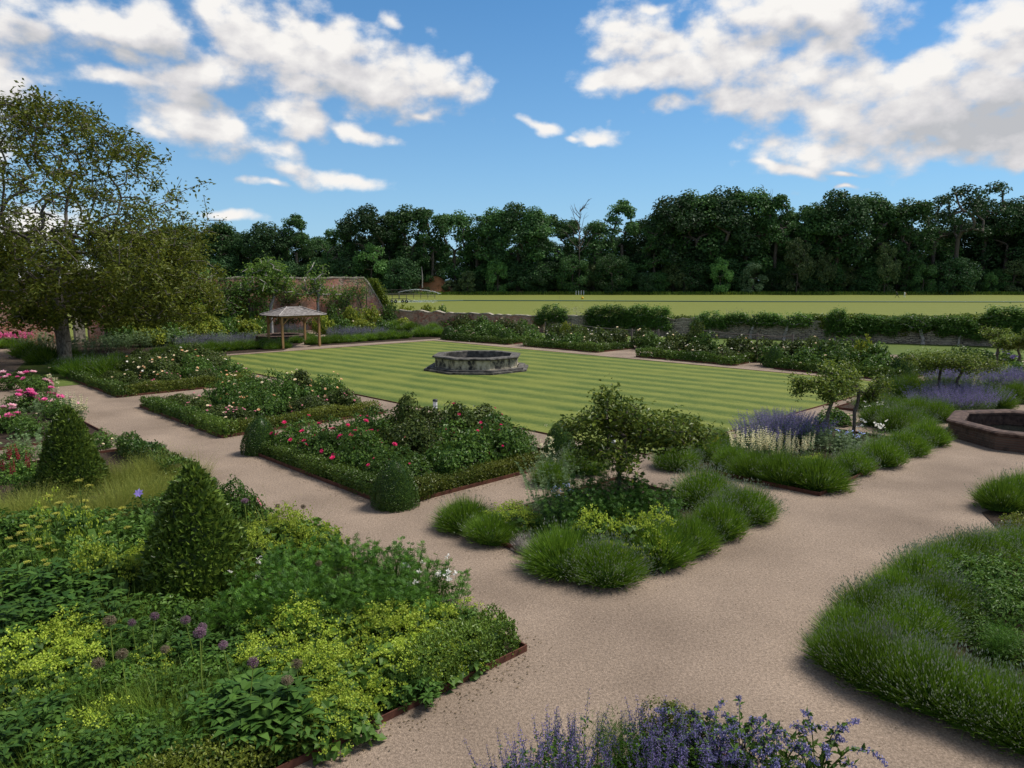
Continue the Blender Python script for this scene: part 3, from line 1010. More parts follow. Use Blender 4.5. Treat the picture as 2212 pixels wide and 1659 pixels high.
def umbel_plant(seed, h, heads=5, r=.045, leafn=14):
    rng = np.random.default_rng(seed)
    fo, fl = MB(), []
    top = np.array([.04 * rng.normal(), .04 * rng.normal(), h * .8])
    tube(fo, [(0, 0, 0), top * .5, top], [.012, .009, .006], 5, 0, .6)
    for i in range(heads):
        a = i * 2.4 + rng.random()
        f = .55 + .45 * i / heads
        b = top * f
        c = b + np.array([math.cos(a) * .16 * (1.2 - f + .3), math.sin(a) * .16 * (1.2 - f + .3), h * .2 * (.7 + .5 * rng.random())])
        tube(fo, [b, (b + c) * .5 + np.array([0, 0, -.01]), c], [.005, .004, .003], 4, 0, .6)
        k = 13
        aa = np.arange(k) * 2.4; q = np.sqrt((np.arange(k) + .5) / k) * r
        U_ = c + np.stack([np.cos(aa) * q, np.sin(aa) * q, .05 - q * q * 4], 1)
        prisms(fo, np.repeat(c[None], k, 0), U_, .0015, .0012, 3, 0, .6)
        kk = np.repeat(np.arange(k), 9)
        Pt = U_[kk] + rng.normal(size=(len(kk), 3)) * np.array([.009, .009, .004])
        hd = MB(); leaves(hd, Pt, rdir(rng, len(kk)), np.tile([0, 0, 1.0], (len(kk), 1)), .014, .012, rng, 0, .1); fl.append(hd)
    f = .08 + .6 * rng.random(leafn)
    az = rng.random(leafn) * 6.283
    D = np.stack([np.cos(az), np.sin(az), np.full(leafn, .45)], 1)
    leaves(fo, top * f[:, None], D, np.tile([0, 0, 1.0], (leafn, 1)), .2, .08, rng, 0, .2)
    return fo, fl


def bloom_mesh(seed, r, mat, petals=18, name='bloom', cup=.7):
    rng = np.random.default_rng(seed)
    mb = MB()
    for ring, (k, tilt, ln) in enumerate(((6, .25, 1.0), (6, .75, .85), (petals - 12, 1.2, .65))):
        a = np.arange(k) * 6.283 / k + ring * .5 + rng.normal(size=k) * .15
        t = tilt * cup + rng.normal(size=k) * .1
        D = np.stack([np.cos(a) * np.cos(t), np.sin(a) * np.cos(t), np.sin(t)], 1)
        N = np.stack([-np.cos(a) * np.sin(t), -np.sin(a) * np.sin(t), np.cos(t)], 1)
        leaves(mb, np.zeros((k, 3)), D, N, r * ln, r * ln * 1.05, rng, 0, -.12, np.clip(.2 + .3 * ring + rng.normal(size=k) * .2, 0, 1))
    return mb.mesh(name, G_[mat])


def cone_topiary(seed, r, h, n, L, Wd, p=2.0, spiky=.35, bulge=.25):
    """clipped cone: leaves over a curved profile round a dense inner body"""
    rng = np.random.default_rng(seed)
    mb = MB()
    w = wob(seed, 2.2 / r)
    f = rng.random(n * 2)
    prof = lambda q: r * np.power(np.maximum(1 - q ** p, 0), .72) * (1 + bulge * .12 * np.sin(q * 9))
    keep = rng.random(n * 2) < (prof(f) / r + .12)
    f = f[keep][:n]; m = len(f)
    a = rng.random(m) * 6.283
    R = prof(f)
    e = np.stack([np.cos(a), np.sin(a), np.zeros(m)], 1)
    P = e * R[:, None] + np.array([0, 0, 1.0]) * (f * h)[:, None]
    N = nrm(e + np.array([0, 0, 1.0]) * (.25 + .9 * f ** 2)[:, None])
    P = P + N * (w(P) * .035 * r + rng.normal(size=m) * .03 * r - .02 * r)[:, None]
    D = nrm(N * spiky + np.cross(N, rdir(rng, m)) * .9 + np.array([0, 0, .45]))
    s = .65 + .7 * rng.random(m)
    leaves(mb, P, D, nrm(N + rng.normal(size=(m, 3)) * .35), L * s, Wd * s, rng, 0, .2)
    q = np.linspace(0, .97, 9)
    lathe(mb, [(float(prof(np.array([x]))[0]) * .84, x * h * .94) for x in q] + [(.005, h * .93)], 18, 0, .05)
    return mb


def hedge_mesh(seed, length, w, h, n, L, Wd, rough=.06):
    """box edging along local X, rounded section, uneven clip"""
    rng = np.random.default_rng(seed)
    mb = MB()
    nz = wob(seed, 2.3); nz2 = wob(seed + 7, 6.0)
    x = (rng.random(n) - .5) * length
    t = rng.random(n)
    side = w * .5
    per = 2 * h + w
    s = t * per
    left = s < h; top = (s >= h) & (s < h + w)
    y = np.where(left, -side, np.where(top, s - h - side, side))
    z = np.where(left, s, np.where(top, h, h - (s - h - w)))
    ny = np.where(left, -1.0, np.where(top, y / side * .5, 1.0)); nzv = np.where(top, 1.0, .25 + .3 * z / h)
    N = nrm(np.stack([rng.normal(size=n) * .2, ny, nzv], 1))
    # ends
    en = rng.random(n) < min(.3, w * h / (length * per) * 1.3)
    sx = np.where(x > 0, 1.0, -1.0)
    x = np.where(en, sx * length * .5, x)
    y = np.where(en, (rng.random(n) - .5) * w, y); z = np.where(en, rng.random(n) * h, z)
    N = np.where(en[:, None], nrm(np.stack([sx, N[:, 1] * .2, .3 + 0 * x], 1)), N)
    P = np.stack([x, y, z], 1)
    P = P + N * ((nz(P) * rough + nz2(P) * rough * .6) * h / .45 + rng.normal(size=n) * .035 - .005)[:, None]
    P[:, 2] = np.maximum(P[:, 2] * (1 + .09 * wob(seed + 3, 1.1)(P * np.array([1, 0, 0]))), .02)
    D = nrm(N * .55 + rdir(rng, n) + np.array([0, 0, .4]))
    sz = .65 + .7 * rng.random(n)
    v = np.clip(.5 + .32 * wob(seed + 5, .9)(P) + rng.normal(size=n) * .25, 0, 1)
    leaves(mb, P, D, nrm(N + rng.normal(size=(n, 3)) * .4), L * sz, Wd * sz, rng, 0, .2, v)
    box(mb, (0, 0, h * .28), (length - .3, w * .5, h * .5), var=.05)
    return mb


def grow(rng, trunk, targets, step=.5, wander=.12, up=.25, bias=None):
    """skeleton reaching every target from the nearest limb already grown"""
    nodes = [np.asarray(p, float) for p in trunk]
    par = [-1] + list(range(len(trunk) - 1))
    arr = np.zeros((len(targets) * 14 + len(trunk) + 10, 3)); n = len(nodes)
    arr[:n] = nodes
    first = max(0, len(trunk) - 3)
    ends = []
    root = np.asarray(trunk[-1], float)
    order = np.argsort(np.linalg.norm((targets - root) * np.array([1, 1, .8]), axis=1))
    for i in order:
        t = targets[i]
        d = np.linalg.norm(arr[first:n] - t, axis=1)
        j = int(np.argmin(d)) + first
        if d[j - first] < step * .25:
            ends.append(j)
            continue
        p0 = arr[j]
        pd = nrm((p0 - arr[par[j]])[None])[0] if par[j] >= 0 else np.array([0, 0, 1.0])
        L = np.linalg.norm(t - p0)
        c = p0 + (pd * .55 + np.array([0, 0, up])) * L * .5
        k = int(np.clip(L / step, 1, 10))
        prev = j
        for q in range(1, k + 1):
            f = q / k
            P = (1 - f) ** 2 * p0 + 2 * f * (1 - f) * c + f * f * t
            if q < k:
                P = P + rng.normal(size=3) * wander * step
            if n >= len(arr):
                break
            arr[n] = P; par.append(prev); prev = n; n += 1
        ends.append(prev)
    return arr[:n].copy(), np.array(par), np.array(ends)


def limb_mesh(mb, A, par, ends, r_trunk, r_tip=.012, power=.5, mat=0, nt=0, base_flare=1.35, kthick=8):
    n = len(A)
    cnt = np.zeros(n); np.add.at(cnt, ends, 1)
    for i in range(n - 1, 0, -1):
        cnt[par[i]] += cnt[i]
    R = r_tip + (r_trunk - r_tip) * np.power(np.maximum(cnt, .5) / max(cnt[0], 1), power)
    R[:1] *= base_flare
    i = np.arange(1, n); p = par[1:]
    r0 = np.minimum(R[p], R[i] * 1.35); r0[p == 0] = R[0]
    thick = R[i] > r_trunk * .3
    prisms(mb, A[p[thick]], A[i[thick]], r0[thick], R[i[thick]], kthick, mat, .5)
    prisms(mb, A[p[~thick]], A[i[~thick]], r0[~thick], R[i[~thick]], 4, mat, .5)
    return R


def twig_leaves(mb, rng, A, par, ends, per, L, Wd, mat=0, spread=.3, droop=.4, down=0.0):
    e = np.repeat(ends, per) if np.isscalar(per) else np.repeat(ends, per)
    f = rng.random(len(e))[:, None]
    p = np.maximum(par[e], 0)
    P = A[e] * f + A[p] * (1 - f) + rng.normal(size=(len(e), 3)) * spread
    P[:, 2] -= np.abs(rng.normal(size=len(e))) * down
    leafy(mb, P, nrm(rng.normal(size=P.shape) * .5 + np.array([0, 0, .8])), L, Wd, rng, mat, droop, .9)
    return P

# ------------------------------------------------------------------ ground, paths, lawn, beds
def sheet(name, pts, z, mat, sub=0):
    mb = MB()
    pts = [np.array([p[0], p[1], 0.0]) for p in pts]
    c = sum(pts) / len(pts)
    v = [c] + pts
    n = len(pts)
    mb.add(np.array(v) + np.array([0, 0, z]), [[0, 1 + i, 1 + (i + 1) % n] for i in range(n)])
    return struct(obj(name, mb.mesh(name, mat)))


def ccw(pts):
    a = sum(p[0] * q[1] - q[0] * p[1] for p, q in zip(pts, pts[1:] + pts[:1]))
    return pts if a > 0 else pts[::-1]


sheet('terrain', [(-3000, -200), (3000, -200), (3000, 4000), (-3000, 4000)], -.03, M_woodfloor)
sheet('field', [(-400, 40), (-36, 58.6), (-14.4, 79.8), (13.7, 65.8), (34.1, 56.8), (62, 44), (400, 20), (600, 263), (-300, 263)], -.012, M_field)
sheet('gravel_path', ccw([(-50, -12), (62, -12), (62, 44), (34, 56.6), (13.6, 65.6), (-14.5, 79.6), (-36, 58.6), (-62, 34)]), 0.0, M_gravel)
sheet('grass_verge', ccw([(3, 70.4), (13.6, 65.4), (34, 56.4), (60, 44.8), (58, 36), (33, 45.5), (15.5, 54.5), (1, 63)]), .006, M_verge)
LN = np.array([3.9, 20.4, 0])
lawn_pts = [LN, LN + V * 20.8, LN + V * 20.2 + U * 36.0, LN + U * 35.8]
sheet('lawn', lawn_pts, .03, M_lawn)


def edging(name, pts, label, closed=True, h=.09):
    mb = MB()
    n = len(pts)
    for i in range(n if closed else n - 1):
        a, b = np.array(pts[i], float), np.array(pts[(i + 1) % n], float)
        d = b - a; L = np.linalg.norm(d[:2]); c = (a + b) / 2
        box(mb, (c[0], c[1], h * .5 - .01), (L - .002, .016, h + .02), rotz(math.atan2(d[1], d[0])))
    c0 = np.mean(np.array(pts), 0)
    o = obj(name, mb.mesh(name, M_steel))
    return tag(o, label, 'garden edging', 'rusty steel edgings of beds and lawn')


edging('lawn_edging', lawn_pts, 'low rusty steel edging running round the striped lawn', h=.05)


def quad_bed(Sc, uL, vL):
    return [Sc, Sc + V * vL, Sc + V * vL + U * uL, Sc + U * uL]


def P3(x, y):
    return np.array([x, y, 0.0])


BC = P3(-2.65, 15.5); BB = P3(-9.3, 22.7); BA = P3(-17.0, 30.8); BD = P3(1.6, 11.35); BE = P3(7.2, 16.4)
BF = P3(.2, 9.25); BG = P3(4.3, 9.1); BR = P3(15.0, 25.7); BN = P3(1.75, 7.45)
beds = dict(
    C=(quad_bed(BC, 7.3, 6.3), 'steel edging of the bed of crimson roses'),
    B=(quad_bed(BB, 8.0, 6.3), 'steel edging of the peach rose bed with the leafy climber pillar'),
    A=(quad_bed(BA, 8.6, 6.3), 'steel edging of the cream rose bed nearest the walnut tree'),
    D=(quad_bed(BD, 3.9, 5.2), 'steel edging of the lavender bed with a single apple tree'),
    E=(quad_bed(BE, 4.3, 7.8), 'steel edging of the lavender bed with two slim trees and cream spikes'),
    F=(ccw([BF, BF + U * 16.6, BF + U * 16.6 - V * 14, BF - V * 14]), 'steel edging of the big mixed bed with the two leafy cones'),
    P=(ccw([BF + U * 19.2, BF + U * 27.5, BF + U * 27.5 - V * 8, BF + U * 19.2 - V * 8]), 'steel edging of the pink peony bed'),
    G=(ccw([BG + V * .5, BG + V * 5.2, BG + V * 5.2 - U * 5, BG - U * 5, BG - U * .5]), 'steel edging of the lavender bed in the lower right corner'),
    R=(quad_bed(BR, 3.3, 11), 'steel edging of the catmint bed behind the brick pond'),
    N=(ccw([BN, BN - U * 4, BN - U * 4 - V * 4, BN - V * 4]), 'steel edging of the blue-flowered bed at the bottom of the photo'),
)
for k, (pts, lab) in beds.items():
    sheet('soil', ccw([tuple(p) for p in pts]), .02, M_soil)
    edging('steel_edging', pts, lab)
far_px = dict(H=((965, 735), (1098, 745)), I=((1131, 748), (1291, 762)), J=((1374, 771), (1585, 790)), K=((1672, 797), (1935, 824)))
far_beds = {}
far_lab = dict(H='steel edging of the far rose bed beside the lawn tip by the lavender', I='steel edging of the far rose bed behind the stone fountain',
               J='steel edging of the white rose bed beside the right-hand cone', K='steel edging of the far bed between the two far cones')
for k, (a, b) in far_px.items():
    Wp, Sp = at(*a), at(*b)
    u = (Wp - Sp); L = np.linalg.norm(u); u = u / L
    v = np.array([-u[1], u[0], 0]); v = -v if v[1] < 0 else v
    far_beds[k] = (Sp, u, v, L)
    pts = [Sp, Sp + v * 4.6, Sp + v * 4.6 + u * L, Wp]
    sheet('soil', ccw([tuple(p) for p in pts]), .02, M_soil)
    edging('steel_edging', pts, far_lab[k])
# soil of the wide borders along the wall sides
sheet('soil', ccw([tuple(at(330, 776)[:2]), tuple(at(612, 757)[:2]), (-17.2, 62), (-20, 71), (-35.5, 57.5), (-30, 47)]), .012, M_soil)
sheet('soil', ccw([tuple(at(662, 749)[:2]), tuple(at(890, 735)[:2]), (-3, 66), (-14, 77.5), (-19, 72.4), (-15.5, 61.5)]), .012, M_soil)
sheet('soil', ccw([(-19, 37), (-22, 47), (-26, 49), (-31, 46), (-26, 37), (-22.5, 33)]), .014, M_meadow)

# ------------------------------------------------------------------ walls
def stone_wall(name, a, b, h0, h1, thick, mat, capmat, label, cat, cap=.10, seg=.45, jag=.05, end=None, seed=1):
    rng = np.random.default_rng(seed)
    a, b = np.array([*a, 0.0]), np.array([*b, 0.0])
    L = np.linalg.norm(b - a); n = int(L / seg)
    t = thing(name, label, cat, (*((a + b) / 2)[:2], 0), math.atan2(b[1] - a[1], b[0] - a[0]))
    xs = np.linspace(-L / 2, L / 2, n + 1)
    f = (xs + L / 2) / L
    hs = h0 + (h1 - h0) * f + rng.normal(size=n + 1) * jag
    if end is not None:
        s0, hend = end
        m = xs > L / 2 - s0
        q = (xs[m] - (L / 2 - s0)) / s0
        hs[m] = hs[m] * (1 - q) + hend * q
    mb = MB(); cb = MB()
    v = []
    for x, h in zip(xs, hs):
        v += [[x, -thick / 2, -.3], [x, -thick / 2, h], [x, thick / 2, h], [x, thick / 2, -.3]]
    q = []
    for i in range(n):
        for j in range(3):
            q.append([i * 4 + j, i * 4 + j + 1, i * 4 + 5 + j, i * 4 + 4 + j])
    q += [[0, 3, 2, 1], [n * 4, n * 4 + 1, n * 4 + 2, n * 4 + 3]]
    mb.add(v, q)
    obj('masonry', mb.mesh('masonry', mat), t)
    for i in range(n):
        x = (xs[i] + xs[i + 1]) / 2; h = (hs[i] + hs[i + 1]) / 2
        sl_ = math.atan2(hs[i + 1] - hs[i], xs[i + 1] - xs[i])
        R = np.array([[math.cos(sl_), 0, -math.sin(sl_)], [0, 1, 0], [math.sin(sl_), 0, math.cos(sl_)]])
        box(cb, (x, rng.normal() * .015, h + cap * .45), ((xs[i + 1] - xs[i]) / math.cos(sl_) - .015, thick + .1 + rng.normal() * .03, cap * (1 + rng.normal() * .12)), R, var=rng.random())
    obj('coping', cb.mesh('coping', capmat), t)
    return t


WA, WB = (-35.0, 59.8), (-14.3, 80.2)
stone_wall('brick_wall', WA, WB, 5.15, 5.25, .55, M_brickwall, M_coping, 'tall old red brick wall with stone coping and a sloping end', 'wall', .14, .5, .03, (2.3, 1.9), 3)
stone_wall('brick_wall', (-62, 33.5), (-36.2, 58.6), 4.6, 5.0, .55, M_brickwall, M_coping, 'red brick wall mostly hidden behind the walnut tree', 'wall', .14, .6, .03, None, 4)
LW0, LW1 = np.array([-13.6, 79.6]), np.array([62.0, 44.2])
stone_wall('stone_wall', (-13.9, 79.4), (3.2, 71.35), 1.75, 1.5, .5, M_mixwall, M_coping, 'low wall of brick and stone between roses and the field', 'wall', .12, .5, .07, None, 5)
stone_wall('stone_wall', (3.6, 71.15), (62, 44.2), 1.5, 1.75, .5, M_rubble, M_coping, 'long low rubble stone wall behind the fan-trained trees', 'wall', .12, .5, .06, None, 6)
t = thing('stone_pier', 'pale stone gate pier in the brick wall beside the walnut trunk', 'gate pier', (-35.4, 59.2, 0), math.radians(44))
mb = MB(); box(mb, (0, 0, 1.75), (.7, .8, 3.5)); obj('shaft', mb.mesh('shaft', M_coping), t)
mb = MB(); box(mb, (0, 0, 3.6), (.95, 1.0, .2)); box(mb, (0, 0, 3.78), (.6, .65, .16)); obj('cap', mb.mesh('cap', M_coping), t)

# ------------------------------------------------------------------ fountain basin
fc = at(1031, 786)
fc = np.array([-1.98, 41.0, 0])
t = thing('fountain_basin', 'octagonal stone fountain basin stained black, standing on the striped lawn', 'fountain', fc, math.radians(-4))
oct_r = math.pi / 8
def octa(prof, mat, part, parent, k=8, rot=None):
    m = MB(); lathe(m, prof, k, rot=oct_r if rot is None else rot, smooth=False)
    return obj(part, m.mesh(part, mat), parent)
cr = 1 / math.cos(math.pi / 8)
octa([(0.01, .02), (2.86 * cr, .02), (2.86 * cr, .13), (2.68 * cr, .135), (2.68 * cr, .23), (2.35 * cr, .235)], M_stone_dark, 'plinth', t)
octa([(2.30 * cr, .23), (2.26 * cr, .28), (2.26 * cr, .70), (2.32 * cr, .735)], M_stone, 'basin_wall', t)
octa([(2.29 * cr, .72), (2.38 * cr, .74), (2.42 * cr, .79), (2.39 * cr, .85), (1.92 * cr, .86), (1.90 * cr, .83), (1.90 * cr, .25)], M_stone_dark, 'rim', t)
m = MB(); lathe(m, [(.01, .40), (1.89 * cr, .40)], 8, rot=oct_r); obj('water', m.mesh('water', M_water), t)
rng = np.random.default_rng(8)
m = MB()
for i in range(9):
    x, y = rng.uniform(-.4, 1.4), rng.uniform(.6, 1.6)
    lathe(m, [(.01, .412), (.09, .414), (.10, .406)], 7, c=(x, y, 0))
tag(obj('lily_pads', m.mesh('lily_pads', G_['white_flower']), None, fc), 'small white water lilies floating in the fountain basin', 'water lilies', None, 'stuff')

# ------------------------------------------------------------------ brick ponds
def pond(loc, r, h, label, rot):
    t = thing('brick_pond', label, 'pond', loc, rot)
    octa([(r * cr, 0), (r * cr, h - .12)], M_pondbrick, 'pond_wall', t)
    octa([(r * cr - .02, h - .12), (r * cr + .05, h - .10), (r * cr + .07, h - .03), (r * cr + .02, h + .01), ((r - .36) * cr, h + .01), ((r - .42) * cr, h - .03), ((r - .42) * cr, h - .10), ((r - .38) * cr, h - .12), ((r - .38) * cr, .05)], M_pondcap, 'coping', t)
    m = MB(); lathe(m, [(.01, .1), ((r - .37) * cr, .1)], 8, rot=oct_r); obj('water', m.mesh('water', M_water), t)
    return t


pond((16.6, 22.4, 0), 2.35, .55, 'dark brick octagonal pond at the right edge on the gravel', math.radians(8))
pond((-19.4, 60.6, 0), 1.95, .52, 'dark brick octagonal pond beside the timber gazebo', math.radians(20))

# ------------------------------------------------------------------ gazebo
gz = np.array([-16.6, 55.1, 0])
gl = thing('garden_gazebo', 'open timber gazebo with grey shingled hipped roof and four posts', 'gazebo', gz, math.atan2(V[1], V[0]))
GX, GY, EH = 1.5, 1.12, 2.34
for sx in (-1, 1):
    for sy in (-1, 1):
        m = MB(); box(m, (0, 0, EH / 2 + .02), (.15, .15, EH))
        p = obj('post', m.mesh('post', M_oak), gl, (sx * GX, sy * GY, 0))
        m = MB()
        for ax in (0, 1):
            d = np.zeros(3); d[ax] = -(sx if ax == 0 else sy)
            prisms(m, np.array([[0, 0, EH - .62]]) + d * .05, np.array([[0, 0, EH - .06]]) + d * .58, .045, .045, 4, smooth=False)
        obj('brace', m.mesh('brace', M_oak), p)
m = MB()
for sy in (-1, 1):
    box(m, (0, sy * GY, EH + .0), (2 * GX + .16, .10, .16))
for sx in (-1, 1):
    box(m, (sx * GX, 0, EH + .0), (.10, 2 * GY - .12, .155))
obj('ring_beam', m.mesh('ring_beam', M_oak), gl)
m = MB()
RX, RY, RH = 1.95, 1.55, .58
ridge = .5
nc = 9
rng = np.random.default_rng(4)
for c in range(nc):
    f0, f1 = c / nc, (c + 1) / nc + .015
    for (side) in range(4):
        x0 = RX + (ridge - RX) * f0; x1 = RX + (ridge - RX) * f1
        y0 = RY * (1 - f0); y1 = RY * max(0.0, 1 - f1)
        z0 = EH + .08 + RH * f0; z1 = EH + .08 + RH * f1 - .012
        if side == 0: A, B, C_, D_ = (-x0, -y0, z0), (x0, -y0, z0), (x1, -y1, z1), (-x1, -y1, z1)
        elif side == 1: A, B, C_, D_ = (x0, -y0, z0), (x0, y0, z0), (x1, y1, z1), (x1, -y1, z1)
        elif side == 2: A, B, C_, D_ = (x0, y0, z0), (-x0, y0, z0), (-x1, y1, z1), (x1, y1, z1)
        else: A, B, C_, D_ = (-x0, y0, z0), (-x0, -y0, z0), (-x1, -y1, z1), (-x1, y1, z1)
        A, B, C_, D_ = map(np.array, (A, B, C_, D_))
        k = max(3, int(np.linalg.norm(B - A) / .28))
        nrm_ = nrm(np.cross(B - A, D_ - A)[None])[0]
        for j in range(k):
            s0, s1 = j / k, (j + 1) / k
            lift = nrm_ * (.028 + .01 * rng.random()); thin = nrm_ * .006
            a, b = A + (B - A) * s0, A + (B - A) * s1 - (B - A) / np.linalg.norm(B - A) * .012
            d, cc = D_ + (C_ - D_) * s0, D_ + (C_ - D_) * s1
            v = [a + lift, b + lift, cc + thin, d + thin, a - nrm_ * .01, b - nrm_ * .01]
            m.add(v, [[0, 1, 2, 3], [4, 5, 1, 0]], rng.random())
obj('roof', m.mesh('roof', M_shingle), gl)
m = MB()
box(m, (0, 0, EH + .10 + RH), (2 * ridge + .2, .16, .07))
for sx in (-1, 1):
    for sy in (-1, 1):
        prisms(m, np.array([[sx * RX, sy * RY, EH + .12]]), np.array([[sx * ridge, 0, EH + .12 + RH]]), .05, .05, 5)
obj('ridge_cap', m.mesh('ridge_cap', M_shingle), gl)

# ------------------------------------------------------------------ bollard lamps
def bollard(loc, label):
    t = thing('bollard_lamp', label, 'bollard light', loc, 0, 'bollard lamps beside the lawn')
    m = MB(); lathe(m, [(.085, 0), (.085, .42), (.07, .43)], 14); obj('post', m.mesh('post', M_dark), t)
    m = MB(); lathe(m, [(.075, .42), (.078, .66)], 14); obj('diffuser', m.mesh('diffuser', M_white), t)
    m = MB(); lathe(m, [(.092, .66), (.092, .72), (.06, .745), (.01, .75)], 14); obj('lid', m.mesh('lid', M_dark), t)


b1 = at(1324, 945, .56); b2 = at(940, 873, .56)
bollard((b1[0], b1[1], 0), 'white bollard lamp glimpsed behind the near apple tree')
bollard((b2[0], b2[1], 0), 'white bollard lamp peeping over the crimson rose bushes')

# ------------------------------------------------------------------ weathered rose trellis
def trellis_post(px, py, h, label):
    p = at(px, py)
    m = MB(); tube(m, [(0, 0, 0), (.02, 0, h * .5), (0, .01, h)], [.085, .08, .075], 7)
    tag(obj('timber_post', m.mesh('timber_post', M_oldwood), None, p), label, 'post', 'weathered posts of the rose trellis')
    return p, h


posts = [trellis_post(*a) for a in [
    (1421, 747, 1.3, 'grey timber post beside the gravel gap behind the fountain'), (1364, 742, 1.2, 'grey timber post carrying the sagging rail above white roses'),
    (1225, 723, 1.15, 'grey timber post among the dark roses by the brick-topped wall'), (1178, 719, 1.05, 'short grey post in the roses under the bushy wall tree'),
    (1634, 758, 1.3, 'grey post under the white-limbed fan tree, nearer the lawn'), (1710, 765, 1.4, 'grey timber post just behind the far lawn-side cone'),
    (1503, 739, 1.15, 'grey timber post between bare stone wall and grass verge'), (1840, 766, 1.1, 'low grey post in front of the pale-branched fan tree'),
    (1014, 709, 1.2, 'thin grey post with a pale top among left wall roses')]]
def rail(i, j, label, hz=.88):
    (a, h0), (b, h1) = posts[i], posts[j]
    m = MB()
    c = (a + b) / 2
    tube(m, [a - c + np.array([0, 0, h0 * hz]), np.array([0, 0, (h0 + h1) / 2 * hz - .07]), b - c + np.array([0, 0, h1 * hz])], .035, 6)
    tag(obj('timber_rail', m.mesh('timber_rail', M_oldwood), None, c), label, 'rail', 'weathered rails of the rose trellis')


rail(0, 1, 'grey rail joining the two posts by the gravel gap'); rail(1, 2, 'long sagging grey rail over the white and dark roses')
rail(4, 5, 'grey rail under the white-limbed fan tree'); rail(6, 4, 'grey rail running across the grass verge below the stone wall')
rngP = np.random.default_rng(77)
# ------------------------------------------------------------------ plants of the garden
def link_parts(t, parts):
    """parts: (name, mesh) pairs hung under a thing"""
    return [obj(n, me, t) for n, me in parts]


def copy_thing(src, name, label, cat, loc, rz, group, scale=1.0):
    r = src.copy(); COL.objects.link(r); r.name = name
    r.location = tuple(float(c) for c in loc); r.rotation_euler = (0, 0, rz)
    r.scale = (scale, scale, scale) if isinstance(scale, (int, float)) else scale
    tag(r, label, cat, group)
    for ch in src.children:
        c = ch.copy(); COL.objects.link(c); c.parent = r
    return r


class Kind:
    """one kind of plant with a few shapes; place() puts single plants, each an object of its own"""
    def __init__(s, name, cat, group, variants):
        s.name, s.cat, s.group, s.v = name, cat, group, variants      # variant: mesh, or list of (part, mesh)
        s.i = 0
        s.made = {}

    def place(s, loc, label, scale=1.0, rz=None, var=None, group=None, name=None):
        k = s.i % len(s.v) if var is None else var
        s.i += 1
        rz = (s.i * 2.399) % 6.283 if rz is None else rz
        v = s.v[k]
        loc = (loc[0], loc[1], loc[2] if len(loc) > 2 else 0)
        if isinstance(scale, (int, float)):       # no two plants grow alike
            scale = (scale * rngP.uniform(.98, 1.18), scale * rngP.uniform(.98, 1.18), scale * rngP.uniform(.9, 1.1))
        g = group or s.group
        if isinstance(v, list):
            if k in s.made:
                t = copy_thing(s.made[k], name or s.name, label, s.cat, loc, rz, g, scale)
            else:
                t = thing(name or s.name, label, s.cat, loc, rz, g, scale)
                link_parts(t, v)
            if k not in s.made:
                s.made[k] = t
            return t
        o = obj(name or s.name, v, None, loc, rz, scale)
        o.rotation_euler = (rngP.normal() * .05, rngP.normal() * .05, rz)
        return tag(o, label, s.cat, g)


gm = lambda n: G_[n]

# ---- lavender
LAV = Kind('lavender', 'lavender', 'lavender clumps edging the beds',
           [lavender(11 + i, .62, .66, 2600, .0075, (.08, .32, .18, .5)[i], .045).mesh('lavender', [gm('lavender_green'), gm('lavender_tip')]) for i in range(4)])
LAVF = Kind('lavender', 'lavender', 'lavender clumps along the far path',
            [lavender(21 + i, .85, .72, 1100, .02, .2, .06).mesh('lavender', [gm('lavender_green'), gm('lavender_tip')]) for i in range(3)])
W_ = lambda x, y: at(x, y)
lavD = [(1004, 1140, 1.1, 0, 'leftmost green lavender clump of the single apple tree bed'), (1062, 1168, .98, 0, 'second lavender from the left in the apple tree bed'),
        (1216, 1228, 1.3, 0, 'big bright green lavender left of the near tip of the apple tree bed'), (1312, 1250, 1.12, 3, 'grey-tipped lavender at the nearest corner of the apple tree bed'),
        (1425, 1214, 1.22, 0, 'tall green lavender right of the near corner of the apple tree bed'), (1490, 1186, 1.08, 0, 'green lavender midway along the right side of the apple tree bed'),
        (1553, 1155, 1.12, 2, 'lavender next to the right corner of the apple tree bed'), (1617, 1118, 1.14, 1, 'lavender with purple tips at the right corner of the apple tree bed'),
        (1522, 1085, 1.38, 3, 'large domed lavender with pale heads behind the apple tree trunk, to the right'), (1585, 1120, 1.0, 1, 'lavender tucked between the pale dome and the right corner clump'),
        (1260, 1020, 1.15, 3, 'pale-headed lavender at the back of the apple tree bed, left of trunk'), (1190, 1045, .95, 1, 'small lavender behind the yellow froth of the apple tree bed'),
        (1460, 1010, 1.1, 3, 'pale-headed lavender behind the crown of the near apple tree'), (1360, 1195, .85, 0, 'low lavender behind the yellow froth right of the near corner')]
for x, y, s, v, l in lavD:
    LAV.place(W_(x, y), l, s, var=v)
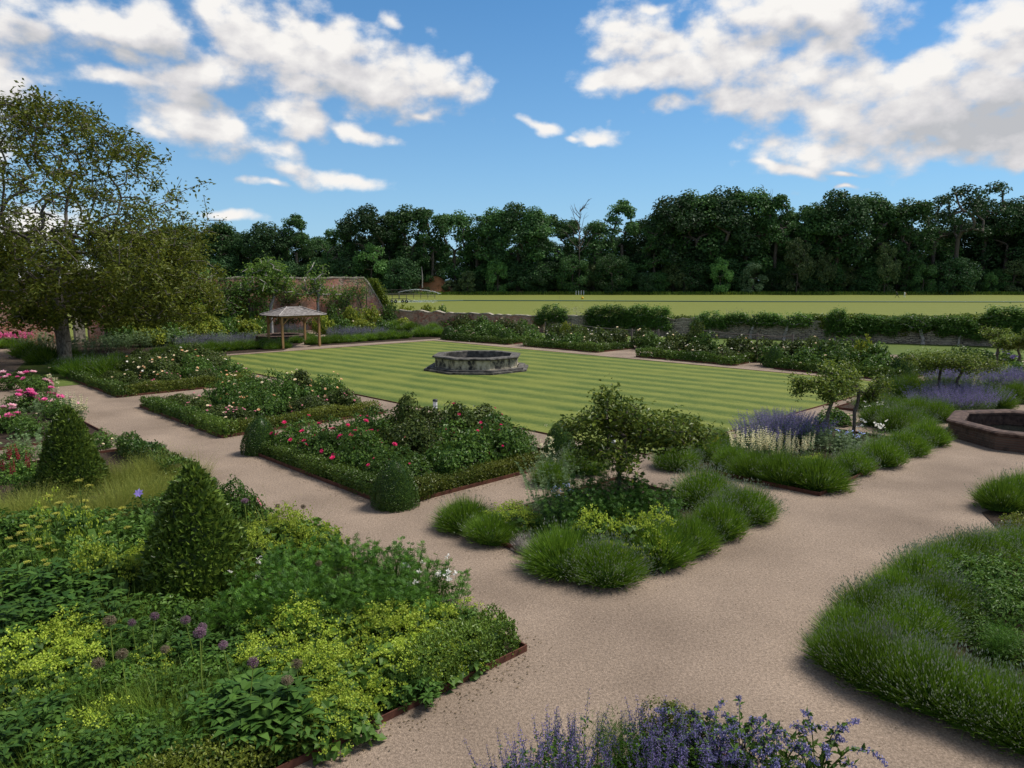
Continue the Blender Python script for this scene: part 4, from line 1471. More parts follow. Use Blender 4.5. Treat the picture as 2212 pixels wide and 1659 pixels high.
lavE = [(1527, 990, 1.05, 2, 'lavender at the left corner of the bed with two slim trees'), (1585, 1012, 1.1, 0, 'second lavender from the left corner of the two-tree bed'),
        (1625, 1030, 1.15, 0, 'green lavender below the cream flower spikes'), (1690, 1042, 1.22, 0, 'green lavender left of the broad corner clump in the two-tree bed'),
        (1765, 1052, 1.45, 0, 'broadest bright green lavender at the near corner of the two-tree bed'), (1845, 1020, 1.05, 1, 'grey lavender right of the broad corner clump'),
        (1905, 1002, 1.2, 2, 'lavender midway along the gravel side of the two-tree bed'), (1955, 978, 1.25, 2, 'domed lavender facing the brick pond across the gravel'),
        (2003, 958, 1.15, 0, 'lavender at the right corner of the two-tree bed'), (1938, 930, 1.3, 1, 'tall pale lavender at the back right of the two-tree bed'),
        (1895, 918, 1.2, 1, 'pale lavender behind the white flowers of the two-tree bed'), (1980, 925, 1.1, 1, 'lavender behind the right corner of the two-tree bed'),
        (1553, 968, .9, 2, 'small lavender behind the left corner of the two-tree bed')]
for x, y, s, v, l in lavE:
    LAV.place(W_(x, y), l, s, var=v)
lavR = [(1890, 888, 1.3, 1, 'lavender with white daisies at the left corner of the catmint bed'), (1935, 895, 1.1, 2, 'second lavender from the left corner of the catmint bed'),
        (1978, 905, 1.3, 0, 'bright green lavender below the catmint, left of the pond rim'), (2025, 908, 1.2, 2, 'lavender closest to the pond rim'),
        (1925, 862, 1.5, 2, 'high green lavender mound behind the left corner of the catmint bed'), (1968, 850, 1.4, 0, 'green mound below the umbrella-shaped trees'),
        (2150, 882, 1.4, 0, 'green lavender behind the brick pond'), (2195, 868, 1.3, 2, 'green lavender behind the brick pond, by the right edge')]
for x, y, s, v, l in lavR:
    LAV.place(W_(x, y), l, s, var=v)
gpos = [(1822, 1440, .9, 2, 'lavender at the left tip of the corner lavender bed'), (1876, 1466, 1.0, 1, 'second lavender along the shaded front of the corner bed'),
        (1940, 1492, 1.05, 0, 'third lavender along the shaded front of the corner bed'), (2010, 1518, 1.1, 3, 'fourth lavender along the shaded front of the corner bed'),
        (2085, 1546, 1.1, 1, 'fifth lavender along the shaded front of the corner bed'), (2160, 1575, 1.12, 0, 'sixth lavender along the shaded front of the corner bed'),
        (2230, 1600, 1.1, 3, 'lavender cut by the right edge at the front of the corner bed'),
        (1838, 1390, .95, 0, 'lavender just above the left tip of the corner bed'), (1882, 1345, .95, 3, 'lavender with sparse purple heads on the path side of the corner bed'),
        (1935, 1308, .98, 0, 'green lavender halfway up the path side of the corner bed'), (1988, 1274, 1.0, 3, 'lavender with grey heads high on the path side of the corner bed'),
        (2035, 1242, 1.0, 1, 'lavender near the far end of the path side of the corner bed'), (2085, 1222, 1.0, 3, 'lavender at the far corner of the corner bed'),
        (2140, 1212, .95, 3, 'pale lavender along the far side of the corner bed'), (2195, 1206, 1.0, 1, 'lavender on the far side of the corner bed at the right edge'),
        (1975, 1375, 1.0, 3, 'grey-headed lavender inside the corner bed near its tip'), (1930, 1400, .8, 2, 'sparse lavender beside the dead patch in the corner bed'),
        (2030, 1330, 1.0, 3, 'grey-headed lavender inside the corner bed beside the herbs')]
for x, y, s, v, l in gpos:
    LAV.place(W_(x, y), l, s, var=v)
LAV.place(W_(2165, 1100), 'yellow-green lavender in the small bed at the right edge', 1.15, var=0)
LAV.place(W_(2210, 1085), 'lavender behind the low box in the small bed at the right edge', 1.1, var=0)
sheet('soil', ccw([tuple(at(2120, 1108)[:2]), tuple(at(2185, 1172)[:2]), (15.5, 13.2), (14, 17)]), .02, M_soil)
DEAD = Kind('dead_lavender', 'lavender', 'withered lavenders', [lavender(31, .4, .42, 260, .008, .3, .04).mesh('dead_lavender', [gm('lavender_dead'), gm('lavender_dead')])])
DEAD.place(W_(1138, 1190), 'grey withered lavender by the steel edging of the apple tree bed')
DEAD.place(W_(1912, 1425), 'grey withered lavender gap near the tip of the corner bed', 1.2)
# far lavender hedges
for i in range(10):
    f = i / 9
    LAVF.place(W_(342 + (603 - 342) * f, 770 + (749 - 770) * f), f'{ORD[i]} lavender from the left in the row ending at the gazebo', .95 + .2 * rngP.random())
for i in range(9):
    f = i / 8
    LAVF.place(W_(678 + (872 - 678) * f, 744 + (731 - 744) * f), f'{ORD[i]} lavender right of the gazebo in the far lawn-side row', .95 + .2 * rngP.random())
for i, (x, y, s) in enumerate([(668, 736, 1.1), (915, 727, 1.4), (950, 727, 1.3), (935, 716, 1.3), (890, 716, 1.5), (850, 714, 1.5), (800, 719, 1.4), (640, 741, .9), (588, 754, 1.0), (612, 752, .9)]):
    LAVF.place(W_(x, y), ['lavender beside the right rear gazebo post', 'rounded lavender across the path from the far end of the row', 'rounded lavender left of the first far rose hedge', 'lavender mound behind the pair by the far path bend',
               'wide pale lavender mound behind the far row', 'pale green lavender mound below the low wall roses', 'lavender mound left of the wide pale one', 'small lavender in front of the gazebo pond', 'lavender hiding the foot of the left front gazebo post', 'lavender at the very end of the row by the gazebo path'][i], s)
for i, (x, y, s) in enumerate([(62, 772, 1.5), (100, 785, 1.6), (20, 752, 1.2), (145, 805, 1.2), (175, 815, 1.5), (205, 812, 1.4), (240, 815, 1.5), (275, 812, 1.4), (305, 806, 1.2), (150, 780, 1.2), (345, 790, 1.1), (200, 792, 1.2), (255, 793, 1.2)]):
    LAVF.place(W_(x, y), ['grey-green lavender mound left of the walnut path bend', 'domed lavender left of the walnut trunk by the path', 'dark lavender mound at the left edge past the path', 'grassy lavender before the foot of the walnut',
               'second grassy lavender right of the walnut foot', 'third grassy lavender right of the walnut foot', 'fourth grassy lavender right of the walnut foot', 'fifth grassy lavender right of the walnut foot',
               'last grassy lavender before the cream rose bed', 'lavender behind the walnut trunk', 'lavender between dark hedge and cream roses', 'lavender at the right back of the walnut trunk', 'lavender under the dark hedge'][i], s, group='lavenders round the walnut tree')

# ---- catmint and other spiky flowers
def cm(seed, r, h, n, leaf, flower, names=('foliage', 'flower_spikes'), **k):
    a, b = catmint(seed, r, h, n, **k)
    return [(names[0], a.mesh(names[0], gm(leaf))), (names[1], b.mesh(names[1], gm(flower)))]


CAT = Kind('catmint', 'catmint', 'purple catmints', [cm(41 + i, .85, .8, 210, 'grey_leaf', 'lavender_purple', L=.034) for i in range(2)])
for x, y, s, l in [(1660, 958, 1.1, 'purple catmint left of the slim trees behind the cream spikes'), (1715, 950, 1.15, 'purple catmint right behind the cream spikes'), (1690, 932, 1.0, 'paler catmint at the back, by the lawn path'),
                   (2030, 890, 1.25, 'bright purple catmint by the pond, leftmost plant of its drift'), (2080, 888, 1.25, 'bright purple catmint right of the leaning tree stems'), (2060, 872, 1.15, 'purple catmint behind the pond-side drift'), (2115, 880, 1.1, 'purple catmint at the right end of the pond-side drift'),
                   (2130, 842, 1.3, 'hazy catmint in the upper drift by the cream spike'), (2180, 845, 1.3, 'hazy catmint of the upper drift near the right edge'), (2215, 842, 1.2, 'hazy catmint cut by the right edge'), (2070, 825, 1.1, 'faded catmint under the umbrella-shaped trees'), (2040, 830, 1.0, 'faded catmint between the tree stems')]:
    CAT.place(W_(x, y), l, s)
CATF = Kind('catmint', 'catmint', 'catmints in the far borders', [cm(45 + i, 1.0, .9, 120, 'grey_leaf', 'misty_purple', L=.07, whorls=4, per=3) for i in range(2)])
for x, y, s, l in [(418, 752, 1.1, 'grey-purple catmint in the border left of the gazebo'), (440, 748, 1.1, 'second grey-purple catmint left of the gazebo'), (488, 748, 1.0, 'catmint behind the middle of the left lavender row'), (520, 744, 1.0, 'catmint closest to the gazebo pond'),
                   (735, 732, 1.1, 'purple catmint behind the row right of the gazebo'), (770, 728, 1.1, 'second purple catmint right of the gazebo'), (810, 726, 1.0, 'catmint near the far end of the right row'), (640, 722, 1.1, 'purple haze of catmint seen through the gazebo'), (905, 706, 1.1, 'catmint under the low wall roses')]:
    CATF.place(W_(x, y), l, s)
CRM = Kind('cream_spikes', 'flower', 'cream flower spikes', [cm(51, .62, .78, 46, 'grey_leaf', 'cream_flower', whorls=9, per=5, L=.042, frac=.6, flop=.3), cm(52, .3, .7, 14, 'grey_leaf', 'cream_flower', whorls=9, per=5, L=.04, frac=.6, flop=.25)])
for x, y, s, v, l in [(1624, 985, 1.05, 0, 'tallest cream flower spikes at the left of the drift'), (1676, 990, .95, 0, 'cream flower spikes at the right of the drift'), (1742, 985, .9, 1, 'separate few cream spikes right of the drift'), (2105, 842, 1.2, 1, 'cream spikes in the catmint bed'), (163, 905, 1.35, 1, 'cream spikes beside the pink peonies')]:
    CRM.place(W_(x, y), l, s, var=v)
RED = Kind('red_lupin', 'lupin', 'red lupins at the left edge', [cm(55, .10, .95, 2, 'herb_leaf', 'red_flower', whorls=14, per=7, L=.032, frac=.36, flop=.1)])
for x, y, l in [(6, 1060, 'tallest red lupin at the left edge'), (24, 1040, 'red lupin second from the left edge'), (48, 1035, 'thin fading red lupin by the path end'), (60, 1062, 'short red lupin in front of the leafy cone'), (36, 1068, 'red lupin lowest of the group')]:
    RED.place(W_(x, y), l, 1.0 + .15 * rngP.random())
REDF = Kind('red_valerian', 'flower', 'red flowers', [cm(57, .9, .75, 120, 'herb_leaf', 'peony_bloom', whorls=3, per=4, L=.09, frac=.18, flop=.6)])
REDF.place(W_(22, 748), 'dark crimson flowering clump at the left edge beyond the path', 1.5)

# ---- frothy yellow-green plants
def fm(seed, r, h, c, flower='lime_flower', **k):
    a, b = foam_plant(seed, r, h, c, **k)
    return [('foliage', a.mesh('foliage', gm('lime_leaf'))), ('blossom', b.mesh('blossom', gm(flower)))]


FOAM = Kind('ladys_mantle', 'flowering plant', 'frothy yellow-green flowering plants', [fm(61, .58, .52, 230), fm(62, .55, .5, 180), fm(63, .5, .55, 120)])
foam = [(615, 1345, .42, 1.1, 0, 'frothy lime flowers at the left end of the front drift'), (690, 1330, .45, 1.1, 0, 'frothy lime flowers beside the purple alliums, in the front drift'), (770, 1330, .5, 1.1, 0, 'brightest lime froth in the middle of the front drift'),
        (850, 1330, .5, 1.05, 1, 'lime froth behind the middle of the front drift'), (930, 1325, .5, 1.05, 1, 'lime froth against the ferny green mass'), (660, 1430, .42, 1.0, 0, 'lime froth above the broad dark leaves'),
        (745, 1440, .42, 1.05, 0, 'lime froth at the front beside the low hedge'), (830, 1410, .42, 1.05, 0, 'lime froth above the big lobed leaves'), (910, 1390, .42, 1.0, 1, 'lime froth next to the box hedge tip'),
        (720, 1520, .38, .95, 1, 'lowest lime froth of the front drift'), (1005, 1310, .5, .9, 2, 'thin lime froth by the end of the box hedge'), (985, 1375, .42, .85, 2, 'sparse lime froth over the box hedge'), (585, 1395, .42, .95, 1, 'lime froth beside the single pink allium'),
        (590, 1128, .62, 1.1, 0, 'sunny lime froth at the path side behind the cone'), (655, 1120, .62, 1.1, 0, 'sunny lime froth nearest the gravel path'), (545, 1150, .62, 1.0, 1, 'lime froth right of the tall leafy cone'), (700, 1140, .6, .9, 2, 'lime froth beside the ferny mass on the path side'),
        (235, 1195, .75, 1.2, 0, 'bright yellow froth left of the tall leafy cone'), (275, 1180, .7, .9, 0, 'yellow froth touching the tall leafy cone'), (130, 1120, .9, 1.2, 2, 'pale yellow froth in the tall left planting'), 
        (30, 1375, .5, 1.1, 0, 'yellow froth at the left edge, lower drift'), (100, 1365, .5, 1.1, 0, 'yellow froth second from the left edge'), (170, 1350, .5, 1.0, 1, 'yellow froth below the dark leaves by the alliums'), (50, 1450, .45, .9, 2, 'sparser yellow froth lower at the left edge'), (130, 1420, .45, 1.0, 1, 'yellow froth in the middle of the left drift'),
        (160, 1560, .42, .9, 2, 'thin yellow froth over large scalloped leaves'), (235, 1525, .42, .8, 2, 'thin yellow froth left of the tangled grasses'), (320, 1400, .4, .7, 2, 'small lime froth amid the alliums'),
        (1108, 1094, .52, 1.1, 1, 'lime froth in the left of the apple tree bed'), (1150, 1112, .42, .7, 2, 'small lime froth beside the grey artemisia'), (1295, 1118, .66, 1.15, 0, 'brightest lime froth below the near apple tree'), (1380, 1135, .62, 1.15, 0, 'lime froth right of the brightest one below the apple tree'), (1330, 1165, .55, .9, 1, 'lime froth leaning over the near corner lavenders'),
        (1748, 985, .42, .8, 0, 'small yellow froth beside the separate cream spikes'), (2130, 805, .5, 1.3, 0, 'yellow-green froth above the catmint bed'), (2190, 800, .5, 1.3, 0, 'yellow-green froth by the right edge above the catmint'), (2085, 812, .45, 1.0, 1, 'yellow-green froth by the umbrella-shaped trees')]
for x, y, h, s, v, l in foam:
    p = at(x, y, h); s *= rngP.uniform(.94, 1.06)
    FOAM.place((p[0], p[1], 0), l, (s, s, s * h / .5 if h > .55 else s), var=v)

# ---- ferny green masses
FEA = Kind('ferny_plant', 'plant', 'tall ferny green plants', [feather_clump(71 + i, .55, .85, 46, 12).mesh('ferny_plant', gm('feather_leaf')) for i in range(3)])
fe = [(600, 1190, 1.0), (670, 1180, 1.0), (740, 1172, 1.0), (810, 1178, 1.0), (870, 1185, .95), (925, 1215, .9), (585, 1250, .95), (655, 1248, 1.0), (725, 1240, .95), (800, 1250, .95), (870, 1255, .85), (940, 1275, .75), (535, 1270, .85), (620, 1310, .7)]
for i, (x, y, s) in enumerate(fe):
    p = at(x, y, .85 * s)
    row = ['back', 'back', 'back', 'back', 'back', 'back', 'middle', 'middle', 'middle', 'middle', 'middle', 'middle', 'front', 'front'][i]
    k = i if i < 6 else (i - 6 if i < 12 else i - 12)
    FEA.place((p[0], p[1], 0), f'ferny green plant, {ORD[k]} from the cone in the {row} row of the big mass', (s * 1.15, s * 1.15, s))
DFE = Kind('dark_ferny_plant', 'plant', 'dark feathery plants round the near apple tree', [feather_clump(75 + i, .62, 1.15, 95, 13, .16, .05).mesh('dark_ferny_plant', gm('dark_feather_leaf')) for i in range(2)])
for x, y, s, l in [(1245, 1035, 1.0, 'dark feathery plant left of the near apple trunk'), (1310, 1012, 1.1, 'dark feathery plant hiding the near apple trunk'), (1375, 1035, 1.05, 'dark feathery plant right of the near apple trunk'), (1420, 1055, .8, 'low dark feathery plant beside the domed lavender'), (1280, 1070, .85, 'dark feathery plant before the apple trunk, left'), (1345, 1075, .8, 'dark feathery plant before the apple trunk, right')]:
    p = at(x, y, 1.12 * s)
    DFE.place((p[0], p[1], 0), l, s)

# ---- grey-green wormwood, bluish herbs
ART = Kind('wormwood', 'plant', 'tall grey wormwoods', [feather_clump(79, .34, 1.55, 16, 20, .09, .035).mesh('wormwood', gm('grey_leaf')), feather_clump(80, .7, .8, 40, 14, .12, .05).mesh('wormwood', gm('grey_leaf'))])
for x, y, h, v, s, l in [(1192, 955, 1.5, 0, 1.0, 'tall grey wormwood leaning before the small box cone'), (1168, 990, 1.3, 0, .85, 'thin grey wormwood stems over the gravel'), (1225, 960, 1.4, 0, .8, 'grey wormwood behind the small box cone')]:
    p = at(x, y, h); ART.place((p[0], p[1], 0), l, s, var=v)
for x, y, s, l in [(1800, 985, 1.0, 'blue-green love-in-a-mist patch by the slim trunks'), (1840, 975, .9, 'blue-green love-in-a-mist patch before the white flowers'), (1770, 968, .85, 'blue-green patch right of the cream spikes'),
                   (1180, 1120, .6, 'blue-green leaves behind the withered lavender'), (1240, 1115, .6, 'blue-flowered greenery below the dark feathery plants'), (105, 905, 1.0, 'grey-green foliage under the peonies'), (85, 985, 1.0, 'grey stems left of the leafy cone')]:
    ART.place(W_(x, y), l, s, var=1, name='grey_herb', group='low grey-green herbs')
BLU = Kind('blue_flowers', 'flower', 'small blue flowers', [cm(85, .45, .5, 26, 'herb_leaf', 'pale_blue_flower', names=('foliage', 'blossom'), whorls=1, per=5, L=.045, frac=.02, flop=.5)])
for x, y, l in [(1235, 1105, 'pale blue flowers below the near apple tree'), (1825, 968, 'blue flowers beside the slim tree trunks')]:
    BLU.place(W_(x, y), l)
WHT = Kind('white_flowers', 'flower', 'small white flowers', [cm(86, .4, .55, 16, 'herb_leaf', 'white_flower', names=('foliage', 'blossom'), whorls=2, per=4, L=.05, frac=.05, flop=.5)])
for x, y, l in [(1884, 950, 'white flowers at the right of the two-tree bed'), (1890, 900, 'white daisies at the left corner of the catmint bed'), (515, 1290, 'tiny white flowers beside the tall leafy cone'), (930, 1300, 'white flowers between ferny mass and lime froth')]:
    WHT.place(W_(x, y), l)

# ---- wispy grasses
GR = Kind('wispy_grass_tuft', 'grass', 'wispy pale grasses', [grass_clump(91 + i, .6, .75, 900, .005, 900).mesh('wispy_grass_tuft', [gm('grass_airy')]) for i in range(2)])
for i, (x, y, s) in enumerate([(250, 985, 1.1), (300, 975, 1.1), (350, 970, 1.1), (400, 985, 1.0), (275, 1015, 1.1), (330, 1015, 1.0), (230, 1040, 1.1), (190, 1055, 1.0), (60, 1030, 1.1), (20, 1050, 1.1), (110, 1045, 1.0)]):
    p = at(x, y, .7 * s)
    GR.place((p[0], p[1], 0), ['pale wispy grass right of the back cone', 'wispy grass second right of the back cone', 'wispy grass nearest the gravel path', 'greener wispy grass beside the path edge', 'wispy grass below the path-side tufts', 'wispy grass above the clematis',
             'wispy grass at the foot of the back cone', 'wispy grass before the back cone', 'wispy grass among the red lupins', 'wispy grass at the far left edge', 'wispy grass left of the back cone'][i], s)
GT = Kind('grass_tuft', 'grass', 'green grasses in the near bed', [grass_clump(95 + i, .5, .8, 500, .008, 120, 0, 0).mesh('grass_tuft', [gm('grass_green')]) for i in range(2)])
for x, y, s, l in [(300, 1440, .8, 'tangled green grass below the alliums'), (370, 1430, .85, 'tangled grass in the centre of the near bed'), (440, 1420, .8, 'tangled grass beside the broad dark leaves'), (340, 1510, .7, 'tangled grass lower centre of the near bed'), (420, 1520, .7, 'tangled grass above the feathery fennel'), (250, 1470, .75, 'tangled grass right of the thin yellow froth'),
                   (560, 1130, .55, 'grass tufts beside the climbing rose at the path'), (530, 1110, .6, 'grass by the clematis support')]:
    p = at(x, y, .75 * s); GT.place((p[0], p[1], 0), l, s)
# stray flowering stems against the path
ST = Kind('tall_grass_tuft', 'grass', 'thin grass stems against the gravel', [grass_clump(98, .35, .95, 14, .006, 60).mesh('tall_grass_tuft', [gm('grass_airy')])])
for x, y, l in [(585, 1085, 'thin grass stems standing against the gravel left'), (640, 1095, 'thin grass stems standing against the gravel right'), (430, 965, 'thin grass stems over the path by the wispy grass')]:
    p = at(x, y, .6); ST.place((p[0], p[1], 0), l)

# ---- broad leaves, herbs and fennel
BRD = Kind('broad_leaved_plant', 'plant', 'broad-leaved plants in the near bed', [broad_clump(101 + i, .5, .62, 340, (.17, .24)[i], (.055, .085)[i]).mesh('broad_leaved_plant', gm('broad_leaf')) for i in range(2)])
for x, y, s, l in [(540, 1470, 1.0, 'dark drooping-leaved plant beside the lime froth'), (600, 1500, 1.0, 'dark drooping-leaved plant nearest the steel edging'), (545, 1540, .85, 'dark broad-leaved plant at the lower edge by the low hedge'), (640, 1545, .75, 'low broad-leaved plant by the metal edging'), (480, 1500, .85, 'dark broad-leaved plant among tangled grass'),
                   (40, 1240, 1.3, 'dark leafy plant at the left edge above the yellow drift'), (110, 1230, 1.3, 'dark leafy plant under the tall umbels'), (180, 1250, 1.2, 'dark leafy plant left of the tall leafy cone'), (40, 1310, 1.1, 'dark leafy plant behind the yellow drift'), (120, 1300, 1.1, 'dark leafy plant behind the middle of the yellow drift'), (210, 1305, 1.0, 'dark leafy plant behind the single grey allium'),
                   (80, 1530, .8, 'leafy plant under the thin yellow froth at left'), (200, 1600, .7, 'scallop-leaved plant above the low golden hedge'), (320, 1590, .7, 'leafy plant above the golden hedge, centre'), (20, 1590, .8, 'leafy plant in the lower left corner'), (440, 1590, .65, 'leafy plant by the feathery fennel'), (270, 1350, .8, 'leafy plant among the alliums'), (420, 1365, .75, 'leafy plant under the twin alliums'), (500, 1385, .75, 'leafy plant right of the alliums'), (900, 1460, .6, 'large lobed leaves above the steel edging')]:
    p = at(x, y, .58 * s); BRD.place((p[0], p[1], 0), l, s, var=1 if 530 < x < 650 else 0)
HRB = Kind('herb', 'herb', 'leafy herbs in the corner bed', [bush(111 + i, .55, .5, 1500, .06, .028, 16, 6).__getitem__(0).mesh('herb', [gm('herb_leaf'), M_stem]) for i in range(2)])
for x, y, s, l in [(2060, 1270, 1.1, 'leafy green herb behind the path-side lavenders'), (2120, 1262, 1.2, 'tall leafy herb at the back of the corner bed'), (2180, 1275, 1.2, 'leafy herb by the right edge at the back of the corner bed'), (2080, 1320, 1.0, 'leafy herb in the middle of the corner bed'), (2150, 1335, 1.1, 'dark leafy herb in the middle near the right edge'), (2205, 1340, 1.1, 'dark herb cut by the right edge'),
                   (2090, 1385, .8, 'low herb beside the bare soil patch'), (2160, 1410, .8, 'low bronze herb in front of the middle herbs'), (2210, 1440, .8, 'low herb at the right edge above the front lavender')]:
    HRB.place(W_(x, y), l, s)
FEN = Kind('fennel', 'fennel', 'feathery fennels', [fuzzy(121, .35, .6, 3600).mesh('fennel', [gm('feather_leaf')])])
for x, y, s, l in [(1330, 1590, .85, 'feathery fennel among the blue flowers at the bottom'), (380, 1600, .6, 'feathery fennel above the golden hedge'), (250, 1590, .5, 'small feathery fennel in the golden hedge'), (700, 1265, .7, 'fine feathery plant between lime froth and ferny mass'), (2170, 1365, .8, 'fuzzy fennel in the corner bed')]:
    p = at(x, y, .5 * s); FEN.place((p[0], p[1], 0), l, s)

# ---- tall umbels and alliums
a_, b_ = umbel_plant(131, 1.5, 6)
c_, d_ = umbel_plant(132, 1.35, 5)
UMB = Kind('tall_umbel', 'flower', 'tall yellow umbel flowers', [[('stem', a_.mesh('stem', gm('lime_leaf')))] + [('flower_head', q.mesh('flower_head', gm('yellow_flower'))) for q in b_], [('stem', c_.mesh('stem', gm('lime_leaf')))] + [('flower_head', q.mesh('flower_head', gm('yellow_flower'))) for q in d_]])
for x, y, h, l in [(120, 1045, 1.6, 'tall yellow umbel in front of the back cone'), (170, 1020, 1.7, 'tallest yellow umbel before the back cone'), (60, 1090, 1.5, 'yellow umbel at the left of the tall planting'), (250, 1080, 1.45, 'yellow umbel left of the clematis'), (25, 1150, 1.4, 'yellow umbel closest to the left edge'), (100, 1150, 1.3, 'short yellow umbel over dark leaves')]:
    p = at(x, y, h); UMB.place((p[0], p[1], 0), l, h / 1.5)
def allium(seed, r, mat):
    rng = np.random.default_rng(seed)
    st, hd = MB(), MB()
    H = .85
    bx = rng.normal() * .05
    tube(st, [(0, 0, 0), (bx, 0, H * .5), (0, 0, H)], [.007, .006, .005], 5)
    n = 190
    d = rdir(rng, n); c = np.array([0, 0, H + r * .85])
    prisms(hd, np.repeat(c[None], n, 0), c + d * r * .93, .0012, .001, 3, 0, .3)
    for _ in range(4):
        e = nrm(d + rng.normal(size=(n, 3)) * .35)
        leaves(hd, c + d * r * .93, nrm(e * .4 + rdir(rng, n)), d, r * .2, r * .08, rng, 0, .1)
    return [('stem', st.mesh('stem', M_stem)), ('flower_head', hd.mesh('flower_head', gm(mat)))]


ALL = Kind('allium', 'allium', 'globe alliums in the near bed', [allium(141, .055, 'allium_flower'), allium(142, .062, 'allium_seed')])
for x, y, v, s, l in [(235, 1325, 1, 1.1, 'largest globe allium, brownish and going to seed'), (285, 1348, 0, .8, 'small pink globe allium below the brownish one'), (333, 1322, 0, .95, 'globe allium in front of the tall leafy cone'), (400, 1328, 0, 1.0, 'purple globe allium right of the tall cone front'), (437, 1357, 0, 1.0, 'upper purple globe of a touching pair'), (432, 1374, 0, 1.1, 'lower purple globe of a touching pair'),
                   (482, 1388, 0, .9, 'purple globe allium right of the touching pair'), (547, 1444, 0, 1.0, 'lone pink globe allium above the broad dark leaves'), (262, 1400, 1, 1.0, 'faded globe allium low in the tangled grass'), (212, 1425, 1, 1.0, 'faded globe allium by the left yellow drift'), (356, 1395, 1, .8, 'dull globe allium between grasses'), (640, 1420, 1, .9, 'faded globe allium in the lime froth'), (620, 1455, 1, .9, 'brown globe allium behind the broad leaves'),
                   (528, 1070, 0, 1.05, 'purple globe allium beside the climbing rose'), (600, 1092, 1, .8, 'seedhead allium against the gravel path'), (655, 1097, 1, .7, 'small seedhead allium against the gravel path'), (688, 1211, 1, .8, 'seedhead allium over the ferny mass')]:
    H = (.85 + .06) * s; p = at(x, y, H)
    ALL.place((p[0], p[1], 0), l, s, var=v)

# leafy fillers of the near bed
FIL = Kind('leafy_filler', 'plant', 'leafy plants filling the near bed', [(lambda q: q[0].mesh('leafy_filler', [gm('herb_leaf'), M_stem]))(bush(281 + i, .5, .5, 1500, .075, .04, 16, 6)) for i in range(2)] + [feather_clump(283, .5, .5, 40, 12, .14, .045).mesh('leafy_filler', gm('herb_leaf'))])
for i, (x, y, s, l) in enumerate([(330, 1290, 1.0, 'leafy filler at the foot of the tall cone, left'), (400, 1300, 1.0, 'leafy filler at the foot of the tall cone, centre'), (470, 1300, 1.0, 'leafy filler at the foot of the tall cone, right'), (370, 1345, .9, 'leafy filler between the front alliums'), (450, 1410, .9, 'leafy filler below the touching allium pair'), (290, 1380, .9, 'leafy filler under the small pink allium'),
                               (230, 1360, .9, 'leafy filler under the brownish allium'), (540, 1330, .95, 'leafy filler between tall cone and lime drift'), (510, 1440, .9, 'leafy filler beside the lone pink allium'), (390, 1460, .9, 'leafy filler within the tangled grass'), (240, 1440, .9, 'leafy filler at the right end of the left yellow drift'), (150, 1480, .9, 'leafy filler below the left yellow drift'), (60, 1510, .9, 'leafy filler at the left edge, lower half'),
                               (270, 1560, .85, 'leafy filler above the golden hedge, left'), (380, 1560, .85, 'leafy filler above the golden hedge, right'), (120, 1620, .8, 'leafy filler at the bottom left'), (190, 1170, 1.3, 'leafy filler behind the bright yellow froth'), (320, 1120, 1.2, 'leafy filler below the clematis'), (270, 1130, 1.2, 'leafy filler left below the clematis'), (60, 1180, 1.4, 'tall leafy filler at the left edge'),
                               (140, 1180, 1.4, 'tall leafy filler under the umbels'), (40, 1000, 1.0, 'leafy filler among the red lupins'), (90, 1020, 1.0, 'leafy filler left of the back cone'), (210, 1130, 1.2, 'leafy filler below the back cone'), (520, 1210, .9, 'leafy filler right behind the tall cone'), (480, 1130, .9, 'leafy filler behind the tall cone top'), (430, 1040, 1.0, 'leafy filler by the path behind the tall cone'), (550, 1090, .8, 'leafy filler between the climbing rose and lime froth'), (380, 1050, 1.0, 'leafy filler under the path-side grasses'), (850, 1450, .7, 'leafy filler between lime froth and edging'), (15, 1110, 1.3, 'leafy filler at the left edge below the grasses'), (70, 1100, 1.2, 'leafy filler below the grasses before the back cone'), (130, 1105, 1.2, 'leafy filler at the foot of the back cone, left'), (190, 1100, 1.2, 'leafy filler at the foot of the back cone, right')]):
    p = at(x, y, .45 * s); FIL.place((p[0], p[1], 0), l, s, var=i % 3)

for i, (x, y, s) in enumerate([(60, 1140, 1.2), (150, 1150, 1.15), (250, 1270, 1.0), (30, 1340, .9), (130, 1440, .9), (210, 1480, .9), (330, 1470, .95), (460, 1470, .9), (90, 1570, .8), (300, 1620, .7)]):
    p = at(x, y, .8 * s); GT.place((p[0], p[1], 0), ['tall green grass through the left planting, by the umbels', 'tall green grass left of the bright yellow froth', 'green grass at the left foot of the tall cone', 'green grass behind the left yellow drift', 'green grass through the left yellow drift', 'green grass right below the left yellow drift', 'green grass in the middle of the tangled patch', 'green grass left of the broad dark leaves', 'green grass in the lower left corner', 'green grass above the golden hedge'][i], s)
# ------------------------------------------------------------------ clipped cones
def cone(loc, me, label, s=1.0, rz=0):
    return tag(obj('topiary_cone', me, None, (loc[0], loc[1], 0), rz, s), label, 'topiary', 'clipped evergreen cones')


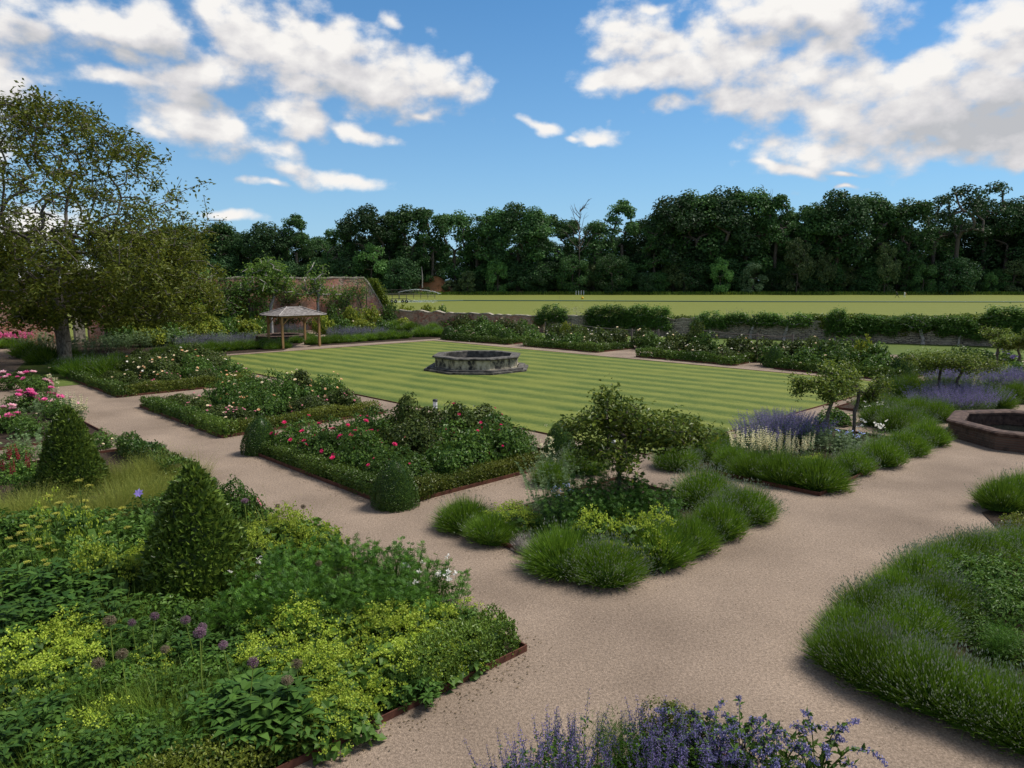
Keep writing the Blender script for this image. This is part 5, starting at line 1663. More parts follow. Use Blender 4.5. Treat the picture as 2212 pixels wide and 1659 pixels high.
big_cone = cone_topiary(151, .80, 2.12, 7600, .105, .05, 1.45, .75).mesh('topiary_cone', gm('laurel_leaf'))
cone(at(415, 1008, 2.12), big_cone, 'tall broad-leaved cone in the middle of the near left bed', (1.0, 1.0, 1.0))
cone(at(143, 880, 2.06), big_cone, 'tall broad-leaved cone near the left edge behind yellow umbels', (.88, .88, .97), 2.0)
box_cone = cone_topiary(152, .52, 1.12, 7000, .036, .022, 2.3, .35).mesh('topiary_cone', gm('topiary_leaf'))
box_cone_far = cone_topiary(153, .6, 1.3, 2600, .075, .045, 1.9, .35).mesh('topiary_cone', gm('topiary_leaf'))
cone(at(855, 1092), box_cone, 'egg-shaped box cone at the near corner of the crimson rose bed')
cone(BC + U * 7.05 + V * .25, box_cone, 'small leaning box cone at the left corner of the crimson rose bed', (1.0, 1.0, 1.0), 1)
cone(at(1209, 1002), box_cone, 'narrow box cone behind the grey wormwood', (.92, .92, 1.1), 2)
cone(at(1673, 793), box_cone_far, 'box cone at the corner of the path by the far right of the lawn', (.95, .95, 1.0))
cone(at(1946, 818), box_cone_far, 'broad box cone beside the umbrella-shaped trees', (1.05, 1.05, 1.0), 1)
cone(at(1089, 742), box_cone_far, 'small far box cone in front of the first far rose bed', (.85, .85, .85), 2)
cone(at(970, 733), box_cone_far, 'loose box clump at the left end of the first far rose bed', (1.15, 1.15, .9), .5)

# ------------------------------------------------------------------ box hedges along the beds
HM = {}
def hedge(a, b, w, h, label, inward, mat='box_leaf', leaf=.05, dens=520, seed=1):
    a, b = np.array(a, float), np.array(b, float)
    L = np.linalg.norm(b - a)
    w, h = w * .92, h * .86
    inward = np.asarray(inward, float)
    c = (a + b) / 2 + inward * (w / 2 + .05)
    n = int(L * (2 * h + w) * dens * 2.2)
    me = hedge_mesh(seed, L, w, h, n, leaf * 1.12, leaf * .68).mesh('box_hedge', gm(mat))
    return tag(obj('box_hedge', me, None, (c[0], c[1], 0), math.atan2(b[1] - a[1], b[0] - a[0])), label, 'hedge', 'low box hedges edging the beds')


hedge(BC + U * .5, BC + U * 6.5, .42, .46, 'low box hedge on the left path side of the crimson rose bed', V, 'box_leaf', .045, 900, 201)
hedge(BC + V * .6, BC + V * 6.2, .42, .44, 'low bronzed box hedge on the right path side of the crimson rose bed', U, 'box_leaf_bronze', .045, 900, 202)
hedge(BB, BB + U * 7.9, .46, .48, 'bright box hedge on the left side of the peach rose bed', V, 'box_leaf', .055, 620, 203)
hedge(BB + V * .4, BB + V * 6.0, .46, .44, 'box hedge on the right side of the peach rose bed', U, 'box_leaf_bronze', .055, 620, 204)
hedge(BA, BA + U * 8.4, .46, .45, 'box hedge on the left side of the cream rose bed by the walnut', V, 'box_leaf', .065, 460, 205)
hedge(BA + V * .4, BA + V * 6.0, .46, .5, 'golden-tipped box hedge on the path corner of the cream rose bed', U, 'box_leaf_bronze', .065, 460, 206)
hedge(BF - V * 1.75, BF - V * .12, .52, .55, 'box hedge at the near right tip of the mixed bed, above its steel edging', U, 'box_leaf', .038, 1300, 207)
hedge(BF - V * 3.0 , BF - V * 9.5, .5, .40, 'golden low box hedge along the bottom edge of the photo', U, 'box_leaf_bronze', .036, 1200, 208)
hedge(BF + U * 11.8, BF + U * 16.4, .5, .5, 'low hedge beside the back cone along the gravel path', -V, 'box_leaf', .07, 420, 209)
for k, sd in (('H', 211), ('I', 214), ('J', 217), ('K', 220)):
    Sp, u, v, L = far_beds[k]
    nm = dict(H='first far rose bed by the lavender', I='second far rose bed behind the fountain', J='third far bed of white roses', K='fourth far bed between two cones')[k]
    hedge(Sp, Sp + u * L, .55, .55, f'dark box hedge on the lawn side of the {nm}', v, 'box_leaf', .10, 170, sd)
    hedge(Sp + v * .5, Sp + v * 4.4, .5, .5, f'dark box hedge on the right end of the {nm}', u, 'box_leaf', .10, 170, sd + 1)
hedge(at(2188, 1168), at(2260, 1190), .5, .5, 'low variegated box at the right edge', np.array([.3, .95, 0]), 'box_leaf_bronze', .045, 900, 225)
q_ = bush(226, .42, .62, 3600, .034, .02, 18, 4)[0].mesh('box_bush', [gm('box_leaf_bronze'), M_bark])
p = at(1452, 1530, .5); tag(obj('box_bush', q_, None, (p[0], p[1], 0)), 'golden-green box tuft at the top of the bottom flower bed', 'box bush')
p = at(1500, 1560, .45); tag(obj('box_bush', q_, None, (p[0], p[1], 0), 1.4, .85), 'golden-green box tuft mingling with the blue bugloss', 'box bush')
# dark clipped hedge behind the cream roses


# ------------------------------------------------------------------ roses
BL = {k: bloom_mesh(231 + i, r, k, 18, 'bloom') for i, (k, r) in enumerate([('crimson_bloom', .05), ('peach_bloom', .055), ('creamy_bloom', .055), ('pink_bloom', .045), ('white_flower', .05), ('peony_bloom', .13), ('pale_peony_bloom', .13), ('lavender_purple', .07)])}
RV = {}
def rose_variants(kind, leafm, seeds, r=.8, h=1.15, n=3600, L=.078, W=.05):
    out = []
    for s in seeds:
        mb, P, N = bush(s, r, h, n, L, W, 20, 10, lump_r=.40)
        d = np.linalg.norm(P / np.array([r, r, h]), axis=1)
        sel = d > np.quantile(d, .72)
        out.append((mb.mesh('foliage', [gm(leafm), M_bark]), P[sel], N[sel]))
    RV[kind] = out


rose_variants('green', 'rose_leaf', (241, 242, 243))
rose_variants('dark', 'rose_leaf_dark', (244, 245))
rose_variants('far', 'rose_leaf', (246, 247), n=1300, L=.13, W=.085)
rose_variants('fardark', 'rose_leaf_dark', (248, 249), n=1300, L=.13, W=.085)
rose_variants('yellowish', 'shrub_yellow_leaf', (250, 251), n=1300, L=.14, W=.09)
rose_variants('peony', 'lime_leaf', (252, 253), n=1100, L=.15, W=.05)
RC = [0]
def rose(loc, label, kind, blooms, nb, scale=(1, 1, 1), bs=1.0, name='rose_bush', cat='rose bush', group='rose bushes in the beds', up=0.0):
    i = RC[0]; RC[0] += 1
    rng = np.random.default_rng(900 + i)
    me, P, N = RV[kind][i % len(RV[kind])]
    rz = (i * 1.7) % 6.283
    scale = tuple(c * f for c, f in zip(scale, (1.1, 1.1, 1.14))) if name == 'rose_bush' else scale
    t = thing(name, label, cat, (loc[0], loc[1], 0), rz, group, scale)
    obj('foliage', me, t)
    # blooms sit on the upper and outer leaves
    w = np.maximum(P[:, 2] / P[:, 2].max() - up, .02)
    idx = rng.choice(len(P), nb, replace=False, p=w / w.sum()) if nb else []
    for j in idx:
        b = obj('bloom', BL[blooms[rng.integers(len(blooms))]], t, P[j] + N[j] * .05 + np.array([0, 0, .03]))
        q = (N[j] * .6 + np.array([0, 0, .8]) + rng.normal(size=3) * .25)
        b.rotation_euler = Vector(q).to_track_quat('Z', 'Y').to_euler()
        sc = bs * (.75 + .5 * rng.random())
        b.scale = (sc / scale[0], sc / scale[1], sc / scale[2])
    return t


def bed_roses(S0, rows, fmt):
    for (s, tt, kind, blooms, nb, sc, bs, lab) in rows:
        p = S0 + V * s + U * tt
        rose(p, lab, kind, blooms, nb, sc, bs)


cr_ = ['crimson_bloom']
bed_roses(BC, [
    (1.35, 1.5, 'green', cr_, 3, (1.0, 1.0, .95), 1, 'leggy rose bush behind the egg-shaped cone, few crimson blooms'),
    (1.2, 3.0, 'green', cr_, 16, (1.05, 1.05, 1.08), 1.5, 'rose bush with many crimson blooms beside the left hedge, nearer one'),
    (1.2, 4.6, 'green', cr_, 18, (1.05, 1.05, 1.05), 1.5, 'rose bush with many crimson blooms beside the left hedge, middle one'),
    (1.2, 6.1, 'green', cr_, 11, (1.0, 1.0, 1.0), 1.5, 'rose bush with crimson blooms next to the small leaning cone'),
    (2.9, 1.3, 'green', cr_, 1, (1.15, 1.15, 1.15), 1, 'green rose bush over the bronzed hedge, left one'),
    (4.4, 1.3, 'green', cr_, 3, (1.15, 1.15, 1.18), 1, 'green rose bush over the bronzed hedge, right one'),
    (5.5, 1.8, 'green', cr_, 3, (.8, .8, .75), 1, 'small rose bush at the right end of the crimson bed'),
    (2.8, 3.0, 'dark', cr_, 3, (1.1, 1.1, 1.25), .8, 'dark-leaved rose bush in the middle of the crimson bed'),
    (2.8, 4.6, 'green', cr_, 6, (1.1, 1.1, 1.15), .9, 'rose bush behind the crimson-bloomed front row'),
    (2.9, 6.0, 'green', cr_, 3, (1.0, 1.0, .95), .8, 'green rose bush at the back left of the crimson bed'),
    (4.5, 3.1, 'dark', cr_, 6, (1.15, 1.15, 1.28), 1.1, 'bronze-leaved rose bush with dark crimson blooms at the back'),
    (5.6, 3.4, 'dark', cr_, 5, (1.1, 1.1, 1.22), 1.1, 'bronze-leaved rose bush at the back right of the crimson bed'),
    (3.6, 4.4, 'dark', cr_, 0, (.85, .85, 1.42), .9, 'tallest dark bushy shrub standing above the crimson roses'),
    (5.0, 5.0, 'dark', cr_, 3, (1.1, 1.1, 1.05), .9, 'dark-leaved rose bush by the peeping bollard lamp'),
], '')
pc = ['peach_bloom', 'creamy_bloom', 'peach_bloom']
pk = ['pink_bloom', 'pink_bloom', 'creamy_bloom']
bed_roses(BB, [
    (1.0, 1.2, 'dark', pk, 18, (.85, .85, .65), 1, 'low rose bush with small pink blooms at the near corner of the peach bed'),
    (1.0, 2.7, 'dark', pk, 18, (.85, .85, .62), 1, 'low pink-flowered rose bush second from the near corner of the peach bed'),
    (1.0, 4.3, 'dark', pk, 14, (.85, .85, .62), 1, 'low pink-flowered rose bush third from the near corner of the peach bed'),
    (1.0, 6.2, 'dark', pk, 8, (.85, .85, .65), 1, 'low pink-flowered rose bush at the left end of the peach bed'),
    (2.4, 2.0, 'green', pc, 14, (1.05, 1.05, 1.1), 1.15, 'rose bush with peach blooms at the front of the peach bed'),
    (2.4, 3.8, 'green', pc, 15, (1.1, 1.1, 1.15), 1.15, 'rose bush with peach and cream blooms in the middle of the peach bed'),
    (2.5, 5.6, 'green', pc, 12, (1.05, 1.05, 1.1), 1.15, 'rose bush with peach blooms left of the climber pillar'),
    (3.9, 1.4, 'dark', pk, 14, (1.0, 1.0, .8), 1, 'pink-flowered rose bush at the right end of the peach bed'),
    (5.3, 1.6, 'dark', pk, 10, (1.0, 1.0, .8), 1, 'dark rose bush meeting the crimson bed, few pink blooms'),
    (3.9, 3.2, 'green', pc, 12, (1.1, 1.1, 1.25), 1.15, 'tall peach-flowered rose bush at the back of the peach bed'),
    (5.4, 3.2, 'green', pc, 14, (1.1, 1.1, 1.25), 1.15, 'tall peach rose bush against the lawn'),
    (4.0, 5.0, 'green', pc, 10, (1.0, 1.0, 1.2), 1.15, 'peach rose bush right at the foot of the climber pillar'),
    (5.4, 5.2, 'dark', pc, 6, (1.0, 1.0, 1.1), 1.15, 'dark rose bush behind the climber pillar by the lawn path'),
], '')
cm_ = ['creamy_bloom', 'peach_bloom', 'white_flower']
bed_roses(BA, [
    (1.2, 1.2, 'dark', pk, 12, (.9, .9, .6), 1.15, 'low rose bush with pale pink blooms at the corner of the cream rose bed'),
    (2.6, 1.2, 'dark', pk, 12, (.9, .9, .65), 1.15, 'low pale pink rose bush second along the path in the cream bed'),
    (4.2, 1.2, 'dark', cm_, 8, (1.0, 1.0, .8), 1.15, 'rose bush at the right end of the cream rose bed'),
    (1.2, 3.2, 'dark', cm_, 8, (1.0, 1.0, .65), 1.15, 'low white-flowered rose bush in the cream bed near the hedge'),
    (1.3, 5.2, 'dark', cm_, 4, (1.0, 1.0, .6), 1.15, 'low dark rose bush in the cream bed toward the walnut'),
    (2.8, 2.9, 'dark', cm_, 16, (1.15, 1.15, 1.2), 1.3, 'cream and peach rose bush at the front centre of the cream bed'),
    (2.8, 4.6, 'dark', cm_, 14, (1.15, 1.15, 1.25), 1.3, 'cream and peach rose bush at the left centre of the cream bed'),
    (4.4, 3.0, 'green', cm_, 12, (1.1, 1.1, 1.2), 1.25, 'cream rose bush close to the lawn tip'),
    (5.6, 1.6, 'green', pk, 10, (1.0, 1.0, .95), 1.1, 'pink and cream rose bush between two rose beds by the lawn'),
    (4.4, 4.8, 'dark', cm_, 10, (1.15, 1.15, 1.25), 1.25, 'dark cream rose bush at the back of the cream bed'),
    (5.8, 4.0, 'dark', cm_, 6, (1.0, 1.0, 1.1), 1.2, 'dark rose bush at the back right of the cream bed near the lawn corner'),
    (2.6, 6.6, 'dark', cm_, 2, (1.1, 1.1, 1.0), 1.2, 'dark rose bush at the far left of the cream bed'),
    (6.3, 6.2, 'dark', cm_, 0, (1.3, 1.3, 1.3), 1.2, 'dark bare-leaved bush behind the cream roses, right one'),
    (6.3, 8.0, 'dark', cm_, 0, (1.3, 1.3, 1.3), 1.2, 'dark bare-leaved bush behind the cream roses, middle one'),
    (5.2, 8.9, 'dark', cm_, 0, (1.3, 1.3, 1.25), 1.2, 'dark bare-leaved bush behind the cream roses, left one'),
    (3.6, 8.6, 'dark', cm_, 0, (1.2, 1.2, 1.1), 1.2, 'dark bush between cream roses and walnut lavender'),
    (4.4, 6.8, 'dark', cm_, 2, (1.2, 1.2, 1.15), 1.2, 'dark rose bush under the dark hedge'),
], '')
wf = ['white_flower', 'creamy_bloom']
def far_roses(k, rows):
    Sp, u, v, L = far_beds[k]
    for (s, tt, kind, bl, nb, sc, lab) in rows:
        sc = tuple(c * f for c, f in zip(sc, (1.15, 1.15, 1.2)))
        rose(Sp + v * s + u * tt, lab, kind, bl, nb, sc, 1.5)


far_roses('H', [(1.3, 1.0, 'far', wf, 0, (.9, .9, .9), 'green rose bush beside the small far cone'), (1.4, 2.6, 'far', wf, 0, (1, 1, 1), 'green rose bush in the middle of the first far bed'), (1.4, 4.4, 'far', wf, 0, (1, 1, 1), 'green rose bush at the left of the first far bed'),
                (1.4, 6.2, 'far', wf, 0, (.9, .9, .95), 'green rose bush by the loose box clump'), (3, 2.0, 'fardark', wf, 1, (1.2, 1.2, 1.15), 'dark rose bush at the back of the first far bed'), (3, 4.4, 'far', wf, 1, (1.2, 1.2, 1.15), 'tall green rose at the back left of the first far bed')])
far_roses('I', [(1.3, 1.3, 'fardark', wf, 5, (1, 1, .8), 'low white-flecked rose bush at the right of the second far bed'), (1.3, 3.2, 'far', wf, 5, (1, 1, .85), 'low rose bush in the middle front of the second far bed'), (1.3, 5.4, 'far', wf, 4, (1, 1, .85), 'low rose bush in the left front of the second far bed'), (1.2, 7.4, 'far', wf, 2, (1, 1, .85), 'low rose bush at the left end of the second far bed'),
                (3, 2.0, 'fardark', wf, 7, (1.2, 1.2, 1.1), 'dark white-flowered rose at the back right of the second far bed'), (3, 4.6, 'fardark', wf, 5, (1.2, 1.2, 1.2), 'dark rose at the back centre of the second far bed'), (3.6, 6.8, 'fardark', wf, 4, (1.1, 1.1, 1.1), 'dark rose at the back left of the second far bed')])
far_roses('J', [(1.3, 1.2, 'fardark', wf, 9, (1, 1, .7), 'low white rose bush at the right corner of the white rose bed'), (1.3, 3.2, 'fardark', wf, 7, (1, 1, .75), 'low white rose bush in the front of the white rose bed'), (1.2, 5.4, 'fardark', wf, 6, (1, 1, .8), 'low white rose bush at the front left of the white rose bed'),
                (2.9, 1.4, 'fardark', cm_, 9, (1.15, 1.15, 1.1), 'white and peach rose bush left of the far cone'), (2.9, 3.6, 'far', cm_, 10, (1.2, 1.2, 1.2), 'largest white and peach rose bush of the white rose bed'), (2.9, 5.8, 'fardark', cm_, 9, (1.15, 1.15, 1.15), 'white and peach rose at the left of the white rose bed'), (3.6, 4.8, 'fardark', wf, 0, (.9, .9, 1.75), 'tall dark shrub pillar above the white roses')])
far_roses('K', [(1.3, 1.4, 'far', wf, 2, (1.1, 1.1, .9), 'rose bush beside the broad far cone'), (1.3, 3.4, 'far', wf, 2, (1.1, 1.1, .95), 'rose bush in the front middle of the fourth far bed'), (1.3, 5.6, 'far', wf, 1, (1.1, 1.1, .95), 'rose bush in the front left of the fourth far bed'), (1.3, 7.6, 'far', wf, 0, (1, 1, .8), 'low rose bush right of the path-corner cone'),
                (3, 2.4, 'far', cr_, 2, (1.25, 1.25, 1.25), 'rose bush with a crimson bloom in the fourth far bed'), (3, 4.8, 'far', wf, 0, (1.25, 1.25, 1.25), 'tall rose bush at the back centre of the fourth far bed'), (3, 7.0, 'fardark', wf, 1, (1.2, 1.2, 1.1), 'dark rose bush at the back left of the fourth far bed')])
# roses trained on the trellis rails and by the low wall
wall_roses = [(1000, 712, 1.5, 'fardark', wf, 6), (1040, 716, 1.5, 'far', wf, 5), (1090, 720, 1.4, 'fardark', wf, 4), (1130, 724, 1.4, 'far', wf, 4), (1200, 734, 1.3, 'fardark', wf, 6), (1255, 738, 1.25, 'fardark', wf, 4), (1330, 746, 1.3, 'fardark', wf, 4), (1385, 752, 1.35, 'fardark', wf, 6), (1405, 757, 1.2, 'far', wf, 4),
              (1655, 780, 1.3, 'fardark', wf, 3), (1690, 782, 1.3, 'fardark', wf, 2), (1600, 775, 1.2, 'fardark', wf, 4), (1760, 762, 1.1, 'fardark', wf, 4), (1800, 764, .9, 'fardark', wf, 2), (1850, 768, 1.1, 'far', wf, 2)]
wl = ['white rose tangle left of the brick-topped wall', 'yellow-white roses below the brick-topped wall', 'dark rose tangle below the brick-topped wall', 'green rose tangle right below the brick-topped wall', 'white rose on the rail below the bushy wall tree', 'dark rose on the sagging rail, right of the bushy wall tree',
      'dark rose on the rail below the row of round wall trees', 'white rose climbing between the posts by the gravel gap', 'green rose filling the gap between the two posts', 'dark rose on the rail under the white-limbed fan tree', 'dark rose at the post behind the path-corner cone', 'white rose under the fan tree by the verge', 'white-dotted shrub on the grass verge', 'low dark shrub on the grass verge', 'green shrub under the pale-branched fan tree']
for (x, y, s, k, b, n), l in zip(wall_roses, wl):
    rose(at(x, y), l, k, b, n, (s, s * .9, s * .95), 1.6, group='roses on the trellis and low wall')
# yellow-green shrub roses before the brick wall
yr = [(345, 735, 1.9), (385, 733, 2.0), (430, 730, 2.1), (470, 727, 2.1), (510, 722, 2.0), (545, 718, 2.0), (720, 716, 1.6), (760, 714, 1.6), (800, 712, 1.5), (842, 709, 1.6), (880, 706, 1.5), (920, 705, 1.6), (955, 706, 1.5), (700, 722, 1.3), (300, 742, 1.8), (255, 748, 1.7)]
yl = ['left of centre below the brick wall', 'below the walnut branch tips', 'third left of the gazebo', 'second left of the gazebo pond', 'just left of the gazebo', 'behind the left gazebo post', 'right of the gazebo behind catmint', 'second right of the gazebo', 'third right of the gazebo', 'under the sloping wall end', 'at the ivy-covered wall foot', 'with pale blooms by the low brick wall', 'at the right end before the stone wall', 'behind the right gazebo post', 'under the right walnut boughs', 'closest to the pale gate pier']
for i, ((x, y, s), l) in enumerate(zip(yr, yl)):
    rose(at(x, y), 'yellow-green shrub rose ' + l, 'yellowish' if i % 3 else 'far', wf, 5 if i > 8 else 2, (s * .85, s * .85, s * 1.42), 1.5, group='shrub roses before the brick wall')
# misty blue-green perennials along the border left of the gazebo
for i, (x, y, s) in enumerate([(260, 752, 1.6), (300, 752, 1.7), (340, 748, 1.8), (375, 746, 1.8), (222, 758, 1.6), (180, 762, 1.5), (110, 764, 1.5), (70, 748, 1.6), (85, 756, 1.4), (470, 741, 1.2), (555, 738, 1.2), (400, 742, 1.5)]):
    ART.place(at(x, y), ['blue-green perennial under the walnut boughs', 'tall blue-green perennial right of the pale pier', 'tallest blue-green perennial in the left border', 'blue-green perennial above the left end of the lavender row', 'blue-green perennial beside the walnut trunk, right', 'blue-green perennial just behind the walnut trunk',
              'blue-green perennial left of the walnut trunk', 'blue-green perennial beside the crimson clump', 'misty perennial between crimson clump and walnut', 'misty perennial behind the left lavender row', 'misty perennial by the gazebo pond', 'misty perennial behind the left catmints'][i], (s * 1.2, s * 1.2, s), var=1, name='blue_green_perennial', group='misty perennials in the left border')

# peonies
for x, y, h, nb, l, bl in [(25, 800, .9, 9, 'pink peony bush at the left edge, upper one', ['peony_bloom', 'pale_peony_bloom']), (70, 800, .95, 9, 'pale pink peony bush at the top of the peony bed', ['pale_peony_bloom', 'peony_bloom']), (40, 840, .9, 10, 'deep pink peony bush in the middle of the peony bed', ['peony_bloom']), (95, 835, .9, 10, 'deep pink peony bush at the right of the peony bed', ['peony_bloom']),
                           (10, 875, .85, 8, 'pink peony bush cut by the left edge, lower one', ['peony_bloom', 'pale_peony_bloom']), (120, 850, .8, 6, 'pink peony bush next to the cream spikes', ['peony_bloom', 'pale_peony_bloom'])]:
    p = at(x, y, h)
    rose(p, l, 'peony', bl, nb, (.95, .95, h / 1.15), 1.15, 'peony_bush', 'peony', 'pink peonies at the left edge', .3)
for x, y, s, l in [(30, 915, .7, 'low light green plant below the peonies at the left edge'), (75, 922, .7, 'low light green plant below the middle peonies'), (40, 985, .6, 'low green plant by the short path at the left'), (125, 885, .7, 'grey-green plant below the cream spikes'), (150, 945, .6, 'green plant just behind the back cone'), (225, 948, .6, 'low green plant right of the back cone top')]:
    rose(at(x, y + 20), l, 'peony', wf, 3, (s * 1.1, s * 1.1, s), .7, 'leafy_perennial', 'plant', 'low leafy perennials at the left')

# climbing rose and clematis in the near bed
p = at(505, 1030, 1.0)
rose((p[0], p[1], 0), 'loose climbing rose beside the gravel path right of the tall cone', 'green', ['pink_bloom'], 3, (.62, .62, .95), .8, group='climbers')
p = at(308, 1030, 1.15)
mb, P, N = bush(261, .3, 1.25, 900, .075, .045, 12, 5, lump_r=.75)
ct = thing('clematis', 'clematis with one large purple flower left of the tall leafy cone', 'clematis', (p[0], p[1], 0))
obj('foliage', mb.mesh('foliage', [gm('lime_leaf'), M_stem]), ct)
fl = MB()
for k in range(7):
    a = k * 6.283 / 7
    D = np.array([[math.cos(a), math.sin(a), .12]]); leaves(fl, np.zeros((1, 3)), D, np.array([[0, 0, 1.0]]), .095, .06, rngP, 0, .1)
f = obj('flower', fl.mesh('flower', gm('petal_lilac')), ct, (.08, -.34, .92)); f.rotation_euler = (math.radians(55), .2, 0)
# climber pillar in the peach bed
mb, P, N = bush(262, .5, 1.9, 1500, .10, .065, 16, 6, lump_r=.62)
p = BB + V * 4.3 + U * 7.0
o = tag(obj('leafy_climber', mb.mesh('leafy_climber', [gm('lime_leaf'), M_bark]), None, p), 'bright green leafy climber pillar rising above the peach roses', 'climber')
o.rotation_euler = (0, math.radians(-11), .6)
rose(at(1165 * 0 + 1450, 0 + 800) * 0 + far_beds['I'][0] + far_beds['I'][2] * 3.2 + far_beds['I'][1] * 5.6, 'bright green pointed shrub standing above the second far bed', 'yellowish', wf, 0, (.75, .75, 1.7), group='climbers')
rose(far_beds['K'][0] + far_beds['K'][2] * 3.6 + far_beds['K'][1] * 3.4, 'light green shrub pillar in the fourth far bed', 'yellowish', wf, 0, (.7, .7, 1.6), group='climbers')
# pale meadow-rue by the lawn corner
MRU = Kind('meadow_rue', 'flower', 'pale yellow tall flowers', [[('foliage', (q := foam_plant(265, .3, 1.45, 60, leafn=40, leafL=.08))[0].mesh('foliage', gm('grey_leaf'))), ('blossom', q[1].mesh('blossom', gm('cream_flower')))]])
for x, y, l in [(1182, 915, 'pale yellow meadow-rue plume above the small box cone'), (110, 790, 'cream flower plume in front of the walnut trunk')]:
    p = at(x, y, 1.4); MRU.place((p[0], p[1], 0), l, (.7, .7, .95))

# ------------------------------------------------------------------ bottom bed: blue-flowered plants
a, b = catmint(271, .4, .62, 34, per=6, whorls=9, L=.024, frac=.5, flop=.5)
NEP = Kind('catmint', 'catmint', 'purple spikes at the bottom of the photo', [[('foliage', a.mesh('foliage', gm('herb_leaf'))), ('flower_spikes', b.mesh('flower_spikes', gm('purple_flower')))]])
for x, y, s, l in [(1120, 1640, .9, 'sparse purple spikes at the bottom, leftmost'), (1190, 1605, 1.0, 'purple spikes left of the feathery fennel'), (1255, 1585, 1.05, 'tallest purple spikes just left of the fennel'), (1400, 1585, 1.05, 'dense purple spikes right of the fennel'), (1450, 1570, 1.0, 'purple spikes below the golden box tip'), (1500, 1620, 1.0, 'purple spikes at the bottom edge, centre'), (1590, 1640, .9, 'purple spikes at the bottom edge below the bugloss')]:
    p = at(x, y, .52 * s); NEP.place((p[0], p[1], 0), l, s)
def bugloss(seed, r, h, arms):
    """arching, coiled flower stalks with blue bells"""
    rng = np.random.default_rng(seed)
    fo, fl = MB(), MB()
    for k in range(arms):
        a = k * 2.4 + rng.random() * .6
        o = np.array([math.cos(a), math.sin(a), 0])
        q = .3 + .7 * rng.random()
        H = h * (.75 + .35 * rng.random())
        pts = [o * .04, o * r * .25 * q + np.array([0, 0, H * .5]), o * r * .5 * q + np.array([0, 0, H * .85]), o * r * .85 * q + np.array([0, 0, H]), o * r * 1.1 * q + np.array([0, 0, H * .93])]
        tube(fo, pts, [.006, .005, .0045, .003, .002], 4, 0, .5)
        pts = np.array(pts)
        for s in range(16):
            f = rng.random() * 3.2; i = int(f); c = pts[i] + (pts[i + 1] - pts[i]) * (f - i)
            D = nrm(rng.normal(size=(1, 3)) + np.array([0, 0, .3])); leaves(fo, c[None], D, rdir(rng, 1) + np.array([0, 0, 1.0]), .09 * (1.2 - .2 * i), .035, rng)
        n = 16
        f = 2.3 + 1.7 * np.linspace(0, 1, n) ** .8; f = np.minimum(f, 3.99); i = f.astype(int)
        c = pts[i] + (pts[np.minimum(i + 1, 4)] - pts[i]) * (f - i)[:, None]
        for _ in range(4):
            leaves(fl, c + rng.normal(size=(n, 3)) * .012, nrm(rng.normal(size=(n, 3)) * .7 + np.array([0, 0, -.5])), rdir(rng, n), .026, .018, rng, 0, .3)
    return [('foliage', fo.mesh('foliage', gm('lime_leaf'))), ('blossom', fl.mesh('blossom', gm('blue_flower')))]


BUG = Kind('bugloss', 'flower', 'blue bugloss at the bottom of the photo', [bugloss(275, .45, .62, 20), bugloss(276, .5, .6, 11)])
for x, y, v, s, l in [(1530, 1570, 0, .95, 'blue bugloss right of the golden box tip'), (1470, 1600, 0, .9, 'blue bugloss in the middle of the bottom bed'), (1600, 1590, 0, 1.0, 'blue bugloss spreading over the gravel'), (1680, 1600, 1, 1.0, 'blue bugloss with coiled arching stalks'), (1770, 1590, 1, 1.15, 'rightmost bugloss with the tallest coiled stalks'), (1660, 1645, 0, .9, 'blue bugloss at the bottom edge, right')]:
    p = at(x, y, .5 * s); BUG.place((p[0], p[1], 0), l, s, var=v)
GW = Kind('low_weed', 'weed', 'small weeds on gravel', [grass_clump(278, .12, .12, 60, .006).mesh('low_weed', [gm('grass_green')])])
for x, y, l in [(1700, 1655, 'small weed on the gravel at the bottom edge'), (1760, 1657, 'second small weed on the gravel at the bottom right'), (1835, 1062, 'tiny weed on the gravel by the two-tree bed')]:
    GW.place(at(x, y), l)

# clippings and fallen petals on the gravel beside the beds
rng = np.random.default_rng(291)
mb = MB()
for k, (pts, lab) in beds.items():
    c = np.mean(np.array(pts), 0)
    for a, b in zip(pts, pts[1:] + pts[:1]):
        a, b = np.array(a), np.array(b); L = np.linalg.norm(b - a)
        if np.linalg.norm((a + b) / 2) > 34 or (a + b)[1] / 2 < 3:
            continue
        n = int(L * 55)
        f = rng.random((n, 1)); q = a + (b - a) * f
        o = np.array([(b - a)[1], -(b - a)[0], 0]) / L; o = o if np.dot(o, (a + b) / 2 - c) > 0 else -o
        P = q + o * (.03 + np.abs(rng.normal(size=(n, 1))) * .22) + np.array([0, 0, .008])
        D = rng.normal(size=(n, 3)) * np.array([1, 1, .08])
        leaves(mb, P, D, np.tile([0, 0, 1.0], (n, 1)) + rng.normal(size=(n, 3)) * .2, .035, .018, rng)
n = 700
P = np.stack([rng.uniform(-9, 12, n), rng.uniform(7, 24, n), np.full(n, .008)], 1)
leaves(mb, P, rng.normal(size=(n, 3)) * np.array([1, 1, .08]), np.tile([0, 0, 1.0], (n, 1)) + rng.normal(size=(n, 3)) * .2, .028, .016, rng)
struct(obj('leaf_litter', mb.mesh('leaf_litter', gm('litter_leaf'))), 'dry clippings and leaves scattered on the gravel', 'stuff')

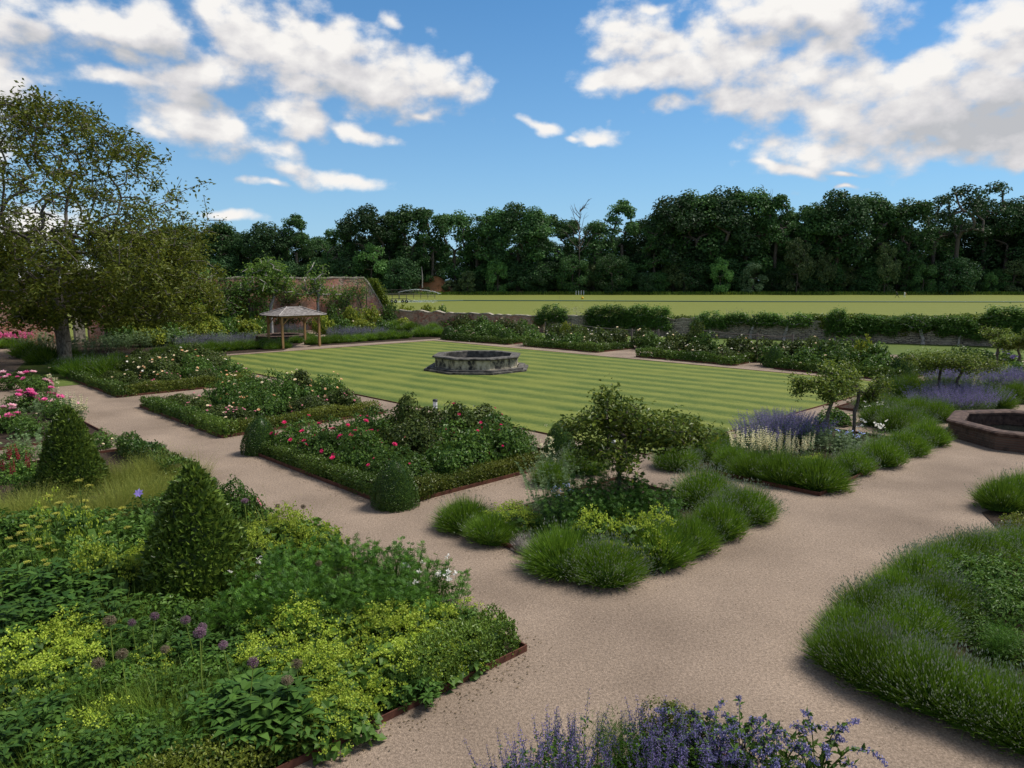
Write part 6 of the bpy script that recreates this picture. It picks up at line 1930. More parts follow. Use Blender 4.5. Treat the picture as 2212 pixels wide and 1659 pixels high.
# a nearer row of shrubs in the left border
for i, (x, y, sx, sz, k) in enumerate([(330, 748, 1.5, 1.5, 'yellowish'), (372, 744, 1.5, 1.6, 'far'), (412, 741, 1.5, 1.5, 'yellowish'), (452, 737, 1.6, 1.6, 'yellowish'), (492, 734, 1.5, 1.6, 'far'), (530, 731, 1.5, 1.6, 'yellowish'), (556, 728, 1.2, 1.4, 'far'), (745, 722, 1.3, 1.3, 'far'), (785, 720, 1.3, 1.3, 'yellowish'), (825, 717, 1.3, 1.2, 'far'), (868, 713, 1.3, 1.2, 'yellowish'), (975, 710, 1.3, 1.2, 'far')]):
    rose(at(x, y), ['leafy border shrub at the left above the lavender row', 'green border shrub second from the left above the lavender row', 'leafy border shrub third from the left above the lavender row', 'leafy border shrub behind the left catmints', 'green border shrub behind the middle lavenders', 'leafy border shrub near the gazebo pond',
         'green border shrub at the left gazebo post', 'green border shrub behind the right catmints', 'leafy border shrub behind the right lavender row', 'green border shrub before the sloping wall end', 'leafy border shrub left of the low brick wall roses', 'green border shrub by the first far rose bed'][i], k, wf, 2, (sx, sx, sz), 1.4, group='shrubs of the left border')
# ------------------------------------------------------------------ the field: irrigator, pipe, fence, walkers
D_ = 163.0
ix = (860 - 1106) / 1563.0 * D_ * .99
ir = thing('irrigation_boom', 'wheeled field irrigator with long pale boom, left end of the field', 'irrigator', (ix, D_, 0), math.radians(4))
for wx in (-1.45, -.6, .95, 1.8):
    m = MB()
    a = np.arange(16) * 2 * math.pi / 16
    lathe(m, [(.16, -.11), (.33, -.12), (.37, -.05), (.37, .05), (.33, .12), (.16, .11)], 18)
    v = m.V[0].copy(); m.V[0] = np.stack([v[:, 0], v[:, 2], v[:, 1] + .37], 1)
    w_ = obj('wheel', m.mesh('wheel', M_rubber), ir, (wx, -.5, 0))
    m = MB(); lathe(m, [(.01, -.06), (.16, -.06), (.16, .06), (.01, .06)], 12)
    v = m.V[0].copy(); m.V[0] = np.stack([v[:, 0], v[:, 2], v[:, 1] + .37], 1)
    obj('rim', m.mesh('rim', M_white), w_)
    m = MB(); box(m, (wx, -.38, .62), (.09, .09, .55)); obj('strut', m.mesh('strut', M_dark), ir)
m = MB(); box(m, (.17, -.38, .93), (3.6, .12, .14)); box(m, (.17, .5, .93), (3.6, .12, .14)); box(m, (.17, .06, 1.0), (.12, .76, .1)); obj('chassis', m.mesh('chassis', M_dark), ir)
for sx in (-1, 1):
    m = MB(); tube(m, [(sx * 1.9 + .17, -.38, .85), (sx * 3.6 + .17, -.6, .28)], .06, 6); obj('outrigger', m.mesh('outrigger', M_dark), ir)
m = MB()
box(m, (.1, .06, 1.7), (.16, .16, 1.3))
xs = np.linspace(-9, 4.5, 18)
for sy in (-.3, .3):
    tube(m, [(x, sy, 2.15 - .006 * x * x) for x in xs], .03, 5)
tube(m, [(x, 0, 2.95 - .0075 * x * x) for x in xs], .03, 5)
for i in range(len(xs) - 1):
    x0, x1 = xs[i], xs[i + 1]
    sy = .3 if i % 2 else -.3
    tube(m, [(x0, sy, 2.15 - .006 * x0 * x0), (x1, 0, 2.95 - .0075 * x1 * x1)], .015, 4)
obj('boom', m.mesh('boom', M_oldwood), ir)
# arc of water and its drifting spray
m = MB()
arc = np.array([(-.5 + 9.6 * f, 3, 2.35 + 3.0 * f * (1 - f) - .25 * f) for f in np.linspace(0, 1, 26)])
for k in range(4):
    j = np.random.default_rng(500 + k).normal(size=arc.shape) * .07 * np.linspace(.3, 1.6, 26)[:, None]
    tube(m, arc + j, .02, 4)
rng = np.random.default_rng(510)
n = 900
f = rng.random(n) ** .7
P = np.stack([-.5 + 9.6 * f + rng.normal(size=n) * .3, 3 + rng.normal(size=n) * .8, (2.35 + 3.0 * f * (1 - f) - .25 * f) - rng.random(n) ** 2 * 2.0 * f], 1)
leaves(m, P, rdir(rng, n), rdir(rng, n), .07, .04, rng)
P = np.stack([rng.uniform(-6, 8, 900), rng.uniform(1, 9, 900), .05 + .5 * rng.random(900) ** 2], 1)
leaves(m, P, rdir(rng, 900), rdir(rng, 900), .25, .12, rng)
o = obj('water_spray', m.mesh('water_spray', M_spray), None, (ix, D_, 0)); o['kind'] = 'stuff'; o['label'] = 'arc of sprayed water with drifting droplets over the field'
# pipe across the field
m = MB()
pp = [at(882, 652), at(1000, 650), at(1300, 651), at(1600, 652.5), at(1900, 653), at(2290, 653.5)]
pp = [p + np.array([0, 0, .12]) for p in pp]; c = sum(pp) / len(pp)
tube(m, [p - c for p in pp], .13, 6)
tag(obj('irrigation_pipe', m.mesh('irrigation_pipe', M_teal), None, c), 'long dark green irrigation pipe lying across the field', 'pipe')
# paddock fence
t = thing('paddock_fence', 'pale post and rail fence beyond the field sprinkler', 'fence', ((872 - 1106) / 1563 * 205, 205, 0), 0)
for i in range(10):
    m = MB(); box(m, (0, 0, .65), (.14, .14, 1.3)); obj('post', m.mesh('post', M_oldwood), t, (-9 + i * 2.0, 0, 0))
m = MB(); box(m, (0, -.1, 1.15), (18.4, .05, .14)); box(m, (0, -.1, .7), (18.4, .05, .14)); obj('rail', m.mesh('rail', M_oldwood), t)
t4 = [(1243, 'leftmost of four short white posts at the field edge'), (1248.5, 'second of four short white posts at the field edge'), (1254, 'third of four short white posts at the field edge'), (1259.5, 'rightmost of four short white posts at the field edge')]
for px, l in t4:
    m = MB(); tube(m, [(0, 0, 0), (0, 0, 1.35)], .12, 6); lathe(m, [(.13, 1.33), (.09, 1.42), (.01, 1.45)], 6)
    tag(obj('white_post', m.mesh('white_post', M_white), None, ((px - 1106) / 1563 * 258, 257.5, 0)), l, 'post', 'white posts at the far edge of the field')
p = at(1258, 646)
m = MB(); lathe(m, [(.01, .62), (.22, .58), (.36, .38), (.36, .22), (.22, .03), (.01, 0)], 14); box(m, (0, 0, .66), (.1, .1, .1))
tag(obj('marker_buoy', m.mesh('marker_buoy', M_yellow), None, p), 'small yellow marker lying on the field', 'marker')

# ------------------------------------------------------------------ two walkers
def skin_figure(name, joints, edges, radii, mat, parent, sub=1):
    me = bpy.data.meshes.new(name)
    me.from_pydata(joints, edges, [])
    o = bpy.data.objects.new(name, me); COL.objects.link(o)
    o.modifiers.new('skin', 'SKIN')
    if not me.skin_vertices:
        me.attributes
    sm = o.modifiers.new('sub', 'SUBSURF'); sm.levels = sub; sm.render_levels = sub
    for i, r in enumerate(radii):
        me.skin_vertices[0].data[i].radius = (r, r)
    me.skin_vertices[0].data[0].use_root = True
    dg = bpy.context.evaluated_depsgraph_get()
    m2 = bpy.data.meshes.new_from_object(o.evaluated_get(dg))
    bpy.data.objects.remove(o, do_unlink=True)
    m2.name = name
    m2.materials.clear(); m2.materials.append(mat)
    for q in m2.polygons:
        q.use_smooth = True
    return obj(name, m2, parent)


def person(loc, label, lean, stride, top, legs, rz, carry=None):
    t = thing('person', label, 'person', loc, rz)
    hip = np.array([0, 0, .95]); ch = hip + np.array([lean * .3, 0, .48]); nk = ch + np.array([lean * .12, 0, .12]); hd = nk + np.array([lean * .05, 0, .17])
    J = [hip, hip + np.array([lean * .12, 0, .2]), ch, nk]
    E_ = [(0, 1), (1, 2), (2, 3)]; R = [.15, .135, .17, .06]
    for s in (-1, 1):
        k = len(J)
        sh = ch + np.array([0, s * .19, .03])
        el = sh + np.array([.12 * s * stride, s * .05, -.28]); wr = el + np.array([.10 + .06 * s * stride, 0, -.23])
        J += [sh, el, wr]; E_ += [(2, k), (k, k + 1), (k + 1, k + 2)]; R += [.075, .052, .036]
        k = len(J)
        lg = hip + np.array([0, s * .1, -.06]); kn = lg + np.array([-.2 * s * stride + .08, 0, -.40]); an = kn + np.array([-.22 * s * stride - .1, 0, -.40]); an[2] = .09; to = an + np.array([.15, 0, -.05])
        J += [lg, kn, an, to]; E_ += [(0, k), (k, k + 1), (k + 1, k + 2), (k + 2, k + 3)]; R += [.105, .072, .048, .038]
    skin_figure('body', [tuple(j) for j in J], E_, R, legs, t)
    m = MB(); tube(m, [tuple(hip + np.array([0, 0, .02])), tuple((hip + ch) / 2), tuple(ch + np.array([0, 0, .05])), tuple(nk)], [.185, .17, .2, .09], 10); obj('jacket', m.mesh('jacket', top), t)
    m = MB(); lathe(m, [(.01, -.11), (.06, -.09), (.085, 0), (.08, .06), (.05, .11), (.01, .12)], 12, c=tuple(hd)); box(m, tuple(hd + np.array([.085, 0, -.01])), (.03, .025, .04)); obj('head', m.mesh('head', M_skin), t)
    m = MB(); lathe(m, [(.088, .03), (.085, .08), (.05, .125), (.01, .135)], 12, c=tuple(hd)); obj('hair', m.mesh('hair', M_dark), t)
    return t, wr


p = at(1938, 643.5); person(tuple(p), 'walker in dark clothes striding along the far field edge', .8, 1.3, M_cloth_dark, M_cloth_dark, math.pi)
p = at(1954, 643); t, wr = person(tuple(p), 'walker in white clothes with a tan bag beside the dark-clothed walker', .2, .5, M_cloth_white, M_cloth_white, math.pi - .6)
m = MB(); box(m, (0, 0, 0), (.30, .16, .42)); tube(m, [(0, 0, .2), (0, 0, .42)], .02, 5)
tag(obj('shoulder_bag', m.mesh('shoulder_bag', M_tan), None, (p[0] + .33, p[1] - .05, 1.02)), 'tan bag carried by the walker in white', 'bag')
# ------------------------------------------------------------------ trees
def tree_from(rng, trunk, targets, r_trunk, leafm, barkm, per, L, Wd, step=.5, spread=.28, droop=.4, r_tip=.012, power=.5, wander=.14, up=.25, down=0.0, pername=('trunk', 'crown'), keep=None):
    A, par, ends = grow(rng, trunk, targets, step, wander, up)
    tb = MB(); limb_mesh(tb, A, par, ends, r_trunk, r_tip, power)
    cb = MB()
    if callable(per):
        cnt = per(A[ends])
        twig_leaves(cb, rng, A, par, ends, cnt, L, Wd, 0, spread, droop, down)
    else:
        twig_leaves(cb, rng, A, par, ends, per, L, Wd, 0, spread, droop, down)
    return tb.mesh(pername[0], barkm), cb.mesh(pername[1], leafm)


def plant_tree(name, meshes, label, cat, loc, rz=0.0, scale=1.0, group=None, parts=('trunk', 'crown')):
    t = thing(name, label, cat, (loc[0], loc[1], loc[2] if len(loc) > 2 else 0), rz, group, scale)
    for n, me in zip(parts, meshes):
        obj(n, me, t)
    return t


# --- the walnut
rng = np.random.default_rng(301)
def walnut_targets(n):
    z = np.concatenate([2.6 + 13.6 * rng.random(int(n * .55)), 2.6 + 6.2 * rng.random(n - int(n * .55)) ** 1.0])
    Rz = np.interp(z, [2.4, 3.2, 4.5, 6.5, 9.0, 11, 13, 14.8, 16.3], [6.2, 8.3, 9.5, 9.3, 9.2, 8.4, 6.9, 5.0, 2.2])
    a = rng.random(n) * 6.283
    q = np.where(rng.random(n) < .62, .72 + .3 * rng.random(n), np.sqrt(rng.random(n)) * .8)
    lob = 1 + .13 * np.sin(a * 3 + z * .7) + .09 * np.sin(a * 7 - z * 1.3)
    P = np.stack([np.cos(a) * q * Rz * lob - .55, np.sin(a) * q * Rz * lob, z], 1)
    return P


WT = walnut_targets(2900)
w = wob(303, .55)
WT = WT[(w(WT) > -1.15) | (WT[:, 2] < 7)]
per = lambda P: np.where(P[:, 2] < 7.4, 32, np.where(w(P * 1.6) > .15, 28, 13)).astype(int)
wt = tree_from(rng, [(0, 0, -.1), (.02, .02, .6), (.05, 0, 1.4), (0, 0, 2.2), (-.05, .05, 2.9), (-.12, .1, 3.7), (-.2, .1, 4.6), (-.3, .15, 5.6)], WT, .40, gm('walnut_leaf'), M_bark_walnut, per, .27, .125, step=.7, spread=.22, r_tip=.012, power=.54, wander=.11, up=.3, down=.12)
plant_tree('walnut_tree', wt, 'huge spreading walnut tree with pale grey trunk at the left edge', 'tree', (-27.3, 43.9, 0), .4, (1, 1, .955))

# --- small apple trees of the beds
def apple(seed, h, r, z0, n, flat=.5, per=34, L=.085, leaf='apple_leaf', lean=.1, spread=.13, rt=.055, lobes=None):
    rng = np.random.default_rng(seed)
    # separate leafy lobes at the ends of the arms, gaps between them
    nl = max(7, n // 9)
    a = np.arange(nl) * 2.4 + rng.random(nl) * .5; q = np.sqrt((np.arange(nl) + .6) / nl)
    zc = z0 + .12 + (h - z0 - .2) * (1 - q ** 1.1 * flat) * (.55 + .45 * rng.random(nl))
    zc[0] = h - .12
    Cn = np.stack([np.cos(a) * q * r * .9, np.sin(a) * q * r * .9, zc], 1)
    sg = np.array([.15, .15, .09]) * r * .9
    if lobes is not None:
        Cn = np.array([[x, (rng.random() - .5) * 1.1 * r * (1 if abs(x) < .8 * r else .4), z] for x, z in lobes]); nl = len(Cn); sg = np.array([.15, .2, .10])
    k = np.concatenate([np.arange(nl), rng.integers(0, nl, n - nl)])
    T = Cn[k] + rng.normal(size=(n, 3)) * sg
    T[:, 2] = np.maximum(T[:, 2], z0 - .3)
    lead = [(0, 0, 0), (lean * .2, 0, z0 * .35), (lean * .1, .02, z0 * .75), (lean, 0, z0 * 1.02), (lean * 1.1, .02, z0 + (h - z0) * .35)]
    return tree_from(rng, lead, T, rt, gm(leaf), M_bark, per, L, L * .52, step=.22, spread=spread, r_tip=.005, up=.2, power=.5)


AP = [apple(311, 2.72, 1.5, 1.35, 260, .72, 34, .105, spread=.11, rt=.045, lobes=[(-.3, 2.62), (-.25, 2.42), (0, 2.3), (.1, 2.42), (-.62, 2.25), (-.85, 2.02), (-.4, 2.05), (.3, 2.15), (.55, 2.25), (.62, 2.02), (.8, 2.1), (.92, 1.95), (1.05, 2.08), (1.25, 1.95), (1.4, 1.98), (1.75, 1.9), (-.5, 1.62), (-.75, 1.55), (.1, 1.5), (.45, 1.62), (.75, 1.78), (1.1, 1.72), (.3, 1.85), (-.1, 1.9)]), apple(312, 2.5, 1.15, 1.25, 95, .6, 34, .1, spread=.1, lobes=[(.05, 2.35), (.2, 2.1), (-.3, 1.95), (-.6, 1.85), (-.95, 1.9), (-1.0, 1.65), (-.2, 1.6), (.35, 1.85), (.6, 2.05), (.1, 1.75)]), apple(313, 2.35, 1.25, 1.2, 90, .6, 34, .1, spread=.1, lobes=[(0, 2.25), (.3, 2.0), (.65, 1.75), (.9, 1.85), (.5, 1.45), (-.2, 1.9), (-.45, 1.65), (0, 1.5), (-.75, 1.75), (.95, 1.6)])]
plant_tree('apple_tree', AP[0], 'near apple tree with spreading crown in the lavender bed', 'apple tree', (2.2, 14.5, 0), -.08)
AGR = 'small trees in the flower beds'
p = at(1784, 957); plant_tree('apple_tree', AP[1], 'slim-stemmed tree on the left of the pair above the cream spikes', 'apple tree', p, -.1, 1.0, AGR)
p = at(1842, 947); plant_tree('apple_tree', AP[2], 'slim-stemmed tree on the right of the pair above the cream spikes', 'apple tree', p, .1, .96, AGR)
UM = [apple(315, 2.2, 1.6, 1.5, 90, .25, 55, .11, 'apple_leaf', .2, .16), apple(316, 2.25, 1.5, 1.5, 90, .3, 55, .11, 'apple_leaf', -.15, .16)]
p = at(2026, 866); plant_tree('umbrella_tree', UM[0], 'flat umbrella-shaped tree with straight stem above the catmint', 'tree', p, 1.0, (.95, .95, .86), AGR)
p = at(2062, 872); plant_tree('umbrella_tree', UM[1], 'flat umbrella-shaped tree with leaning stem above the catmint', 'tree', p, 2.6, (.95, .95, .84), AGR)
p = at(2152, 800); plant_tree('apple_tree', AP[1], 'apple tree over the mauve shrub near the right edge', 'apple tree', p, 1.1, (1.2, 1.2, .95), AGR)
p = at(2200, 802); plant_tree('apple_tree', AP[2], 'apple tree cut by the right edge below the wall', 'apple tree', p, 2.9, (1.2, 1.2, .95), AGR)
rose(at(2172, 795), 'mauve-flowered shrub below the right-hand apple trees', 'far', ['lavender_purple'], 18, (1.0, 1.0, 1.0), 1.6, 'flowering_shrub', 'shrub', 'low shrubs near the right edge')
for x, y, s, l in [(2120, 788, 1.3, 'green herb mass left of the mauve shrub'), (2195, 822, 1.2, 'green herbs at the right edge above the upper catmint'), (1985, 800, 1.2, 'green shrub behind the umbrella-shaped trees'), (2080, 785, 1.3, 'green shrub right of the umbrella-shaped trees'), (1800, 918, .8, 'dark green shrub between the slim tree stems'), (1760, 800, .7, 'low plants under the far rose hedge, by the slim tree top')]:
    rose(at(x, y), l, 'far', wf, 2, (s, s, s * .8), 1.0, 'green_shrub', 'shrub', 'low shrubs near the right edge')

# --- fan-trained trees on the low stone wall
def fan(seed, w, z0, z1, n, per=44, L=.2, leaf='fan_leaf', bark=None, arms=7, rt=.09, thick=.55, fork=.8):
    rng = np.random.default_rng(seed)
    x = (rng.random(n) * 2 - 1)
    z = z0 + (z1 - z0) * rng.random(n)
    z = z - (z1 - z0) * .25 * np.abs(x) ** 2
    T = np.stack([x * w / 2, rng.normal(size=n) * thick * .35, z], 1)
    lumps = wob(seed, 2.2)
    T[:, 2] += .12 * lumps(T)
    lead = [(0, 0, 0), (.03, 0, fork * .5), (0, .02, fork * .9), (.02, 0, fork)]
    return tree_from(rng, lead, T, rt, gm(leaf), bark or M_bark_pale, per, L, L * .42, step=.3, spread=.19, r_tip=.010, up=.05, power=.42)


FAN = [fan(321, 3.3, 1.25, 3.0, 120), fan(322, 2.6, .95, 3.1, 120, fork=.6), fan(323, 4.2, 1.75, 2.9, 120, per=36, rt=.12, fork=.5), fan(324, 3.8, 1.2, 2.9, 130, bark=M_bark)]
FG = 'fan-trained trees along the low stone wall'
wd = nrm((LW1 - LW0)[None])[0]; wang = math.atan2(wd[1], wd[0])
wn = np.array([wd[1], -wd[0]])
def on_wall(px, off=.75):
    k = (px - 1106) / 1563.0 / .99
    # where the view line over column px meets the wall, then a little in front of it
    s = (k * LW0[1] - LW0[0]) / (wd[0] - k * wd[1])
    q = LW0 + wd * s + wn * off
    return np.array([q[0], q[1], 0])


for px, v, s, l in [(1195, 0, (1.0, 1, .84), 'bushy wall tree standing alone at the end of the brick-topped wall'), (1292, 1, (.92, 1, .82), 'first round tree of the tight row of four on the wall'), (1335, 1, (.98, 1, .85), 'second round tree of the tight row of four on the wall'), (1378, 1, (.92, 1, .87), 'third round tree of the tight row of four, with a knob on top'), (1420, 1, (.95, 1, .83), 'fourth round tree of the tight row of four on the wall'),
                    (1533, 0, (.95, 1, .72), 'flat-topped fan tree over the bare stretch of stone wall'), (1618, 2, (.95, 1, .76), 'fan tree with pale bare limbs on the wall, left of a pair'), (1690, 2, (1.0, 1, .75), 'fan tree with pale bare limbs on the wall, right of a pair'), (1798, 1, (.6, 1, .84), 'narrow upright tree rising above the ivy'),
                    (1870, 3, (1.1, 1, .72), 'dark-stemmed fan tree amid the ivy'), (1985, 2, (1.15, 1, .76), 'wide fan tree with two long pale branches near the wall foot'), (2060, 0, (.9, 1, .7), 'fan tree merging with ivy toward the right'), (2165, 1, (1.3, 1.2, .95), 'tallest wall tree near the right edge'), (2215, 1, (1.1, 1.2, .85), 'wall tree cut by the right edge')]:
    plant_tree('fan_tree', FAN[v], l, 'fan-trained tree', on_wall(px), wang + (math.pi if px % 2 else 0), s, FG)


def ivy_on(seed, L, z0, z1, n, size, thick=.35, leafm='ivy_leaf'):
    rng = np.random.default_rng(seed)
    w = wob(seed, 1.6)
    x = (rng.random(n) - .5) * L
    z = z0 + (z1 - z0) * rng.random(n) ** .7
    side = rng.random(n) < .72
    y = np.where(side, -thick - .12 * rng.random(n), (rng.random(n) - .5) * 2 * thick)
    z = np.where(side, z, z1 + .08 * rng.normal(size=n))
    P = np.stack([x, y, z], 1)
    z_cut = z0 + .25 * (z1 - z0) * (1 + w(P * np.array([1, 0, 0]) * 1.5))
    P = P[P[:, 2] > z_cut]
    P[:, 2] += .12 * w(P * np.array([.7, 0, 0])); P[:, 1] -= .08 * w(P)
    mb = MB()
    leafy(mb, P, np.tile([0, -.8, .6], (len(P), 1)) + 0 * P, size, size * .8, rng, 0, .5)
    return mb.mesh('ivy', gm(leafm))


def ivy(px0, px1, z0, z1, n, label, seed, leafm='ivy_leaf'):
    a, b = on_wall(px0, 0), on_wall(px1, 0)
    c = (a + b) / 2; L = np.linalg.norm(b - a)
    tag(obj('ivy', ivy_on(seed, L, z0, z1, n, .15, .34, leafm), None, c, wang), label, 'ivy', 'ivy growing over the low wall')


ivy(1440, 1525, 1.0, 1.72, 1800, 'thin yellow-green ivy on the wall top left of the flat-topped fan tree', 331)
ivy(1715, 1860, .3, 1.98, 8200, 'dense green ivy on the wall round the narrow upright tree', 332)
ivy(1860, 2060, .45, 2.05, 9200, 'dense ivy on the wall above the long pale branches', 333)
ivy(2050, 2260, .45, 2.1, 9200, 'dense ivy on the wall toward the right edge', 334)
def tangle(px, label, seed, zc=1.6, r=.55):
    rng = np.random.default_rng(seed)
    mb = MB(); n = 240
    P = rng.normal(size=(n, 3)) * np.array([r, .16, r * .7]) + np.array([0, 0, zc])
    blades(mb, P, rdir(rng, n), .55, .022, rng, 0, .2)
    tag(obj('dry_creeper', mb.mesh('dry_creeper', gm('lavender_dead')), None, on_wall(px, .42), wang), label, 'climber', 'withered climbers on the wall')


tangle(1252, 'brown withered climber between the lone wall tree and the row of four', 341, 1.5, .85)
tangle(1578, 'small brown withered climber left of the white-limbed trees', 342)

# --- trees in front of the brick wall
rng = np.random.default_rng(351)
n = 120
x = rng.normal(size=n) * 1.35; z = 3.9 + 3.4 * rng.random(n) ** 1.2 * (1 - np.minimum(np.abs(x) / 3.6, .85) ** 1.3)
T = np.stack([np.clip(x, -3.1, 3.1), rng.normal(size=n) * .8, z], 1)
f1 = tree_from(rng, [(0, 0, 0), (.05, 0, 1), (0, 0, 2), (.05, 0, 2.6)], T, .15, gm('cherry_leaf'), M_bark_pale, 30, .3, .13, step=.45, spread=.3, r_tip=.022, up=.1, power=.4, droop=.7)
n = 70
x = rng.normal(size=n) * 1.2; z = 3.6 + 3.9 * rng.random(n) ** 1.6 * (1 - np.minimum(np.abs(x) / 2.6, .9) ** .8)
T = np.stack([np.clip(x, -2.3, 2.3), rng.normal(size=n) * .6, z], 1)
f2 = tree_from(rng, [(0, 0, 0), (.05, 0, 1), (0, 0, 2), (.05, 0, 2.4)], T, .14, gm('cherry_leaf'), M_bark_pale, 22, .28, .12, step=.45, spread=.3, r_tip=.022, up=.1, power=.4, droop=.7)
n = 46
T = np.stack([rng.normal(size=n) * .9, rng.normal(size=n) * .4, 1.8 + 3.2 * rng.random(n)], 1)
f3 = tree_from(rng, [(0, 0, 0), (.05, 0, .5), (0, 0, .9)], T, .07, gm('fan_leaf'), M_bark, 22, .22, .1, step=.4, spread=.3, r_tip=.015, up=.2)
wa = math.radians(44)
BG_ = 'trees trained before the brick wall'
plant_tree('wall_tree', f1, 'pale-limbed leafy tree behind the left half of the gazebo roof', 'tree', (-22.7, 68.3, 0), wa, 1.0, BG_)
plant_tree('wall_tree', f2, 'pale-limbed airy tree with narrow top behind the right of the gazebo roof', 'tree', (-19.3, 72.2, 0), wa, 1.0, BG_)
plant_tree('wall_tree', f3, 'thin sparse tree beside the sloping end of the brick wall', 'tree', (-16.5, 75.6, 0), wa, 1.0, BG_)
plant_tree('wall_tree', f3, 'small tree half hidden by the walnut, on the brick wall', 'tree', (-25.8, 66.2, 0), wa + 1.5, (1.5, 1.2, 1.05), BG_)
plant_tree('wall_tree', f3, 'leafy tree under the walnut branch tips on the brick wall', 'tree', (-28.2, 64.2, 0), wa + .5, (1.5, 1.2, 1.15), BG_)
plant_tree('wall_tree', f1, 'dark tree behind the walnut boughs against the wall', 'tree', (-31.5, 61.5, 0), wa + 2.5, .78, BG_)
for q, l in [((-24.9, 68.9), 'thin dark iron post on the brick wall left of the leafy wall tree'), ((-15.55, 77.9), 'thin dark iron post on the brick wall by its sloping end')]:
    m = MB(); tube(m, [(0, 0, 0), (0, 0, 4.2)], .045, 6); tag(obj('iron_post', m.mesh('iron_post', M_dark), None, (*q, 0)), l, 'post', 'iron posts on the brick wall')
# climbers on the brick wall
def wall_climber(s, z0, z1, L, n, label, seed, leafm='fan_leaf', off=.42):
    c = np.array([WA[0] + (WB[0] - WA[0]) * s, WA[1] + (WB[1] - WA[1]) * s, 0])
    o = np.array([V[1], -V[0], 0]) * off
    rng = np.random.default_rng(seed); mb = MB()
    w = wob(seed, 1.2)
    P = np.stack([(rng.random(n) - .5) * L, -.15 * rng.random(n), z0 + (z1 - z0) * rng.random(n)], 1)
    P = P[w(P) > -.6]
    leafy(mb, P, np.tile([0, -.8, .5], (len(P), 1)), .2, .13, rng, 0, .5)
    for k in range(5):
        x = (rng.random() - .5) * L * .5
        tube(mb, [(x * .3, 0, 0), (x * .7, -.03, z1 * .4), (x, -.03, z1 * .85)], [.04, .03, .01], 5, 1)
    tag(obj('wall_creeper', mb.mesh('wall_creeper', [gm(leafm), M_bark]), None, c + o, math.atan2(WB[1] - WA[1], WB[0] - WA[0])), label, 'climber', 'climbers on the tall brick wall')


wall_climber(.38, .6, 5.0, 5.0, 2600, 'dark climber on the brick wall left of the leafy wall tree', 361, 'rose_leaf_dark')
wall_climber(.60, .8, 4.6, 3.2, 1100, 'dark climber on the brick wall between the two pale-limbed trees', 362, 'rose_leaf_dark')
wall_climber(.48, .5, 4.0, 4.0, 1500, 'leafy climber on the brick wall behind the gazebo roof left', 366, 'fan_leaf')
wall_climber(.74, .5, 3.6, 4.5, 1300, 'leafy climber on the brick wall behind the gazebo roof right', 367, 'rose_leaf')
wall_climber(.28, .5, 4.8, 5.0, 2200, 'dark climber on the brick wall under the walnut branch tips', 368, 'rose_leaf_dark')
wall_climber(.86, .6, 4.4, 3.4, 1000, 'thin climber on the brick wall by the sloping end', 363, 'fan_leaf')
rng = np.random.default_rng(365); mb = MB()
n = 3600
f = rng.random(n)
P = np.stack([-.2 + 2.3 * f + rng.normal(size=n) * .2, rng.normal(size=n) * .42, (5.1 - 3.0 * f) * (1 - .75 * rng.random(n) * f) + .1], 1)
leafy(mb, P, nrm(np.stack([.7 + 0 * f, rng.normal(size=n) * .5, .7 + 0 * f], 1)), .17, .13, rng, 0, .5)
tag(obj('ivy', mb.mesh('ivy', gm('ivy_leaf')), None, (WB[0] - V[0] * 1.0, WB[1] - V[1] * 1.0, 0), math.atan2(WB[1] - WA[1], WB[0] - WA[0])), 'ivy cascading down the sloping end of the brick wall', 'ivy')

# ------------------------------------------------------------------ the far wood
def wood_tree(seed, h, r, crown0, lumps, per, leafm, L=.62, narrow=1.0, barkm=None, lump_r=1.0, hole=0.0):
    rng = np.random.default_rng(seed)
    z = crown0 * h + (1 - crown0) * h * (rng.random(lumps) ** .8)
    f = (z - crown0 * h) / ((1 - crown0) * h)
    Rz = r * narrow * np.interp(f, [0, .2, .55, .8, .93, 1], [.55, .9, 1, .78, .5, .2])
    a = rng.random(lumps) * 6.283
    q = .55 + .45 * rng.random(lumps)
    T = np.stack([np.cos(a) * q * Rz, np.sin(a) * q * Rz, z * .955], 1)
    A, par, ends = grow(rng, [(0, 0, 0), (.1, .1, h * .12), (-.1, 0, h * .25), (.1, 0, h * .38), (0, .1, h * .52)], T, 1.8, .12, .35)
    tb = MB(); limb_mesh(tb, A, par, ends, h * .016, .05, .5)
    cb = MB()
    R = lump_r * r * .27 * (.75 + .6 * rng.random(len(T)))
    k = np.repeat(np.arange(len(T)), per)
    e = rdir(rng, len(k)); e[:, 2] = e[:, 2] * .75 + .12
    rho = .5 + .55 * rng.random((len(k), 1)) ** .7
    P = T[k] + e * rho * R[k][:, None]
    leafy(cb, P, nrm(e), L, L * .7, rng, 0, .25, .8)
    return tb.mesh('trunk', barkm or M_bark), cb.mesh('crown', gm(leafm))


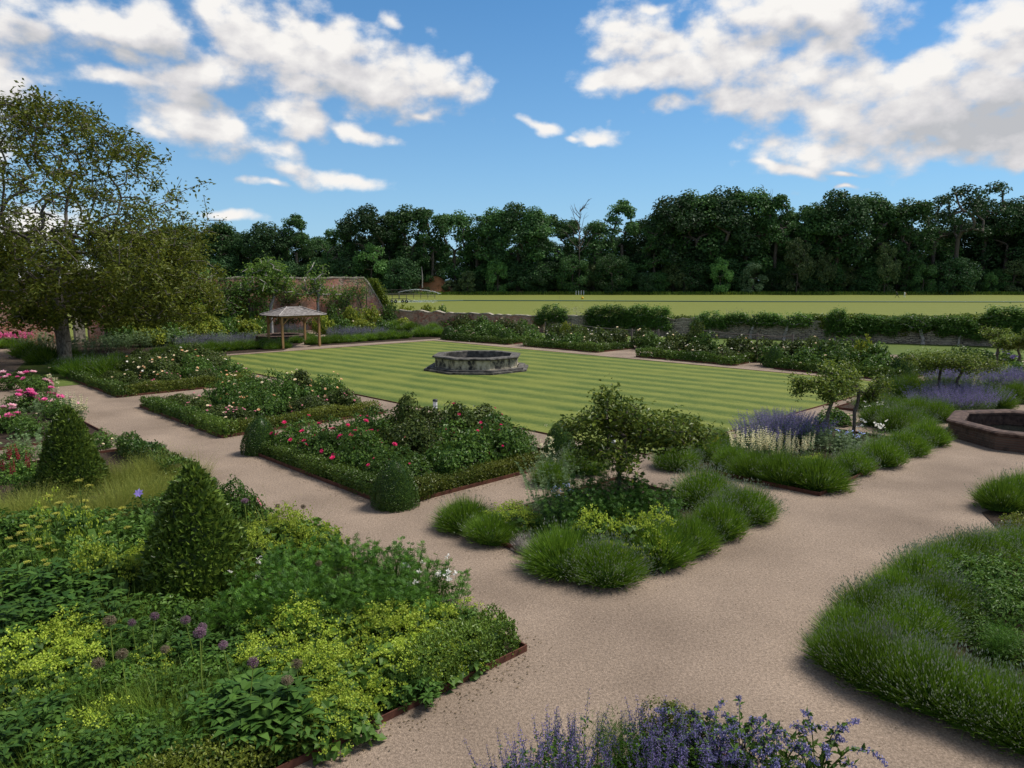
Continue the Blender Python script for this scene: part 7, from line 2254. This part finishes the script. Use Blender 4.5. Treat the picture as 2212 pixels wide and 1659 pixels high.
WD = [wood_tree(401, 28, 6.6, .18, 46, 130, 'wood_leaf', L=.72, lump_r=1.12), wood_tree(402, 28, 5.6, .16, 40, 130, 'wood_leaf'), wood_tree(403, 28, 7.6, .14, 64, 130, 'wood_leaf_dark', L=.72, lump_r=1.1), wood_tree(404, 28, 6.2, .28, 40, 120, 'wood_leaf', lump_r=.85), wood_tree(405, 28, 4.4, .25, 38, 120, 'wood_leaf', lump_r=1.25), wood_tree(406, 28, 7.0, .55, 26, 70, 'wood_leaf_dark', lump_r=.8), wood_tree(407, 28, 8.0, .06, 62, 130, 'wood_leaf_dark', L=.75, lump_r=1.1), wood_tree(408, 28, 7.4, .10, 56, 130, 'wood_leaf', L=.75, lump_r=1.1)]
UD = [wood_tree(411, 10, 4.2, .12, 34, 130, 'wood_leaf_light', L=.42), wood_tree(412, 10, 4.6, .06, 36, 130, 'wood_leaf', L=.45), wood_tree(413, 10, 4.0, .05, 36, 130, 'wood_leaf_grey', L=.4), wood_tree(414, 10, 3.6, .08, 32, 130, 'wood_leaf_brown', L=.42), wood_tree(415, 10, 5.5, .02, 44, 130, 'wood_leaf_dark', L=.5)]
WG = 'tall trees on the skyline of the far wood'
rngW = np.random.default_rng(420)
def wood(px, ytop, depth, v, label, wscale=1.0, group=WG, lib=None, hh=28.0, name='woodland_tree'):
    lib = lib or WD
    x = (px - 1106) / 1563.0 * (depth * .9899)
    h = 5 + (606 - ytop) / 1563.0 * depth
    s = h / hh
    return plant_tree(name, lib[v], label, 'tree', (x, depth, -.1), rngW.random() * 6.283, (s * wscale, s * wscale, s), group)


sky_ = [(395, 490, 2), (432, 498, 1), (478, 484, 0), (540, 505, 2), (580, 487, 2), (642, 468, 4), (690, 520, 3), (735, 488, 1), (790, 452, 2), (842, 462, 4), (893, 450, 0), (935, 458, 1), (982, 463, 0), (1030, 470, 3), (1072, 455, 0), (1118, 448, 2), (1160, 456, 0), (1198, 468, 1), (1232, 480, 4), (1283, 482, 0), (1342, 438, 4),
        (1412, 468, 1), (1452, 432, 2), (1502, 420, 0), (1560, 418, 2), (1608, 417, 0), (1672, 428, 4), (1722, 450, 1), (1762, 448, 0), (1805, 422, 2), (1856, 426, 0), (1905, 442, 1), (1958, 436, 0), (2012, 432, 5), (2062, 412, 5), (2120, 405, 5), (2168, 438, 2), (2222, 440, 0), (2280, 430, 2), (2350, 440, 0), (350, 500, 2), (300, 510, 0)]
def ordw(n):
    tens = {2: 'twenty', 3: 'thirty', 4: 'forty'}
    return ORD[n] if n < 20 else (tens[(n + 1) // 10] + ('-' + ORD[(n + 1) % 10 - 1] if (n + 1) % 10 else 'th')).replace('twentyth', 'twentieth').replace('thirtyth', 'thirtieth').replace('fortyth', 'fortieth')
vis = sorted(sky_)
names = ['broad dark', 'tall leafy', 'rounded dark', 'lofty green']
for i, (px, y, v) in enumerate(vis):
    lab = f'{ordw(i - 2)} skyline tree of the far wood, counting from the walnut rightwards' if i >= 2 else ('skyline tree of the wood half hidden by the walnut boughs' if i == 1 else 'wood tree mostly hidden behind the walnut boughs')
    if px > 2215:
        lab = 'wood tree at the right edge of the photo, end of the skyline'
    wood(px, y - 3, 266 + rngW.random() * 12, v, lab, 1.08 + .15 * rngW.random())
# trees standing behind and between: they fill the shaded body of the wood
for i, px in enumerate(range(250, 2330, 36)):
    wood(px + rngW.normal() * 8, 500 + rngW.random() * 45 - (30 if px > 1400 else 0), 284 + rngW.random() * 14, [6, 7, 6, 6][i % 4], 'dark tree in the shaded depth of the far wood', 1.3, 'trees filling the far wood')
US = 'smaller trees along the foot of the far wood'
for px, y, v, ws, l in [(803, 533, 0, .95, 'bright green rounded tree above the sloping wall end'), (1075, 560, 0, .8, 'small light green tree with visible trunk at the field edge'), (1237, 552, 1, .9, 'mid-green tree at the wood foot left of the white posts'), (1322, 550, 1, .95, 'mid-green tree at the wood foot right of the white posts'), (1396, 590, 4, .95, 'low round bush-like tree at the field edge'), (1478, 588, 3, .9, 'low brownish tree right of the round bush'),
                       (1556, 562, 0, .75, 'light green slender tree at the field edge'), (1627, 570, 2, 1.05, 'silvery green spreading tree at the field edge'), (1722, 520, 3, .75, 'brown-green conical tree in the wood edge'), (1775, 545, 3, .8, 'smaller brown-green tree beside the conical one'), (1912, 530, 3, .7, 'grey drooping willow-like tree at the wood edge'), (1995, 570, 1, .9, 'dark tree behind the two walkers'),
                       (2140, 590, 0, .8, 'light green bush at the wood foot near the right edge'), (1010, 585, 3, 1.0, 'brownish bush right of the orange bank'), (1165, 575, 4, 1.0, 'dark bushy tree between two light ones'), (865, 560, 4, 1.0, 'dark bushy tree above the field sprinkler'), (760, 560, 4, 1.1, 'dark bushy tree behind the wall end'), (700, 560, 1, 1.1, 'mid-green tree over the brick wall right'), (610, 565, 4, 1.1, 'dark tree over the brick wall, behind the leafy wall tree'), (480, 555, 4, 1.1, 'dark tree over the brick wall by the walnut tips'), (2060, 560, 4, 1.1, 'dark bushy tree right of the walkers')]:
    wood(px, y, 260 + rngW.random() * 4, v, l, ws, US, UD, 10.0, 'small_tree')
for i, px in enumerate(range(640, 2300, 37)):
    if 885 < px < 980:
        continue
    wood(px + rngW.normal() * 6, 560 + rngW.random() * 36, 266 + rngW.random() * 4, [4, 1, 3, 4, 1][i % 5], 'dark bush in the hedge-like foot of the far wood', 1.2, 'bushes along the foot of the far wood', UD, 10.0, 'woodland_bush')
for px, y, l in [(922, 619, 'low scrub at the foot of the orange bank'), (972, 604, 'scrub at the right of the orange bank'), (892, 606, 'scrub at the left of the orange bank')]:
    wood(px, y, 263, 3, l, 1.5, 'scrub round the orange bank', UD, 10.0, 'woodland_bush')
# bare trees
def bare_tree(seed, h, r, n, crown0=.45):
    rng = np.random.default_rng(seed)
    mb = MB()
    top = np.array([.2, 0, h])
    tube(mb, [(0, 0, 0), (.15, .1, h * .35), (-.1, 0, h * .65), top], [h * .010, h * .007, h * .004, .04], 6)
    for k in range(n):
        f = crown0 + (1 - crown0) * rng.random() * .95
        a = k * 2.4 + rng.random()
        b = np.array([0, 0, h * f]); L = r * (1.25 - .75 * f) * (.7 + .5 * rng.random())
        o = np.array([math.cos(a), math.sin(a), 0])
        c = b + o * L * .6 + np.array([0, 0, L * .55]); d = b + o * L + np.array([0, 0, L * 1.25])
        tube(mb, [b, c, d], [.14, .09, .04], 5)
        for q in range(4):
            p = b + (c - b) * (.5 + .5 * rng.random()) if q < 2 else c + (d - c) * rng.random()
            e = nrm((o + rng.normal(size=3) * .6 + np.array([0, 0, .9]))[None])[0] * L * .55
            tube(mb, [p, p + e * .55 + rng.normal(size=3) * .1, p + e], [.06, .045, .02], 4)
    return mb.mesh('bare_tree', M_bark)


bt = bare_tree(431, 28, 5.0, 15)
def bare(px, ytop, depth, label, sw=1.0):
    h = 5 + (606 - ytop) / 1563.0 * depth
    tag(obj('bare_tree', bt, None, ((px - 1106) / 1563.0 * depth * .99, depth, 0), px * .1, (h / 28 * sw, h / 28 * sw, h / 28)), label, 'tree', 'leafless trees of the far wood')


bare(1250, 452, 264, 'pale dead tree with bare twigs on the skyline')
bare(1650, 424, 285, 'thin bare-topped tree between two dense crowns on the skyline', .6)
m = MB(); tube(m, [(0, 0, 0), (.1, 0, 4), (-.1, .1, 7.6)], [.28, .22, .1], 6)
tag(obj('tree_stump', m.mesh('tree_stump', M_bark_pale), None, ((913 - 1106) / 1563 * 261, 262, 2.4)), 'bare pale trunk standing above the orange bank', 'tree stump')
# rising ground and the orange bank under the wood
rng = np.random.default_rng(441)
nx, ny = 90, 8
X, Y = np.meshgrid(np.linspace(-320, 420, nx), np.linspace(0, 1, ny), indexing='ij')
wz = wob(442, .04)
Pz = np.stack([X, 263 + Y * 70, 0 * X], -1).reshape(-1, 3)
Pz[:, 2] = (1 - np.cos(np.clip(Y, 0, 1).ravel() * math.pi)) * 3.2 * (1 + .35 * wz(Pz)) - .05
f = [[i * ny + j, (i + 1) * ny + j, (i + 1) * ny + j + 1, i * ny + j + 1] for i in range(nx - 1) for j in range(ny - 1)]
mb = MB(); mb.add(Pz, f, .5, 0, True)
struct(obj('hillside', mb.mesh('hillside', M_woodfloor)))
nx, ny = 20, 12
mb = MB()
X, Y = np.meshgrid(np.linspace(-6, 6, nx), np.linspace(0, 1, ny), indexing='ij')
ww = wob(444, .5)
Q = np.stack([X * 1.3, 2.6 * Y ** .6 * 2, 5.2 * Y * np.exp(-(X / 4.3) ** 4)], -1).reshape(-1, 3)
Q[:, 2] += .5 * ww(Q) * (Q[:, 2] > .3); Q[:, 1] += .4 * ww(Q + 3)
f = [[i * ny + j, (i + 1) * ny + j, (i + 1) * ny + j + 1, i * ny + j + 1] for i in range(nx - 1) for j in range(ny - 1)]
mb.add(Q, f, .5, 0, True)
struct(obj('bank', mb.mesh('bank', M_sand), None, ((936 - 1106) / 1563 * 264, 263, .8)), 'bare orange sandy bank at the foot of the wood')
# long grass at the field edge
rng = np.random.default_rng(446)
n = 16000
P = np.stack([rng.uniform(-120, 330, n), 258.5 + rng.random(n) * 5, np.zeros(n)], 1)
mb = MB(); blades(mb, P, nrm(np.stack([rng.normal(size=n) * .3, rng.normal(size=n) * .3, np.ones(n)], 1)), .9 + .8 * rng.random(n), .30, rng, 0, .1)
struct(obj('long_grass', mb.mesh('long_grass', gm('grass_green'))), 'strip of long dark grass along the far edge of the field', 'stuff')
